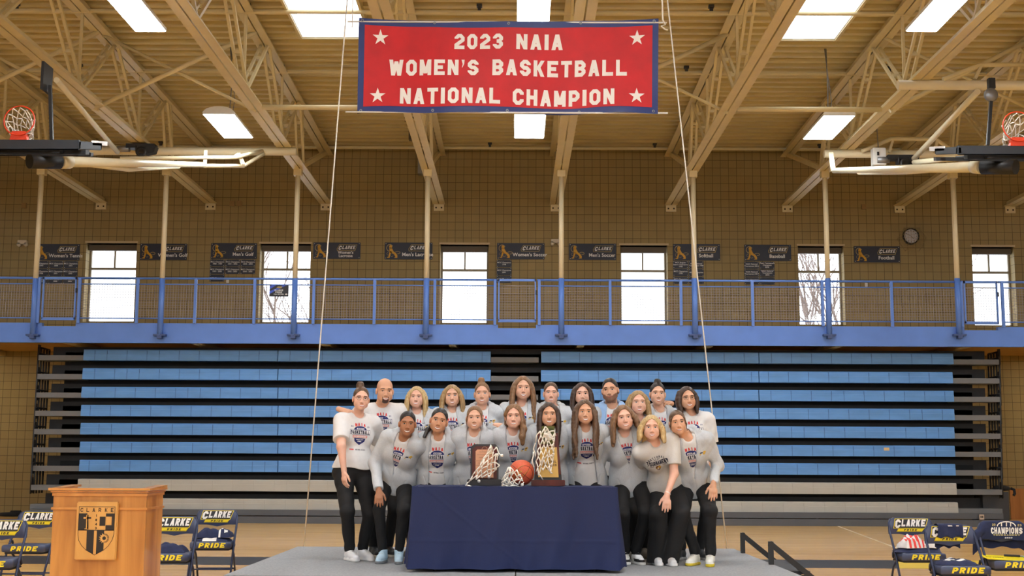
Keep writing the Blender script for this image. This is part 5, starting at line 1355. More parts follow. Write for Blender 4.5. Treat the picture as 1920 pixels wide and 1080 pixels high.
def net_obj(name, fn, lo, hi, h, mats, parent=None, extra=None, post=None, origin=(0, 0, 0)):
    V, Q = surface_nets(fn, lo, hi, h * QF)
    V = V - np.asarray(origin, float)
    me = bpy.data.meshes.new(name)
    ev, ef, em, es = (extra.v, extra.f, extra.m, extra.sm) if extra else ([], [], [], [])
    nv, nq = len(V), len(Q)
    me.vertices.add(nv + len(ev)); co = np.concatenate([V, np.array(ev, float).reshape(-1, 3) - np.asarray(origin, float)]) if ev else V
    me.vertices.foreach_set('co', co.astype(F4).ravel())
    loops = np.concatenate([Q.ravel()] + [np.array([i + nv for f in ef for i in f], int)]) if ef else Q.ravel()
    tot = np.concatenate([np.full(nq, 4), np.array([len(f) for f in ef], int)]) if ef else np.full(nq, 4)
    me.loops.add(len(loops)); me.loops.foreach_set('vertex_index', loops.astype(np.int32))
    me.polygons.add(len(tot)); st_ = np.concatenate([[0], np.cumsum(tot)[:-1]]).astype(np.int32)
    me.polygons.foreach_set('loop_start', st_); me.polygons.foreach_set('loop_total', tot.astype(np.int32))
    mi = np.zeros(len(tot), np.int32)
    if post is not None: mi[:nq] = post(V[Q].mean(1) + np.asarray(origin, float))
    if ef: mi[nq:] = em
    me.polygons.foreach_set('material_index', mi); me.polygons.foreach_set('use_smooth', np.ones(len(tot), bool))
    for m in (mats if isinstance(mats, (list, tuple)) else [mats]): me.materials.append(m)
    me.update(calc_edges=True); me.validate()
    o = bpy.data.objects.new(name, me); COL.objects.link(o)
    if parent: o.parent = parent
    return o

# ------------------------------------------------------------------ materials for people
def skin_mat(name, col):
    if name in MATS: return MATS[name]
    m = mat(name, col, 0.5, var=.06, scale=14); b = m.node_tree.nodes['Principled BSDF']
    b.inputs['Subsurface Weight'].default_value = .12; b.inputs['Subsurface Radius'].default_value = (.012, .005, .003); b.inputs['Subsurface Scale'].default_value = 1.0
    b.inputs['Specular IOR Level'].default_value = .4
    return m
def hair_mat(name, c0, c1):
    if name in MATS: return MATS[name]
    m = bpy.data.materials.new(name); m.use_nodes = True; n = m.node_tree.nodes; L = m.node_tree.links; b = n['Principled BSDF']
    t = n.new('ShaderNodeTexCoord'); mp = n.new('ShaderNodeMapping'); mp.inputs['Scale'].default_value = (170, 170, 9)
    nz = n.new('ShaderNodeTexNoise'); nz.inputs['Scale'].default_value = 1; nz.inputs['Detail'].default_value = 3
    cr = n.new('ShaderNodeValToRGB'); cr.color_ramp.elements[0].position = .3; cr.color_ramp.elements[1].position = .7
    cr.color_ramp.elements[0].color = (*c0, 1); cr.color_ramp.elements[1].color = (*c1, 1)
    L.new(t.outputs['Object'], mp.inputs[0]); L.new(mp.outputs[0], nz.inputs['Vector']); L.new(nz.outputs['Fac'], cr.inputs[0]); L.new(cr.outputs[0], b.inputs['Base Color'])
    bp = n.new('ShaderNodeBump'); bp.inputs['Strength'].default_value = .3; bp.inputs['Distance'].default_value = .004; L.new(nz.outputs['Fac'], bp.inputs['Height']); L.new(bp.outputs[0], b.inputs['Normal'])
    b.inputs['Roughness'].default_value = .45; MATS[name] = m
    return m
SKIN = {'fair': (srgb(226, 178, 156), srgb(196, 104, 100)), 'light': (srgb(222, 174, 148), srgb(186, 98, 92)), 'olive': (srgb(214, 164, 134), srgb(172, 92, 82)),
        'tan': (srgb(198, 146, 114), srgb(150, 78, 70)), 'brown': (srgb(172, 120, 90), srgb(128, 66, 58))}
HAIR = {'blonde': (srgb(150, 118, 70), srgb(226, 200, 146)), 'darkblonde': (srgb(118, 90, 56), srgb(190, 158, 108)), 'brown': (srgb(58, 40, 27), srgb(112, 82, 56)), 'lightbrown': (srgb(88, 62, 42), srgb(150, 112, 76)),
        'darkbrown': (srgb(34, 23, 17), srgb(76, 52, 38)), 'black': (srgb(16, 13, 13), srgb(42, 34, 32)), 'stubble': (srgb(60, 44, 36), srgb(84, 62, 50))}
tee_white = mat('tee_white', srgb(222, 222, 222), .9, var=.02, scale=40)
tee_ash = mat('tee_ash', srgb(206, 205, 202), .9, var=.04, scale=120)
hood_grey = mat('hood_grey', srgb(190, 195, 200), .9, var=.09, scale=160)
jacket_blue = mat('jacket_blue', srgb(150, 184, 226), .75, var=.04, scale=60)
pants_black = mat('pants_black', srgb(15, 15, 18), .8, var=.15, scale=50)
teeth = mat('teeth', srgb(238, 234, 226), .35); sclera = mat('eye_white', srgb(226, 224, 222), .3)
lid = mat('lash_line', srgb(40, 26, 22), .6)
IRIS = {'blue': mat('iris_blue', srgb(70, 88, 104), .2), 'brown': mat('iris_brown', srgb(44, 26, 16), .2)}
pr_red = mat('print_red', srgb(212, 58, 56), .8); pr_navy = mat('print_navy', srgb(34, 42, 104), .8); pr_white = mat('print_white', srgb(236, 236, 236), .8); pr_dark = mat('print_dark', srgb(32, 36, 56), .8)
pr_gold = mat('print_gold', srgb(204, 164, 60), .8); pr_pink = mat('print_pale_red', srgb(226, 128, 120), .8); pr_brown = mat('print_brown', srgb(110, 66, 24), .8)
PRINTS = [pr_red, pr_navy, pr_white, pr_dark, pr_gold, pr_pink, pr_brown]

def frame(yaw=0, tilt=0, pitch=0):
    """columns: x (image right), y (backward), z (up). tilt>0 leans the top to the image right; pitch>0 nods down; yaw>0 turns to face image right"""
    M = Matrix.Rotation(R(tilt), 3, 'Y') @ Matrix.Rotation(R(yaw), 3, 'Z') @ Matrix.Rotation(R(pitch), 3, 'X')
    return np.array(M)
def ik(a, c, l1, l2, pole):
    a, c = A3(a), A3(c); d = c - a; L = np.linalg.norm(d)
    if L > (l1 + l2) * .999: k = L / ((l1 + l2) * .999); l1 *= k; l2 *= k
    L = max(L, abs(l1 - l2) + 1e-3)
    u = nrm(d); x = (l1 * l1 - l2 * l2 + L * L) / (2 * L); hgt = math.sqrt(max(0, l1 * l1 - x * x)); p = A3(pole); p = p - u * (p @ u); return a + u * x + nrm(p) * hgt

def head_prims(c, M, s, male=False, wide=1.0):
    T = lambda x, y, z: c + M @ (np.array([x * wide, y, z]) * s)
    E = lambda p, r: EL(T(*p), np.array([r[0] * wide, r[1], r[2]]) * s, M)
    jw = 1.10 if male else 1.0
    pr = [E((0, .018, .032), (.073, .092, .082)), E((0, -.022, -.022), (.0655, .068, .082)),
          RC(T(-.034 * jw, -.03, -.058), T(-.013, -.066, -.090), .034 * s, .020 * s), RC(T(.034 * jw, -.03, -.058), T(.013, -.066, -.090), .034 * s, .020 * s), E((0, -.070, -.092), (.020 * jw, .018, .016)),
          E((-.040, -.056, -.034), (.023, .020, .022)), E((.040, -.056, -.034), (.023, .020, .022)),
          E((0, -.070, .024), (.050, .018, .012)), E((0, -.076, -.066), (.030, .016, .020))]
    nose = [RC(T(0, -.082, .004), T(0, -.102, -.035), .0072 * s, .0100 * s), E((-.011, -.094, -.040), (.009, .009, .008)), E((.011, -.094, -.040), (.009, .009, .008))]
    soc = [(E((sx * .031, -.098, .002), (.017, .016, .010)), .012) for sx in (-1, 1)]
    ears = [EL(T(sx * .076, .012, -.012), np.array([.010, .020, .031]) * s, M @ np.array(Matrix.Rotation(R(sx * 18), 3, 'Z'))) for sx in (-1, 1)]
    return T, Grp(pr, .020 * s, 0, soc), Grp(nose, .010 * s), Grp(ears, .006)

def face_marks(mb, T, M, s, fn, brow_mi, smile=1.0, teeth_show=True, eyes=1.0, brow_thick=1.0, wide=1.0):
    """eyes, brows, lips, teeth laid on the face as thin shells; material slots: 1 lip 2 teeth 3 eye white 4 iris 5 brow 6 lid"""
    ax = M[:, 1]
    def front(x, z, e):
        x = np.asarray(x, float) * wide; z = np.asarray(z, float)
        p = (T(0, 0, 0)[None] + (x * s)[:, None] * M[:, 0] + (z * s)[:, None] * M[:, 2] + (-.17 * s) * ax)
        t = np.zeros(len(x))
        for _ in range(40): t += fn((p + t[:, None] * ax).astype(F4)) * .8
        return p + (t - e)[:, None] * ax
    def shell(xs, zt, zb, e, mi, k=3, bulge=0.0):
        rows = []
        for j in range(k + 1):
            f = j / k; z = np.array(zt) * (1 - f) + np.array(zb) * f; q = front(xs, z, e + bulge * math.sin(PI * f)); rows.append([Vector(v) for v in q])
        mb.grid(rows, mi)
    for sx in (-1, 1):
        u = np.linspace(-1, 1, 9); x = sx * .0310 + u * .0135
        op = .0048 * eyes; zt = .0010 + op * (1 - u * u) ** .7; zb = .0010 - .0038 * eyes * (1 - u * u) ** .8
        shell(x, zt, zb, .0012, 3)
        u2 = np.linspace(-1, 1, 7); xi = sx * .0310 + u2 * .0066; hz = np.sqrt(1 - u2 * u2 * .98) * .0066
        shell(xi, np.minimum(.0014 + hz, .0010 + op * .95), np.maximum(.0014 - hz, .0010 - .0036 * eyes), .0020, 4)
        shell(x * 1.0, zt + .0022, zt - .0006, .0018, 6, 2); shell(x[2:-2], zb[2:-2] + .0003, zb[2:-2] - .0009, .0014, 6, 1)
        ub = np.linspace(-1, 1, 8); xb_ = sx * (.0325 + .0185 * ub); zc_ = .0205 + .0030 * (1 - ub * ub) - .0018 * ub; th = (.0030 - .0012 * np.maximum(0, ub)) * brow_thick
        shell(xb_, zc_ + th, zc_ - th, .0022, 5, 2)
    # smiling mouth
    u = np.linspace(-1, 1, 15); wm = .0275 * (.85 + .15 * smile); x = u * wm; cz = -.0690 + .0075 * smile * u * u
    if teeth_show:
        zt = cz + .0030 * (1 - u * u) ** .6; zb = cz - .0078 * smile * (1 - u * u) ** .7
        shell(x, zt, zb, .0016, 2, 3)
        shell(x * 1.06, zt + .0040 * (1 - .65 * u * u), zt - .0002, .0022, 1, 3, .0025); shell(x * 1.06, zb + .0002, zb - .0054 * (1 - u * u) ** .5 - .0005, .0022, 1, 3, .003)
    else:
        shell(x, cz + .0046 * (1 - .7 * u * u), cz, .002, 1, 3, .0025); shell(x, cz, cz - .0056 * (1 - u * u) ** .6, .002, 1, 3, .003); shell(x, cz + .0007, cz - .0007, .0035, 6, 1)
    for sx in (-1, 1):      # nostrils
        x = sx * .0065 + np.linspace(-1, 1, 4) * .0028; shell(x, -.0470 + 0 * x, -.0490 + 0 * x, .0015, 6, 1)

def hand_prims(w, d, n, s, side, curl=.35, spread=1.0):
    """w wrist, d towards the fingertips, n out of the back of the hand, side = +1 thumb on the +across side"""
    d = nrm(d); n = nrm(A3(n) - d * (A3(n) @ d)); a = np.cross(d, n) * side
    P = lambda x, y, z: A3(w) + (d * x + a * y + n * z) * s
    pal = [RC(P(.018, -.013, 0), P(.078, -.022, .001), .0165 * s, .0125 * s), RC(P(.018, .010, 0), P(.080, .018, .002), .0175 * s, .0125 * s), RC(P(.02, 0, 0), P(.082, -.002, .004), .017 * s, .0125 * s), RC(P(-.02, 0, 0), P(.02, 0, 0), .023 * s, .020 * s)]
    out = [Grp(pal, .012)]
    for k, (y, L, x0) in enumerate(((.030, .068, .082), (.010, .077, .088), (-.011, .071, .086), (-.031, .056, .078))):
        dy = (.10 - .075 * k) * spread * .8; c1 = curl * (1 + .1 * k); c2 = curl * 2.1
        j0 = np.array([x0, y, .002]); j1 = j0 + np.array([math.cos(c1), dy, -math.sin(c1)]) * L * .5; j2 = j1 + np.array([math.cos(c2), dy * .8, -math.sin(c2)]) * L * .30; j3 = j2 + np.array([math.cos(c2 * 1.25), dy * .6, -math.sin(c2 * 1.25)]) * L * .22
        out.append(Grp([RC(P(*(j0 - np.array([.02, 0, 0]))), P(*j1), .0098 * s, .0088 * s), RC(P(*j1), P(*j2), .0088 * s, .008 * s), RC(P(*j2), P(*j3), .008 * s, .0068 * s)], .004))
    t0 = np.array([.020, .022, -.004]); t1 = np.array([.050, .048, -.012]); t2 = np.array([.078, .060, -.018]); t3 = np.array([.098, .064, -.022])
    out.append(Grp([RC(P(*t0), P(*t1), .0145 * s, .0115 * s), RC(P(*t1), P(*t2), .0112 * s, .0095 * s), RC(P(*t2), P(*t3), .0095 * s, .0078 * s)], .006))
    return out

def wrinkle(seed, amp, f=1.0):
    rg = np.random.RandomState(seed); ks = rg.uniform(-1, 1, (6, 3)) * np.array([22, 16, 18]) * f + np.sign(rg.uniform(-1, 1, (6, 3))) * 6; ph = rg.uniform(0, 6, 6)
    def fn(p):
        o = 0
        for i, (k, q) in enumerate(zip(ks, ph)):
            v = np.sin(p @ k.astype(F4) + F4(q)); o = o + (v if i < 3 else 1.6 * (np.abs(v) - .64))
        return o * F4(amp / 3)
    return fn

def print_on(mb, polys, surf, origin, U, V_, N_, mi, e=.003):
    """project 2D polygons (U,V_ plane at origin) along -N_ onto the implicit surface"""
    if not polys: return
    pts = np.array([p for q in polys for p in q], float)
    P = origin[None] + pts[:, :1] * U[None] + pts[:, 1:] * V_[None] + .22 * N_[None]; t = np.zeros(len(P))
    for _ in range(46): t += surf((P - t[:, None] * N_).astype(F4)) * .8
    Pq = P - (np.clip(t, 0, .40) - e)[:, None] * N_; i = 0
    for q in polys:
        if np.all(t[i:i + len(q)] < .38): mb.add([Vector(v) for v in Pq[i:i + len(q)]], [list(range(len(q)))], mi)
        i += len(q)
def subdiv(polys, L):
    """cut long quads/triangles so that a print can follow a curved cloth"""
    out = []
    for q in polys:
        q = [tuple(v) for v in q]
        ext = max(max(v[0] for v in q) - min(v[0] for v in q), max(v[1] for v in q) - min(v[1] for v in q))
        if ext <= L or len(q) > 4: out.append(q); continue
        if len(q) == 4:
            n = int(math.ceil(ext / L)); a, b, c, d = [np.array(v) for v in q]
            g = [[(a * (1 - i / n) + b * i / n) * (1 - j / n) + (d * (1 - i / n) + c * i / n) * j / n for i in range(n + 1)] for j in range(n + 1)]
            out += [[tuple(g[j][i]), tuple(g[j][i + 1]), tuple(g[j + 1][i + 1]), tuple(g[j + 1][i])] for j in range(n) for i in range(n)]
        else: out.append(q)
    return out
def rect(x0, y0, x1, y1): return [(x0, y0), (x1, y0), (x1, y1), (x0, y1)]
def tee_print(mb, surf, o, U, V_, N_, sc_=1.0):
    def P(polys, mi, dx=0, dy=0, e=.003): print_on(mb, subdiv([[(x * sc_ + dx * sc_, y * sc_ + dy * sc_) for x, y in q] for q in polys], .03), surf, o, U, V_, N_, mi, e)
    # red word on an arc
    for k, ch in enumerate('NAIA'):
        P(text_polys(ch, .036, t=.24), 0, -.051 + .034 * k, .098 - (1.0 * (k - 1.5) ** 2) * .0035)
    dome = [[(.0, .030), (.078 * math.cos(a), .030 + .046 * math.sin(a)), (.078 * math.cos(b), .030 + .046 * math.sin(b))] for a, b in [(PI * k / 12, PI * (k + 1) / 12) for k in range(12)]]
    P(dome, 1, 0, .002); P([rect(-.045, .038, .045, .056)], 2, 0, 0, .004); P(text_polys("WOMEN'S", .012, .075), 1, 0, .047, .006)
    for sx in (-1, 1): P(text_polys('20' if sx < 0 else '23', .016, .026), 1, sx * .098, .072)
    P([rect(-.122, -.022, .122, .036)], 1); P([rect(-.118, -.018, .118, .032)], 2, 0, 0, .0042); P(text_polys('BASKETBALL', .042, .226, t=.27), 3, 0, .007, .0062)
    P([rect(-.086, -.056, .086, -.030)], 5); P(text_polys('CHAMPIONSHIP', .016, .155, t=.25), 2, 0, -.043, .0055)
    P([[(-.068, -.062), (.068, -.062), (.058, -.100), (.0, -.140)][::-1], [(-.068, -.062), (.0, -.140), (-.058, -.100)][::-1]], 1)
    P(text_polys('SIOUX CITY', .012, .085, t=.25), 2, 0, -.078, .0055); P(text_polys('IOWA', .016, .045, t=.25), 2, 0, -.098, .0055)
def foot_print(mb, surf, o, U, V_, N_, sc_=1.0):
    def P(polys, mi, dx=0, dy=0): print_on(mb, [[(x * sc_ + dx * sc_, y * sc_ + dy * sc_) for x, y in q] for q in polys], surf, o, U, V_, N_, mi)
    P([rect(-.105, -.200, -.06, -.188)], 0); P(text_polys('NATIONAL EVENTS', .013, .12, t=.2), 3, .02, -.194)
def crest_print(mb, surf, o, U, V_, N_, sc_=1.0):
    """small woven crest on a hoodie"""
    P = lambda q, mi: print_on(mb, [[(x * sc_, y * sc_) for x, y in p] for p in q], surf, o, U, V_, N_, mi)
    P([rect(-.03, -.014, .024, -.004)], 4); P([[(-.026, .0), (.0, .0), (.004, .010), (-.022, .010)]], 3); P([[(.004, -.004), (.034, .0), (.030, .018), (.008, .014)]], 4); P([[(.012, .0), (.026, .002), (.022, .012), (.012, .010)]], 3)
def tourn_print(mb, surf, o, U, V_, N_, sc_=1.0):
    def P(polys, mi, dx=0, dy=0, e=.003): print_on(mb, subdiv([[(x * sc_ + dx * sc_, y * sc_ + dy * sc_) for x, y in q] for q in polys], .03), surf, o, U, V_, N_, mi, e)
    for k, ch in enumerate('NATIONAL'):
        a = R(90 + 36 - 72 * k / 7); c_, s_ = math.cos(a - PI / 2), math.sin(a - PI / 2)
        P([[(x * c_ - y * s_ + .155 * math.cos(a), x * s_ + y * c_ + .155 * math.sin(a) - .08) for x, y in q] for q in text_polys(ch, .026, t=.2)], 3)
    P(text_polys('2022-2023', .014, .075, t=.2), 3, 0, .048); P(text_polys('TOURNAMENT', .056, .245, t=.25, gap=.12), 3, 0, .004)
    P([rect(-.125, -.040, -.055, -.034), rect(.05, -.040, .125, -.034)], 3)
    P([[(-.03, -.036), (.024, -.034), (.034, -.066), (.012, -.104), (-.012, -.098), (-.034, -.064)]], 6, -.005); P([[(-.006, -.040), (.02, -.042), (.026, -.062), (.010, -.080), (-.006, -.064)]], 4, 0, 0, .004); P([[(-.03, -.06), (-.018, -.055), (-.016, -.075), (-.026, -.072)]], 4, 0, 0, .004); P([[(.004, -.056), (.018, -.058), (.010, -.074)]], 3, 0, 0, .0045)

SHOE_N = 0
def person(name_label, head, sh, pel, feet, hs=1.0, yaw=0, tilt=0, pitch=0, shw=.165, turn=0, stilt=None, male=False, skin='light', hair=('down', 'brown', {}), top='hoodie', opening='half', arms=(None, None),
           shoes=('white', 'white'), smile=1.0, teeth_show=True, eyes='brown', glasses=None, pants='jogger', zipv=None, wide=1.0, seed=1, group=None, beard=None, bulk=1.0, prints=True, eye_open=1.0, brow=1.0, legs=True, hand_opts=({}, {}), hem=None, extra_bits=None):
    c = A3(at(*head)); M = frame(yaw, tilt, pitch); s = hs
    S = A3(at(*sh)); PV = A3(at(*pel))
    up = nrm(S - PV); tl = math.atan2((S - PV)[0], (S - PV)[2]) if stilt is None else R(stilt)
    lat = nrm(np.array([math.cos(R(turn)) * math.cos(tl), -math.sin(R(turn)), -math.sin(tl)]))       # towards image right
    S = S + up * .048; lat = nrm(lat - up * (lat @ up)); bk = np.cross(up, lat)                                          # backward
    MT = np.stack([lat, bk, up], 1); TL = np.linalg.norm(S - PV)
    q = lambda x, y, z: S + MT @ np.array([x, y, z])
    pq = lambda x, y, z: PV + MT @ np.array([x, y, z])
    neck0 = c + M @ np.array([0, .028, -.055]) * s; neck1 = q(0, .02, .0)
    T, hd, nose, ears = head_prims(c, M, s, male, wide)
    nr = .056 if male else .047
    neck = Grp([RC(neck0, neck1, nr * s, (nr + .006)), RC(q(-.085 * bulk, .02, -.02), q(.085 * bulk, .02, -.02), .045), RC(neck1, q(-.13, .01, -.045), .045, .04), RC(neck1, q(.13, .01, -.045), .045, .04)], .03)
    B = bulk; tor = [RC(q(-shw + .035, .0, -.045), q(shw - .035, .0, -.045), .055), RC(q(0, .015, -.018), q(-shw + .03, .0, -.045), .052, .05), RC(q(0, .015, -.018), q(shw - .03, .0, -.045), .052, .05), EL(q(0, .005, -.16), (.150 * B + (.02 if male else 0), .098 * B, .17), MT), EL(pq(0, .0, .17), (.126 * B, .092 * B, .17), MT), EL(pq(0, .01, .01), (.160 * B, .112 * B, .135), MT)]
    if not male: tor += [EL(q(sx * .062, -.058, -.175), (.068, .050, .075), MT) for sx in (-1, 1)]
    torso = Grp(tor, .045)
    body = [hd, nose, ears, neck, torso]; sleeves = []; shortsl = []; wrists = []
    ua, fa = .285 * s ** .5, .25 * s ** .5
    for i, sx in enumerate((-1, 1)):
        sp_ = q(sx * shw, .0, -.045); spec = arms[i]
        if spec is None:      # round the neighbour's back
            el = sp_ + np.array([sx * .085, .15, -.215]); wr = el + np.array([sx * .13, .13, .05]); hd_d = np.array([sx * .8, .5, .0]); hn = np.array([0, .6, .8])
        else:
            wr = A3(spec['w']); el = A3(spec['e']) if 'e' in spec else ik(sp_, wr, ua, fa, spec.get('pole', (sx * .5, .6, -.3))); hd_d = A3(spec.get('d', nrm(wr - el))); hn = A3(spec.get('n', (0, -1, .2)))
        body.append(Grp([RC(sp_, el, .050 * B, .040 * B), RC(el, wr, .040 * B, .025)], .02))
        hp = hand_prims(wr + nrm(wr - el) * .01, hd_d, hn, s * (1.08 if male else .98), sx * (1 if spec is None else spec.get('th', 1)), **hand_opts[i]); body += hp
        sleeves.append((sp_, el, wr)); wrists.append(wr)
    # legs
    hipw = .088 * B; lg = []; ft = []
    for i, sx in enumerate((-1, 1)):
        f = feet[i]; an = np.array([atz(f[0], 900, ZS).x * 0 + at(f[0], 1040, f[1]).x, f[1], ZS + .085]); hp_ = pq(sx * hipw, .0, -.02)
        kn = ik(hp_, an, .43 * s ** .5, .42 * s ** .5, (sx * .12 + f[2] * .01 if len(f) > 2 else sx * .12, -1, .1)); lg.append((hp_, kn, an)); ft.append(f)
        body.append(Grp([RC(hp_, kn, .064 * B, .040), RC(kn, an, .038, .024), RC(an, an + np.array([0, 0, -.03]), .024, .026)], .02))
    lo = np.min([b.lo for b in body], 0); hi = np.max([b.hi for b in body], 0)
    def body_fn(p):
        d = body[0](p); d = smin(d, body[1](p), .008); d = smin(d, body[2](p), .008); d = smin(d, body[3](p), .022)
        d = smin(d, body[4](p), .03)
        for g in body[5:]: d = smin(d, g(p), .012 if len(g.p) < 4 else .012)
        return d
    def face_fn(p): return smin(smin(hd(p), nose(p), .008), neck(p), .02)
    ex = MB(); bc, lc = SKIN[skin]
    face_marks(ex, T, M, s, face_fn, 5, smile, teeth_show, eye_open, brow, wide)
    hc = hair[1]; hm = hair_mat('hair_' + hc, *HAIR[hc])
    bm_ = hair_mat('hair_' + ('darkbrown' if hc in ('brown', 'darkbrown', 'black') else 'lightbrown' if hc != 'stubble' else 'stubble'), *HAIR['darkbrown' if hc in ('brown', 'darkbrown', 'black') else 'lightbrown' if hc != 'stubble' else 'stubble'])
    mats = [skin_mat('skin_' + skin, bc), mat('lip_' + skin, lc, .4), teeth, sclera, IRIS[eyes], bm_, lid, hair_mat('hair_stubble', *HAIR['stubble']) if beard != 'full' else mat('light_stubble', srgb(146, 106, 84), .7, var=.25, scale=300)]
    org = np.array([PV[0], PV[1], ZS])
    def post(Pc):
        r = np.zeros(len(Pc), np.int32)
        if beard:
            L = (Pc - c) @ M / s; x, y, z = np.abs(L[:, 0]), L[:, 1], L[:, 2]
            if beard == 'goatee': r[(y < -.045) & (x < .030) & (z < -.052) & ~((z > -.066) & (x < .022)) & (z > -.125)] = 7
            else: r[(z < -.050 + .55 * np.maximum(0, x - .035)) & (y < .012) & (z > -.125) & ~((x < .034) & (z > -.056) & (y < -.05))] = 7
        return r
    o = net_obj('person', body_fn, lo, hi, .0052 if s > .5 else .006, mats, None, ex, post, org); o.location = org
    tag(o, name_label, 'person', group)
    kid = lambda nm, fn, lo_, hi_, h, m, extra=None, post=None: net_obj(nm, fn, lo_, hi_, h, m, o, extra, post, org)
    # --------------------------------------------------------- clothes
    hemz = -.075 if hem is None else hem
    skirt = Grp(tor + [RC(pq(0, -.0, .10), pq(0, .0, -.10), .118 * B, .128 * B), RC(pq(-.075 * B, 0, .06), pq(-.082 * B, 0, -.10), .088 * B, .096 * B), RC(pq(.075 * B, 0, .06), pq(.082 * B, 0, -.10), .088 * B, .096 * B)], .05)
    loc = lambda p: (p - S.astype(F4)) @ MT.astype(F4)
    wr1 = wrinkle(seed, .0065, 1.35); wr2 = wrinkle(seed + 50, .0100, 1.3)
    ncol = RC(neck0 + up * .05, neck1 + up * .0, (nr + .010) * 1.0, nr + .014)
    is_tee = top in ('tee', 'teeash')
    tee_m = tee_ash if (top == 'teeash') else tee_white
    ua_short = [Grp([RC(a, a + (e - a) * 1.0, .072 * B, .070 * B)], .02) for a, e, w_ in sleeves]
    nhole = EL(q(0, -.080, .052), (.064 * (1.1 if male else 1), .07, .060), MT)
    def tee_fn(p):
        d = skirt(p) - (.016 if is_tee else .010) - wr1(p) * (1.0 if is_tee else .6)
        if is_tee:
            for (a, e, w_), g in zip(sleeves, ua_short):
                t = ((p - a.astype(F4)) @ (e - a).astype(F4)) / F4((e - a) @ (e - a)); d = smin(d, np.maximum(g(p) - wr1(p) * .6, (t - .74) * F4(np.linalg.norm(e - a))), .03)
        L = loc(p)
        d = np.maximum(d, -(L[:, 2] + F4(TL) - F4(hemz) + (.008 * np.sin(L[:, 0] * 22) if is_tee else 0)))
        d = -smin(-d, ncol(p), .006); d = -smin(-d, nhole(p), .008)
        return d
    lo2 = np.minimum(skirt.lo, np.min([g.lo for g in ua_short], 0) if is_tee else skirt.lo) - .04; hi2 = np.maximum(skirt.hi, np.max([g.hi for g in ua_short], 0) if is_tee else skirt.hi) + .04
    pe = MB(); U, V_, N_ = lat, up, -bk
    if prints:
        if top == 'teeash': tourn_print(pe, tee_fn, q(-.050, 0, -.135), U, V_, N_, .78)
        else:
            tee_print(pe, tee_fn, q(0, 0, -.150), U, V_, N_, .84)
            if is_tee or opening == 'open': foot_print(pe, tee_fn, q(0, 0, -.150), U, V_, N_, .84)
        for k in range(len(pe.m)): pe.m[k] += 1
    kid('t_shirt', tee_fn, lo2, hi2, .006, [tee_m] + PRINTS, pe)
    if top in ('hoodie', 'jacket'):
        hmat = hood_grey if top == 'hoodie' else jacket_blue
        zv = {'half': .30, 'third': .20, 'low': .40, 'open': 9}[opening] if zipv is None else zipv
        arm_g = [Grp([RC(a, e, .070 * B, .057 * B), RC(e, w_ - nrm(w_ - e) * .005, .057 * B, .042)], .03) for a, e, w_ in sleeves]
        hemh = hemz - .035 if opening != 'open' else hemz - .05
        hood = Grp([RC(q(-.070, -.098, -.090), q(-.086, -.062, -.012), .012, .022), RC(q(.070, -.098, -.090), q(.086, -.062, -.012), .012, .022), RC(q(-.086, -.062, -.012), q(-.098, .01, .034), .022, .034), RC(q(.086, -.062, -.012), q(.098, .01, .034), .022, .034), RC(q(-.098, .01, .034), q(-.06, .085, .046), .034, .038), RC(q(.098, .01, .034), q(.06, .085, .046), .034, .038), RC(q(-.06, .085, .046), q(.06, .085, .046), .038), EL(q(0, .125, -.05), (.12, .035, .10), MT)], .022)
        def hood_fn(p):
            d = skirt(p) - F4(.028) - wr2(p)
            for g in arm_g: d = smin(d, g(p) - wr2(p), .035)
            L = loc(p); x, y, z = L[:, 0], L[:, 1], L[:, 2]
            d = np.maximum(d, -(z + F4(TL) - F4(hemh)))
            for a, e, w_ in sleeves:
                u = nrm(w_ - e); t = (p - w_.astype(F4)) @ u.astype(F4); near = ((p - w_.astype(F4)) ** 2).sum(1) < .012; d = np.where(near, np.maximum(d, t + F4(.0)), d)
            wid = np.where(z > -.03, .066, np.clip(.066 + (z + .03) * (.066 / zv), -.01, .066)) if opening != 'open' else (.060 + .038 * np.clip(-z / .5, 0, 1) + .012 * np.sin(z * 9 + seed))
            cut = np.maximum(np.abs(x + (.012 * np.sin(z * 7 + seed * 2) if opening == 'open' else 0)) - wid, y + F4(.015)); d = -smin(-d, cut, .006)
            d = smin(d, hood(p) - wr2(p) * .5, .008); d = -smin(-d, RC(neck0 + up * .06, neck1 - bk * .02 - up * .03, nr + .012, nr + .018)(p), .010)
            px_ = np.abs(x) - F4(.10) - (z + F4(TL) - F4(.02)) * F4(.35); d = d + np.where((y < 0) & (z + F4(TL) > -.03) & (z + F4(TL) < .10), .006 * np.exp(-(px_ / .006) ** 2), 0)
            if opening != 'open': d = d + np.where((y < 0), .0045 * np.exp(-(x / .005) ** 2), 0)
            hb = z + F4(TL) - F4(hemh); d = d + np.where((hb < .055) & (hb > .045), .003, 0)
            return d
        lo3 = np.min([skirt.lo, hood.lo] + [g.lo for g in arm_g], 0) - .05; hi3 = np.max([skirt.hi, hood.hi] + [g.hi for g in arm_g], 0) + .05
        pe = MB()
        if top == 'hoodie' and prints:
            crest_print(pe, hood_fn, q(.105 if opening != 'open' else .125, 0, -.115), U, V_, N_)
            for k in range(len(pe.m)): pe.m[k] += 1
        kid('hoodie' if top == 'hoodie' else 'zip_jacket', hood_fn, lo3, hi3, .006, [hmat] + PRINTS, pe)
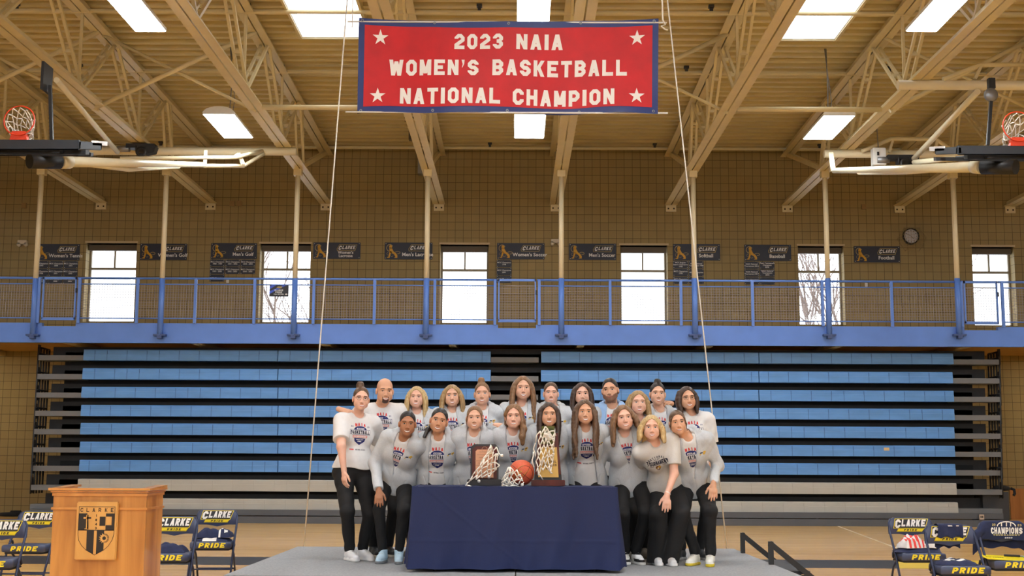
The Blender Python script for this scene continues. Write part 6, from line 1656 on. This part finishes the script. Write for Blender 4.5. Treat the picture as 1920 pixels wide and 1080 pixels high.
    # trousers
    if legs:
        lw0 = .084 * B
        tr = []
        for (hp_, kn, an) in lg:
            if pants == 'wide': tr += [RC(hp_, kn, .092 * B, .082), RC(kn, an + np.array([0, -.02, -.055]), .080, .098)]
            elif pants == 'tight': tr += [RC(hp_, kn, .088 * B, .058), RC(kn, an + np.array([0, 0, .03]), .058, .040)]
            else: tr += [RC(hp_, kn, .092 * B, .068), RC(kn, an + np.array([0, 0, .05]), .067, .050), RC(an + np.array([0, 0, .055]), an + np.array([0, 0, .005]), .046, .040)]
        seat_ = [EL(pq(0, .012, .0), (.172 * B, .122 * B, .125), MT)]
        gL = Grp(tr[:len(tr) // 2], .022); gR = Grp(tr[len(tr) // 2:], .022); gS = Grp(seat_, .02); wr3 = wrinkle(seed + 9, .006)
        zfl = ZS + (.022 if pants == 'wide' else .085)
        def pant_fn(p):
            d = smin(smin(gL(p), gR(p), .014), gS(p), .05) - wr3(p)
            L = loc(p); near = ((p - PV.astype(F4)) ** 2).sum(1) < .24 ** 2; d = np.where(near & (L[:, 1] > -.16), np.maximum(d, L[:, 2] + F4(TL) - .10), d); return np.maximum(d, F4(zfl) - p[:, 2])
        lo4 = np.min([gL.lo, gR.lo, gS.lo], 0) - .03; hi4 = np.max([gL.hi, gR.hi, gS.hi], 0) + .03
        kid('trousers', pant_fn, lo4, hi4, .0075, pants_black)
        # shoes
        SH = {'white': (srgb(232, 232, 234), srgb(238, 238, 238)), 'ice': (srgb(186, 214, 232), srgb(120, 126, 132)), 'dark': (srgb(48, 50, 54), srgb(150, 150, 150)), 'black': (srgb(24, 24, 26), srgb(196, 190, 176)), 'yellow': (srgb(232, 230, 220), srgb(214, 190, 50)),
              'panda': (srgb(236, 236, 236), srgb(230, 230, 228)), 'boot': (srgb(128, 122, 112), srgb(100, 96, 88))}[shoes[0]]
        um = mat('shoe_' + shoes[0], SH[0], .6, var=.04, scale=60); so = mat('sole_' + shoes[0], SH[1], .6); acc = mat('shoe_accent_black', srgb(26, 26, 28), .5) if shoes[0] == 'panda' else mat('shoe_accent_' + shoes[0], tuple(v * .72 for v in SH[0]), .5)
        for i, sx in enumerate((-1, 1)):
            an = lg[i][2]; f = ft[i]; fa_ = R(f[2] if len(f) > 2 else sx * 14)
            fd = np.array([math.sin(fa_), -math.cos(fa_), 0]); fx = np.array([math.cos(fa_), math.sin(fa_), 0]); FM = np.stack([fx, -fd, np.array([0, 0, 1.])], 1); g0 = np.array([an[0], an[1], ZS])
            W = lambda x, y, z: g0 + fx * x + fd * y + np.array([0, 0, z])
            hi_c = .12 if shoes[0] in ('ice', 'boot', 'panda') else .095
            up_ = Grp([RC(W(0, -.030, .055), W(0, .09, .048), .036, .034), RC(W(0, .09, .046), W(0, .165, .036), .038, .030), RC(W(0, -.012, .06), W(0, .0, hi_c), .040, .044), RC(W(0, .0, .085), W(0, .11, .05), .028, .026)], .02)
            sl = [RC(W(0, -.045, .014), W(0, .06, .014), .037, .034), RC(W(0, .06, .014), W(.002, .155, .014), .038, .040)]
            gsl = Grp(sl, .02)
            def shoe_fn(p, up_=up_, gsl=gsl, W=W):
                z = p[:, 2] - F4(ZS); s1 = np.maximum(gsl(p), np.maximum(z - F4(.030), F4(.002) - z)); u1 = np.maximum(up_(p), F4(.02) - z)
                d = smin(u1, s1, .006); d = np.maximum(d, z - F4(.125 if hi_c > .1 else .102))
                return d
            def spost(Pc, W=W, fd=fd, fx=fx, g0=g0):
                z = Pc[:, 2] - ZS; r = np.where(z < .028, 1, 0).astype(np.int32); y = (Pc - g0) @ fd; x = np.abs((Pc - g0) @ fx)
                if shoes[0] == 'panda': r[(z > .028) & ((y > .125) & (z < .05) | (x > .026) & (y > .03) & (z < .055) | (y < -.03) | (z > .09) & (z < .105))] = 2
                else: r[(z > .045) & (y > .02) & (y < .10) & (x < .014) & (np.sin(y * 220) > .1)] = 2
                return r
            kid('shoe', shoe_fn, np.minimum(up_.lo, gsl.lo) - .01, np.maximum(up_.hi, gsl.hi) + .01, .0055, [um, so, acc], None, spost)
    # --------------------------------------------------------- hair
    style, hcol, ho = hair
    if style != 'bald': make_hair(kid, T, M, c, s, style, hm, ho, seed, wide, q)
    if extra_bits == 'wristband':
        w_ = sleeves[1][2]; e_ = sleeves[1][1]; u_ = nrm(w_ - e_); cc = w_ - u_ * .004; a_ = nrm(np.cross(u_, [0, 1, 0])); b_ = np.cross(u_, a_)
        g = MB().tube([Vector(cc + a_ * .0275 * math.cos(t) + b_ * .0275 * math.sin(t) - org) for t in np.linspace(0, 2 * PI, 20, endpoint=False)], .0045, 6, closed=True); g.build('wristband', tee_white, o)
    if glasses:
        g = MB(); col = mat('glasses_' + glasses, (.02, .018, .018) if glasses == 'dark' else srgb(70, 52, 48), .4)
        def gp(x, z, e=.006):
            p = T(x / 1, -.17, z); t = 0.
            for _ in range(40): t += float(hd((p + M[:, 1] * t)[None].astype(F4))[0]) * .8
            return p + M[:, 1] * (t - e)
        yv = min((M[:, 1] @ gp(sx * .03, .0)) for sx in (-1, 1)) - .004
        def flat(x, z): p = T(x, 0, z); return Vector(p + M[:, 1] * (yv - M[:, 1] @ p))
        for sx in (-1, 1):
            g.tube([flat(sx * .0315 + .0225 * math.cos(a) * (1 - .12 * math.sin(a) ** 2), .0 + .0165 * math.sin(a)) for a in np.linspace(0, 2 * PI, 20, endpoint=False)], .0015, 5, closed=True)
            g.tube([flat(sx * .054, .006), Vector(T(sx * .070, -.06, .006)), Vector(T(sx * .079, .005, .004))], .0014, 5)
        g.tube([flat(-.0095, .003), flat(0, .0055), flat(.0095, .003)], .0015, 5)
        g.v = [tuple(np.array(v) - org) for v in g.v]
        g.build('glasses', col, o)
    return o

def make_hair(kid, T, M, c, s, style, hm, ho, seed, wide, q):
    rg = random.Random(seed * 7 + 1)
    E = lambda p, r: EL(T(*p), np.array(r) * s, M)
    Lc = lambda p: (p - c.astype(F4)) @ M.astype(F4) / F4(s)
    tight = style in ('bun', 'pony', 'short', 'tied')
    g = .004 if style in ('pony', 'tied', 'bun') else .003 if style == 'short' else .008
    cap = Grp([E((0, .020, .033), ((.073 + g) * wide, .093 + g, .083 + g)), E((0, .040, -.02), ((.066 + g) * wide, .068 + g * .6, .075))], .02)
    fl = ho.get('line', .078)         # hairline height
    frx = (.0685 if not tight else .0715) * wide; frz = fl + .035; fyc = .012 if tight else .004
    strands = []
    def lock(pts, r):
        P_ = [T(*p[:3]) if len(p) == 3 else A3(p[3]) for p in pts]
        for i in range(len(P_) - 1):
            a, b = r[min(i, len(r) - 1)], r[min(i + 1, len(r) - 1)]; strands.append(RC(P_[i], P_[i + 1], a * s, b * s))
    if style == 'down':
        for sx in (-1, 1):
            L = ho.get('L' if sx < 0 else 'Rr', ho.get('len', .24)); out = ho.get('out', .0); fwd = ho.get('fwd', -.03)
            if L <= 0: continue
            for k in range(6):
                f = k / 5; y0 = -.012 + .082 * f; xo = (.0775 + .008 * math.sin(PI * f)) * wide; jit = rg.uniform(-.010, .010); le = L * rg.uniform(.90, 1.04) * (1 if k < 4 else .96)
                n = max(3, int(le / .034)); pts = [(sx * (xo - .014), y0 + .012, .066), (sx * (xo - .004), y0 + .004, .035)]
                for j in range(1, n + 1):
                    t = j / n; wv = .008 * math.sin(t * 9 + k * 1.7 + seed) * ho.get('wave', .15)
                    yy = y0 + (fwd if k < 4 else 0) * t * min(1, le / .2) + jit * t
                    pts.append((sx * (xo + .010 * math.sin(PI * min(1, t * 1.3)) + out * t) + wv, yy, .035 - le * t * 1.0))
                lock(pts, [.012, .0175] + [.019 - .010 * (j / n) ** 2 for j in range(n)])
    if style in ('down',) and ho.get('back', True):
        L = ho.get('len', .24)
        for k in range(5): x = -.055 + .0275 * k; lock([(x, .085, .06), (x * 1.15, .105, -.04), (x * 1.2, .10, -min(L, .26))], [.03, .030, .020])
    if style == 'side':       # gathered over one shoulder
        sx = ho.get('sx', 1)
        for k in range(6):
            f = k / 5; y0 = -.02 + .07 * f
            lock([(sx * .05, y0, .08), (sx * .074, y0, .03), (sx * (.082 + .01 * f), y0 - .02, -.05), (sx * (.085 + .018 * f), -.045 - .01 * f, -.12), (sx * (.088 - .012 * f) + rg.uniform(-.006, .006), -.068, -.19), (sx * (.080 + .008 * f) + rg.uniform(-.008, .008), -.07, -.245 - rg.uniform(0, .03))], [.012, .018, .019, .019, .018, .008])
        for k in range(4): f = k / 3; lock([(-sx * .05, -.01 + .06 * f, .08), (-sx * .074, .0 + .06 * f, .02), (-sx * .070, .05 + .04 * f, -.07)], [.012, .016, .014])
        for k in range(4): x = -.05 + .033 * k; lock([(x, .09, .05), (x, .10, -.05), (x + sx * .02, .07, -.13)], [.03, .03, .02])
    if style == 'bun':
        bc_ = ho.get('at', (0, .045, .125)); br = ho.get('r', .033); strands.append(RC(T(bc_[0] - .006, *bc_[1:]), T(bc_[0] + .008, bc_[1], bc_[2] + .012), br * .72 * s, br * .62 * s))
        for k in range(7):
            a = 2 * PI * k / 7; strands.append(RC(T(bc_[0] + br * .5 * math.cos(a), bc_[1] + br * .5 * math.sin(a), bc_[2] - .008), T(bc_[0] + br * .45 * math.cos(a + 1.6), bc_[1] + br * .45 * math.sin(a + 1.6), bc_[2] + br * .45 + rg.uniform(-.004, .008)), br * .50 * s, br * .42 * s))
        strands.append(RC(T(bc_[0], bc_[1], bc_[2] - .03), T(*bc_), br * .7 * s, br * .8 * s))
    if style in ('pony', 'tied'):
        pts = [(0, .10, .02), (0, .135, -.03), (0, .13, -.12)] if style == 'pony' else [(0, .10, -.02), (0, .115, -.06)]
        for k in range(3): lock([(p[0] + .012 * (k - 1), p[1], p[2]) for p in pts], [.022, .020, .012])
        if ho.get('wisps'):
            for sx in (-1, 1): lock([(sx * .066, -.045, .04), (sx * .074, -.035, -.02), (sx * .076, -.03, -.085)], [.005, .006, .003])
        if ho.get('over'):    # tail brought over one shoulder
            sx = ho['over']; 
            for k in range(3): lock([(sx * .05, .08, -.06), (sx * .085, .03, -.10), (sx * (.09 + .01 * k), -.03, -.17)], [.016, .014, .006])
    gs = []
    for i in range(0, len(strands), 12): gs.append(Grp(strands[i:i + 12], .018))
    hl2 = .052
    part = ho.get('part', 0.0)
    def fn(p):
        L = Lc(p); x, y, z = L[:, 0], L[:, 1], L[:, 2]
        ang = np.arctan2(x, y + .02)
        d = cap(p)
        st_ = (np.sin(ang * 40) if style == 'down' or style == 'side' else np.sin(np.arctan2(z - .02, x) * 34 + y * 60)) * F4(.0003 * s)
        d = d + st_
        hx = x + 0; ell = (np.sqrt((hx / frx) ** 2 + ((z + .035) / frz) ** 2) - 1) * F4(min(frx, frz) * s)
        d = -smin(-d, np.maximum(ell, (y - fyc) * F4(s)), .004)
        # nape and ears
        zl = -.055 if style in ('down', 'side') else ho.get('nape', -.060)
        d = np.maximum(d, (zl - z) * F4(s))
        if style not in ('down', 'side'):
            d = np.maximum(d, -np.maximum(np.maximum(y - .030, -.070 - y + .0) * 1.0, z - (.020 if style == 'short' else .012)) * F4(s) * 1.0) if True else d
        if style in ('down', 'side'): d = d + .0035 * s * np.exp(-((x - part) / .004) ** 2) * (z > .06)
        for g_ in gs: d = smin(d, g_(p), .018)
        d = d + np.sin(x * 300 + y * 240) * F4(.00025 * s)
        return d
    lo = np.min([cap.lo] + [g_.lo for g_ in gs], 0) - .02; hi = np.max([cap.hi] + [g_.hi for g_ in gs], 0) + .02
    kid('hair', fn, lo, hi, .0042, hm)
# ================================================================== THE TEAM
def stand(px, Y, sp=9): return [(px - sp, Y), (px + sp, Y)]
BK, FR = 'back row of the team', 'front row of the team'
# ---- back row
person('person in white printed t-shirt at the left end, right arm hanging straight down', (677, 747.5, 12.50), (670, 792, 12.60), (662, 884, 12.60), [(655, 12.52, 30), (680, 12.62, 36)], 1.0, yaw=14, tilt=4, turn=-24, shw=.165,
       skin='fair', hair=('bun', 'brown', {'at': (-.016, .035, .130), 'r': .034, 'line': .076}), top='tee', arms=({'e': at(640, 838, 12.34), 'w': at(645, 883, 12.30), 'd': (.05, -.12, -1), 'n': (-.75, -.65, 0)}, {'e': at(712, 838, 12.92), 'w': at(735, 850, 13.25)}),
       shoes=('white', 0), glasses='brown', seed=1, group=BK, eyes='blue', bulk=1.10, pants='jogger', hem=.03)
person('bald person in white printed t-shirt with a hand on the left neighbour\'s shoulder', (721.5, 732.5, 13.02), (715, 772, 13.12), (712, 876, 13.15), [(700, 13.05, 20), (728, 13.1, 25)], 1.09, yaw=14, pitch=6, tilt=2, shw=.20, turn=-10, male=True, skin='olive',
       hair=('bald', 'stubble', {}), top='tee', arms=({'e': at(655, 800, 13.08), 'w': at(639, 769, 12.78), 'd': (.9, -.36, -.30), 'n': (.15, -.55, .85)}, None), shoes=('black', 0), seed=2, group=BK, beard='goatee', bulk=1.22, eyes='brown', hem=-.06, eye_open=.75, brow=1.3)
person('person with straight blonde hair in grey zip hoodie, first hoodie in the back row', (781, 745, 13.15), (782, 784, 13.2), (781, 878, 13.25), stand(781, 13.2), .95, tilt=1, skin='fair', hair=('down', 'blonde', {'len': .235, 'out': .02}), opening='open', seed=3, group=BK, shoes=('boot', 0), eyes='brown')
person('person with long blonde hair in open grey hoodie, second hoodie in the back row', (847.5, 742.5, 13.15), (849, 781, 13.2), (848, 876, 13.25), stand(848, 13.2), .98, tilt=-2, yaw=3, skin='light', hair=('down', 'darkblonde', {'len': .245, 'out': .035}), opening='open', seed=4, group=BK, eyes='blue')
person('person in grey hoodie with brown top knot, before the gap in the bleachers', (904, 738.5, 13.18), (904, 777, 13.22), (903, 872, 13.25), stand(903, 13.2), 1.02, tilt=-1, skin='light', hair=('bun', 'lightbrown', {'at': (-.008, .03, .128), 'r': .032}), opening='half', zipv=.45, seed=5, group=BK, eyes='blue')
person('tallest person in the back row, grey hoodie and long brown hair over both shoulders', (980.5, 728, 13.2), (977, 770, 13.25), (977, 868, 13.3), stand(977, 13.25), 1.06, yaw=3, skin='light', hair=('down', 'lightbrown', {'len': .30, 'Rr': .36, 'out': .03, 'fwd': -.05}), opening='half', zipv=.5, seed=6, group=BK)
person('person in grey hoodie with brown hair pulled back, standing behind the tower trophy', (1033, 737.5, 13.2), (1036, 777, 13.24), (1035, 872, 13.3), stand(1035, 13.25), 1.0, skin='fair', hair=('tied', 'brown', {'line': .074}), opening='third', zipv=.2, seed=7, group=BK, eyes='blue', wide=.96)
person('back row person with long dark hair in grey hoodie, left of the blue jacket', (1091.5, 739, 13.22), (1091, 780, 13.27), (1091, 874, 13.3), stand(1091, 13.25), 1.0, skin='fair', hair=('down', 'darkbrown', {'len': .33, 'out': .02}), opening='third', seed=8, group=BK)
person('person in light blue zip jacket over a white t-shirt, short dark hair and stubble', (1144, 731.5, 13.25), (1147, 774, 13.3), (1147, 876, 13.35), stand(1147, 13.3), 1.08, yaw=-12, tilt=-5, shw=.195, male=True, skin='olive', hair=('short', 'black', {'line': .074}), top='jacket', opening='open',
       arms=(None, {'e': at(1212, 778, 13.62), 'w': at(1256, 757, 13.42), 'd': (-.45, -.75, .05), 'n': (.1, -.35, .9)}), seed=9, group=BK, beard='full', bulk=1.12, eyes='brown', teeth_show=False, shoes=('dark', 0), brow=1.3)
person('blonde person in grey hoodie, back row, just right of the blue jacket', (1197, 755, 12.92), (1197, 797, 13.0), (1197, 885, 13.1), stand(1197, 13.05), 1.03, yaw=2, skin='fair', hair=('down', 'darkblonde', {'len': .22, 'Rr': .42, 'out': .03}), opening='third', seed=10, group=BK, eyes='blue', shoes=('boot', 0), prints=False)
person('person in grey hoodie with dark bun and a hand resting on the shoulder', (1233, 738.5, 13.22), (1237, 781, 13.27), (1236, 874, 13.3), [(1215, 13.2), (1245, 13.2)], 1.02, tilt=1, skin='light', hair=('bun', 'black', {'at': (.0, .03, .118), 'r': .032, 'line': .076}), opening='half', zipv=.55, seed=11, group=BK, shoes=('boot', 0))
person('person in white printed t-shirt with dark bob and glasses, right end of back row', (1289, 747, 12.98), (1297, 787, 13.05), (1297, 885, 13.1), [(1277, 12.85, -35), (1312, 12.95, 10)], 1.02, yaw=4, tilt=-4, skin='olive', hair=('down', 'darkbrown', {'len': .185, 'out': .0, 'wave': .1}), top='tee', arms=(None, {'e': at(1336, 845, 13.08), 'w': at(1332, 890, 13.0)}), glasses='dark', seed=12, group=BK, shoes=('dark', 0), bulk=1.05, pants='jogger')
# ---- front row
person('person in grey zip hoodie leaning forward, hand on knee, in pale blue shoes', (764, 794, 12.12), (756, 829, 12.28), (742, 897, 12.52), [(718, 12.28, -8), (748, 12.25, 4)], 1.0, yaw=6, tilt=3, pitch=4, turn=8, shw=.165, skin='brown', hair=('tied', 'black', {'line': .072}), opening='half', zipv=.30,
       arms=({'e': at(702, 868, 12.36), 'w': at(710, 917, 12.16), 'd': (.06, -.30, -1), 'n': (.1, -1, .25)}, {'e': at(792, 852, 12.66), 'w': at(822, 842, 12.74)}), shoes=('ice', 0), seed=13, group=FR, pants='tight', hand_opts=({'curl': .18, 'spread': 1.5}, {}), hem=-.05)
person('person in wide open grey hoodie over a printed t-shirt, left table end', (823, 789, 12.22), (822, 829, 12.32), (821, 900, 12.52), stand(818, 12.5), 1.05, tilt=11, yaw=4, skin='tan', hair=('tied', 'black', {'over': -1, 'line': .076}), opening='open', seed=14, group=FR, stilt=2, shoes=('white', 0))
person('person in half zipped grey hoodie bending behind the plaque trophy', (890, 784, 12.2), (888, 822, 12.3), (884, 903, 12.5), stand(884, 12.5), 1.0, skin='light', hair=('tied', 'lightbrown', {'wisps': 1, 'line': .076}), opening='half', zipv=.30, arms=(None, {'e': at(918, 842, 12.52), 'w': at(931, 799, 12.46), 'd': (.95, -.25, -.05), 'n': (.0, -.45, .9)}), seed=15, group=FR)
person('person in grey zip hoodie behind the basketball, light brown hair over one shoulder', (963, 781, 12.2), (962, 820, 12.3), (963, 902, 12.5), stand(963, 12.5), 1.0, skin='fair', hair=('side', 'lightbrown', {'sx': 1}), opening='half', zipv=.32, seed=16, group=FR)
person('front row person in grey hoodie, long dark hair, directly behind the tower trophy', (1029.5, 777.5, 12.2), (1030, 816, 12.3), (1030, 900, 12.5), stand(1030, 12.5), .98, skin='olive', hair=('down', 'darkbrown', {'len': .35, 'out': .0, 'fwd': -.06, 'wave': .2}), opening='third', zipv=.2, seed=17, group=FR)
person('person with very long wavy brown hair in open grey hoodie, centre right behind the table', (1097, 773, 12.2), (1098, 813, 12.3), (1099, 898, 12.52), stand(1099, 12.5), 1.0, skin='olive', hair=('down', 'brown', {'len': .46, 'out': .02, 'fwd': -.09, 'wave': 1.4}), opening='open', seed=18, group=FR)
person('person in grey zip hoodie at the right table end, black and white shoes', (1170, 783.5, 12.2), (1172, 823, 12.32), (1181, 901, 12.5), [(1171, 12.35, 2), (1193, 12.32, 12)], 1.03, tilt=-7, yaw=2, skin='fair', hair=('down', 'lightbrown', {'len': .0, 'L': .27, 'Rr': .17, 'out': .05, 'part': .02}), opening='half', zipv=.22,
       arms=(None, {'e': at(1235, 862, 12.52), 'w': at(1262, 848, 12.50), 'd': (.5, -.55, -.5), 'n': (.7, -.2, .5)}), shoes=('panda', 0), seed=19, group=FR, pants='jogger')
person('person in ash grey tournament t-shirt crouching with one hand on a knee', (1221.5, 802, 12.0), (1230, 838, 12.12), (1250, 915, 12.42), [(1231, 12.22, 2), (1252, 12.18, 12)], 1.0, tilt=0, yaw=-3, turn=-6, shw=.165, skin='fair', hair=('down', 'blonde', {'len': .165, 'out': .035}), top='teeash',
       arms=({'e': at(1206, 872, 12.42), 'w': at(1222, 868, 12.62)}, {'e': at(1264, 888, 12.06), 'w': at(1251, 926, 11.95), 'd': (-.06, -.22, -1), 'n': (.1, -1, .2)}), shoes=('white', 0), seed=20, group=FR, pants='wide', extra_bits='wristband', hand_opts=({}, {'curl': .16, 'spread': 1.6}), hem=-.06, eyes='blue')
person('person in grey zip hoodie leaning in, hand on thigh, in yellow soled shoes', (1270.5, 792.5, 12.1), (1291, 829, 12.22), (1301, 905, 12.45), [(1303, 12.22, -28), (1332, 12.15, -12)], 1.0, tilt=-6, yaw=0, turn=4, shw=.165, skin='olive', hair=('tied', 'brown', {'wisps': 1, 'line': .074}), opening='half', zipv=.33,
       arms=(None, {'e': at(1345, 872, 12.3), 'w': at(1338, 906, 12.12), 'd': (-.10, -.28, -1), 'n': (.05, -1, .25)}), shoes=('yellow', 0), seed=21, group=FR, teeth_show=True, smile=.8, hand_opts=({}, {'curl': .15, 'spread': 1.5}), hem=-.05)
